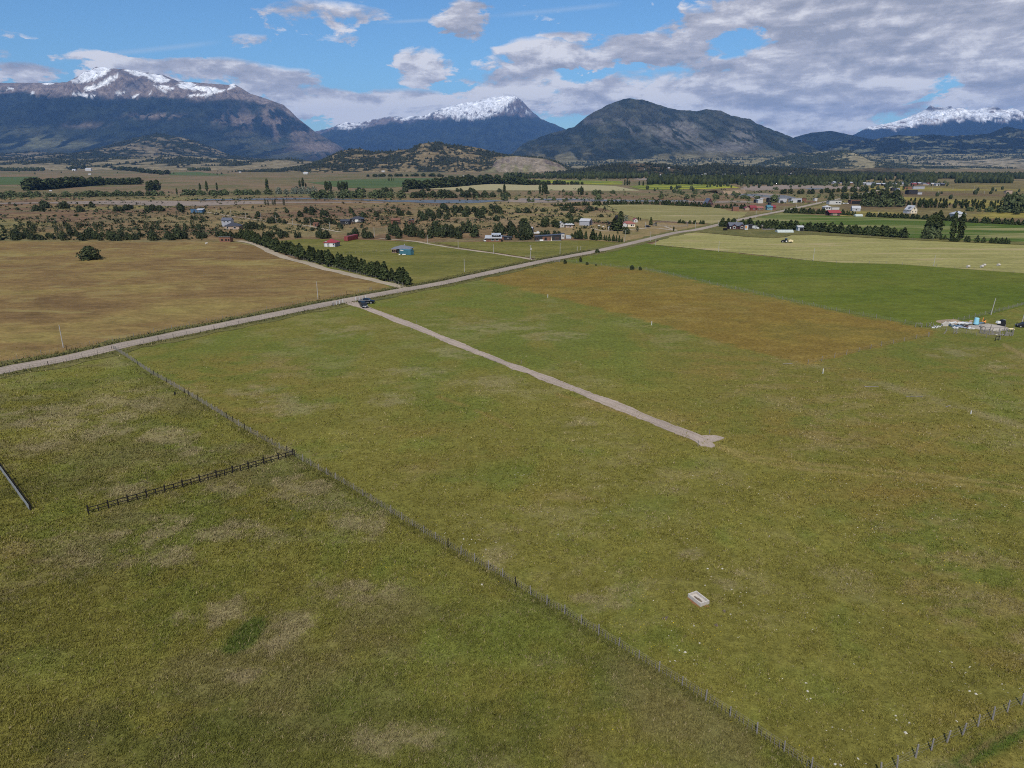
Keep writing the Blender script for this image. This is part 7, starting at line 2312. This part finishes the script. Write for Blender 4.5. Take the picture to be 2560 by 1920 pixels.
MB().prism([(-.5, 0), (1.1, 0), (1.2, 1.0), (.9, 1.95), (.35, 1.9), (-.3, .7)], -.7, .7, 'y').build('tarp', M['black'], o)
MB().box((-.62, 0, 1.25), (1.0, .9, .62), .1, .8).build('bag', M['white'], o)
MB().box((1.02, 0, 1.65), (.2, .9, .7), 0.1).build('sheet', M['lilac_wall'], o)
mb = MB()
mb.box((-1.4, 0, .18), (2.0, .9, .3), .1)
mb.build('plank_stack', M['black'], o)
# scattered sheets, boards and scraps: each its own thing
sc_ = [(480, 300, 2.0, .7, 'white', 'white sheet lying on top of a blue scrap in the junk heap'), (475, 335, 1.6, .8, 'bluesheet', 'blue scrap below a white sheet in the junk heap'), (620, 350, 2.4, .9, 'bluesheet', 'larger blue sheet in the middle of the junk heap'),
       (640, 310, 1.3, .6, 'white', 'white scrap at the middle of the junk heap'), (720, 370, 4.2, 1.0, 'pale_roof', 'long pale corrugated sheet along the front of the junk heap'), (760, 310, 2.6, .8, 'white', 'white sheet leaning over dark scrap'),
       (830, 300, 2.6, .9, 'grey_tin', 'grey sheet metal piece near the blue tank'), (910, 275, 2.4, .5, 'tan_wall', 'tan board resting at the top of the junk heap'), (880, 375, 1.7, .7, 'brown_wall', 'reddish scrap at the front of the junk heap'),
       (930, 400, 1.8, .5, 'white', 'white scrap lying in front of the blue tank'), (560, 385, 1.4, .5, 'white', 'white scrap at the front edge of the junk heap'), (1140, 290, 2.4, .8, 'bluesheet', 'bluish sheet behind the blue tank'),
       (1140, 345, 1.9, .8, 'rubble', 'grey slab lying between the blue tank and rubble'), (800, 345, 2.0, .9, 'dark_wall', 'dark scrap under the white sheet'), (395, 320, 1.2, .6, 'dark_wall', 'dark scrap next to the covered sack'),
       (65, 372, 1.6, .5, 'white', 'flat white scrap lying by the fence bend'), (180, 355, .8, .3, 'white', 'small white scrap between fence and covered sack'), (1195, 385, 1.2, .6, 'black', 'small black thing at the corner of the rubble')]
for i, (zx, zy, L_, W_, mt, lb) in enumerate(sc_):
    p = zp(zx, zy + 12)
    g = random.Random(i)
    mb = MB()
    k = 5
    th = .10 + .25 * g.random()
    for j in range(k):
        xa, xb = -L_ / 2 + L_ * j / k, -L_ / 2 + L_ * (j + 1) / k - .01
        za = .18 + .4 * g.random() + (.35 if 450 < zx < 980 and zy < 320 else 0)
        mb.prism([(xa, za - th), (xb, za - th + .1), (xb, za + .1 * g.random()), (xa, za)], -W_ / 2 - .2 * g.random(), W_ / 2 + .2 * g.random(), 'y')
    mb.box((0, 0, .10), (L_ * .6, W_ * .6, .24))
    tag(mb.build('scrap_sheet', M[mt], None, (p.x, p.y, 0), g.gauss(0, .35)), lb, 'scrap')
# timber pen
pen = [zp(1150, 505), zp(1255, 525), zp(1370, 545), zp(1440, 545), zp(1600, 560), zp(1760, 575), zp(1920, 580)]
penb = [zp(1150, 470), zp(1400, 450), zp(1740, 460), zp(1940, 500)]
b0 = pen[0]
o = empty('timber_pen', b0, 0, 'grey pen of upright boards and posts below the rubble heap', 'pen')
tp = post_mesh('post', .07, 2.0, M['greywood'], True)
for q in pen + penb:
    link('post', tp, o, q - b0, .1, (1, 1, random.uniform(.85, 1.05)))
bd = [MB().box((0, 0, h / 2), (.17, .03, h)).mesh('board', M['greywood']) for h in (1.2, 1.35, 1.05)]
line = [q - b0 for q in pen]
for a, b in zip(line, line[1:]):
    n = max(2, int((b - a).length / .24))
    for k in range(n):
        if random.random() < .14:
            continue
        c = link('board', random.choice(bd), o, a.lerp(b, (k + .5) / n), math.atan2((b - a).y, (b - a).x))
        c.rotation_euler.y = random.gauss(0, .06)
for h in (.45, 1.0):
    wires([Vector((q.x, q.y + .06, 0)) for q in line], (h,), .045).build('rail', M['greywood'], o)
    wires([q - b0 for q in penb], (h,), .045).build('rail', M['greywood'], o)
p = zp(1530, 470)
tag(MB().box((0, 0, .5), (3.0, .12, .4)).box((0, .1, .3), (2.2, .5, .5)).build('plank_pile', M['concrete'], None, (p.x, p.y, 0), -.05), 'pale stacked planks inside the timber pen', 'planks')
p = zp(1640, 545)
tag(MB().tube((-1.7, 0, .12), (1.7, 0, .2), .12, None, 6).tube((-1.5, .2, .12), (1.6, .25, .12), .1, None, 6).build('timber_poles', M['concrete'], None, (p.x, p.y - .6, 0), -.05), 'pale timber poles lying along the foot of the pen', 'poles')
p = zp(1870, 560)
o = empty('table_stand', (p.x, p.y, 0), 0, 'stand with a pale yellow board top at the end of the pen', 'stand')
MB().box((0, 0, 1.82), (1.35, 1.0, .16)).build('top', M['paleboard'], o)
for s in (-1, 1):
    for t in (-1, 1):
        MB().box((s * .55, t * .4, .87), (.12, .12, 1.74)).build('leg', M['greywood'], o)
p = zp(1560, 690)
o = empty('gate', (p.x, p.y, 0), .5, 'small dark gate frame in the fence below the pen', 'gate')
for s in (-1, 1):
    MB().box((s * .8, 0, .6), (.12, .12, 1.3)).build('post', M['darkwood'], o)
MB().box((0, 0, 1.15), (1.6, .08, .1)).build('rail', M['darkwood'], o)
p = zp(550, 520)
o = empty('gate', (p.x, p.y, 0), .2, 'open grey gate with slanting brace in the fence below the junk', 'gate')
for x_ in (-.4, .5):
    MB().box((x_, 0, .7), (.12, .12, 1.5)).build('post', M['greywood'], o)
c = MB().tube((-.3, 0, .3), (.6, 0, 1.2), .06, None, 5).tube((-.1, -.3, .1), (.7, -.3, .35), .06, None, 5).build('brace', M['greywood'], o)
p = at(2324, 818)
o = empty('gate', (p.x, p.y, 0), 0, 'crossed poles closing the gap at the corner of the green field', 'gate')
for a, b in (((-.3, 0, 0), (.35, 0, 1.5)), ((.5, 0, 0), (-.5, 0, 1.4)), ((-1.0, 0, 0), (-1.0, 0, 1.4)), ((1.0, 0, 0), (1.0, 0, 1.4))):
    MB().tube(a, b, .07, None, 6).build('post', M['greywood'], o)
p = at(2296, 818)
o = empty('gate', (p.x, p.y, 0), -.2, 'low goal-like pale frame against the dense wire fence', 'gate')
for s in (-1, 1):
    MB().box((s * .8, 0, .6), (.14, .14, 1.25)).build('post', M['greywood'], o)
MB().box((0, 0, 1.2), (1.8, .1, .12)).build('rail', M['greywood'], o)
# field gates beside the road at the fence start
for x, y, lb in ((1392, 655.5, 'grey field gate at the road end of the dense wire fence'), (1375, 656, 'small grey gate nearest the road at the fence start')):
    p = at(x, y)
    o = empty('gate', (p.x, p.y, 0), .1, lb, 'gate')
    for s in (-1, 1):
        MB().box((s * 1.3, 0, .7), (.16, .16, 1.5)).build('post', M['greywood'], o)
    for z in (.35, .7, 1.05, 1.3):
        MB().box((0, 0, z), (2.4, .06, .09)).build('rail', M['greywood'], o)
for x, y, lb in ((1318, 645, 'low grey corral gate at the foot of the transformer pole'), (1332, 647, 'low grey rail stub on the road side of the transformer pole')):
    p = at(x, y)
    o = empty('gate', (p.x, p.y, 0), .1, lb, 'gate')
    for s in (-1, 1):
        MB().box((s * 1.0, 0, .6), (.14, .14, 1.3)).build('post', M['greywood'], o)
    for z in (.5, 1.0):
        MB().box((0, 0, z), (1.9, .06, .1)).build('rail', M['greywood'], o)

# ------------------------------------------------------------------ stones, flowers and grass of the near pasture
def ground_pts(n, box, seed):
    """random ground points inside a pixel box, evenly spread on the ground"""
    g = np.random.default_rng(seed)
    x0, x1, y0, y1 = box
    c = [at(x0, y0), at(x1, y0), at(x0, y1), at(x1, y1)]
    xs, ys = [q.x for q in c], [q.y for q in c]
    X, Y = g.uniform(min(xs), max(xs), n), g.uniform(min(ys), max(ys), n)
    px, py = proj(X, Y, np.zeros(n))
    k = (px > x0) & (px < x1) & (py > y0) & (py < y1)
    return X[k], Y[k], px[k], py[k], g


def bits(name, mat, X, Y, s, seed, flat=.5):
    """small irregular lumps"""
    g = np.random.default_rng(seed)
    n = len(X)
    base = np.array([(1, 0, 0), (0, 1, 0), (-1, 0, 0), (0, -1, 0), (0, 0, 1), (.7, .7, .5), (-.7, -.7, .4)], float)
    V = base[None] * (0.6 + .7 * g.random((n, 7, 1))) * s[:, None, None]
    V[:, :, 2] *= flat
    a = g.random(n) * 6.28
    ca, sa = np.cos(a)[:, None], np.sin(a)[:, None]
    st = (0.7 + .8 * g.random(n))[:, None]
    x, y = V[:, :, 0] * st, V[:, :, 1]
    V = np.stack([x * ca - y * sa + X[:, None], x * sa + y * ca + Y[:, None], V[:, :, 2]], -1)
    f = np.array([(0, 5, 4), (5, 1, 4), (1, 2, 4), (2, 6, 4), (6, 3, 4), (3, 0, 4)])
    Fc = (np.arange(n) * 7)[:, None, None] + f[None]
    return tag(link(name, np_mesh(name, V.reshape(-1, 3), Fc.reshape(-1, 3), mat)), kind='stuff')


X1, Y1, px, py, g = ground_pts(5200, (1080, 2620, 1180, 1960), 3)
right = px > line_x(FENCE_MAIN, py) + 25
cl = fbm(X1 / 9, Y1 / 9, 61, 4)
k = right & (g.random(len(X1)) < .10 + .9 * sstep(.55, .72, cl))
bits('pale_stones', M['stone'], X1[k], Y1[k], .025 + .075 * g.random(k.sum()) ** 3.0, 1)
# a few of the larger white stones
for i, (x, y) in enumerate(((1769, 1422), (1806, 1422), (1826, 1536), (1735, 1565), (1749, 1608), (1713, 1631), (2019, 1728), (2273, 1808), (2145, 1897), (2088, 1911), (2102, 1914), (1158, 1334), (1159, 1348), (1205, 1462), (2264, 1832), (2424, 1728), (2440, 1735))):
    p = at(x, y)
    r = random.uniform(.09, .15)
    mb = MB()
    n = 7
    for lvl, (z, q) in enumerate(((0, 1), (.5, .85), (.8, .4))):
        for t in range(n):
            a = 6.283 * t / n
            mb.v.append((r * q * math.cos(a) * random.uniform(.8, 1.5), r * q * math.sin(a) * random.uniform(.7, 1.1), r * z))
    for lvl in range(2):
        for t in range(n):
            mb.f.append((lvl * n + t, lvl * n + (t + 1) % n, (lvl + 1) * n + (t + 1) % n, (lvl + 1) * n + t))
    mb.f.append(tuple(range(2 * n, 3 * n)))
    tag(mb.build('stone', M['stone'], None, (p.x, p.y, 0), random.random() * 6), 'white stone lying in the short grass of the near pasture', 'stone', 'white stones in the near pasture')
X1, Y1, px, py, g = ground_pts(9000, (-60, 2620, 1180, 1960), 4)
cl = fbm(X1 / 6, Y1 / 6, 71, 4)
k = g.random(len(X1)) < .05 + .95 * sstep(.60, .75, cl)
bits('yellow_flowers', M['petal'], X1[k], Y1[k], .02 + .03 * g.random(k.sum()), 2, 1.4)


def tufts(name, n, box, seed, h0, w0, blades=3, fade=None):
    X1, Y1, px, py, g = ground_pts(n, box, seed)
    hol = blob(px, py, *HOLLOW)
    c, dry = tint_near(X1, Y1)
    side = (px < line_x(FENCE_MAIN, py))
    fd = seg_dist(px, py, FENCE_MAIN)
    cl = fbm(X1 / 1.6, Y1 / 1.6, 81, 3)
    keep = g.random(len(X1)) < np.clip(.25 + 1.6 * (cl - .35) + .35 * side + .6 * (fd < 14), .05, 1)
    if fade:
        keep &= g.random(len(X1)) < sstep(fade[0], fade[1], py) * sstep(fade[3], fade[2], py)
    tr = np.hypot(*(np.array([[X1], [Y1]]).reshape(2, -1) - np.array([[ctr.x], [ctr.y]])))
    keep &= tr > 1.25
    X1, Y1, c, dry, side, hol, cl, fd = (q[keep] for q in (X1, Y1, c, dry, side, hol, cl, fd))
    m = len(X1)
    hh = h0 * (.5 + .9 * g.random(m)) * (1 + .35 * side + .9 * hol + .35 * (fd < 14)) * (.7 + .8 * cl)
    tone = (1.12 + .45 * g.random(m))[:, None]  # random tone, lifted to make up for sun the upright blades miss
    straw = (g.random(m) < .05 + .40 * dry)[:, None]
    c = np.where(straw, np.array((.30, .245, .13)) * (.7 + .5 * g.random((m, 1))), c * tone)
    Vs, Cs, Ds = [], [], []
    for b in range(blades):
        a = g.random(m) * 6.28
        ox, oy = g.normal(0, w0 * 1.3, m), g.normal(0, w0 * 1.3, m)
        bx, by = np.cos(a) * w0, np.sin(a) * w0
        lx, ly = g.normal(0, .55, m) * hh + .12 * hh, g.normal(0, .55, m) * hh
        v = np.stack([np.stack([X1 + ox - bx, Y1 + oy - by, np.full(m, -.02)], 1), np.stack([X1 + ox + bx, Y1 + oy + by, np.full(m, -.02)], 1), np.stack([X1 + ox + lx, Y1 + oy + ly, hh], 1)], 1)
        v[:, :, 2] += (-.10 * hol)[:, None]
        Vs.append(v)
        Cs.append(np.repeat(c[:, None], 3, 1))
        Ds.append(np.repeat(dry[:, None], 3, 1))
    V = np.concatenate(Vs).reshape(-1, 3)
    C = np.concatenate(Cs).reshape(-1, 3)
    D = np.concatenate(Ds).reshape(-1)
    me = np_mesh(name, V, np.arange(len(V)).reshape(-1, 3), M['grass'], {'tint': C, 'dry': D})
    return tag(link(name, me), kind='stuff')


tufts('grass', 360000, (-80, 2640, 1360, 1975), 5, .15, .030, 3, (1360, 1500, 3000, 3100))
tufts('grass', 300000, (-80, 2640, 1060, 1500), 6, .165, .050, 3, (1060, 1200, 1360, 1500))
tufts('grass', 250000, (-80, 2640, 850, 1200), 7, .175, .080, 2, (850, 1060, 1070, 1200))
# long grass on the road edges
def verge_tufts(name, line, offs, n, seed, h0, cols, mat):
    g = np.random.default_rng(seed)
    w = smooth_line([at(x, y) for x, y in line], 3.0)
    P0 = np.array([(q.x, q.y) for q in w])
    i = g.integers(0, len(P0) - 1, n)
    f = g.random((n, 1))
    d = P0[i + 1] - P0[i]
    nrm = np.stack([-d[:, 1], d[:, 0]], 1) / np.linalg.norm(d, axis=1)[:, None]
    o_ = (offs[0] + g.random(n) * (offs[1] - offs[0]))[:, None]
    Q = P0[i] + d * f + nrm * o_
    h = h0 * (.4 + 1.1 * g.random(n) ** 2)
    a = g.random(n) * 6.28
    w0 = h * .35
    V = np.stack([np.stack([Q[:, 0] - np.cos(a) * w0, Q[:, 1] - np.sin(a) * w0, np.zeros(n)], 1), np.stack([Q[:, 0] + np.cos(a) * w0, Q[:, 1] + np.sin(a) * w0, np.zeros(n)], 1),
                  np.stack([Q[:, 0] + g.normal(0, .3, n) * h, Q[:, 1] + g.normal(0, .3, n) * h, h], 1)], 1).reshape(-1, 3)
    c = np.array(cols)[g.integers(0, len(cols), n)] * (.7 + .6 * g.random((n, 1)))
    me = np_mesh(name, V, np.arange(n * 3).reshape(-1, 3), mat, {'tint': np.repeat(c, 3, 0), 'dry': np.zeros(n * 3)})
    return tag(link(name, me), kind='stuff')


VC = [(.075, .08, .03), (.11, .105, .04), (.16, .13, .06), (.06, .065, .028)]
NEARROAD = [q for q in ROAD if q[0] < 1500]
verge_tufts('verge_grass', NEARROAD, (3.5, 8.0), 9000, 11, .36, VC, M['grass'])
verge_tufts('verge_grass', NEARROAD, (-6.0, -3.4), 7000, 12, .40, VC, M['grass'])
verge_tufts('ditch_plants', [q for q in NEARROAD if q[0] > -200], (3.2, 4.4), 5000, 13, .45, [(.035, .045, .02), (.05, .06, .025), (.09, .085, .05)], M['grass'])
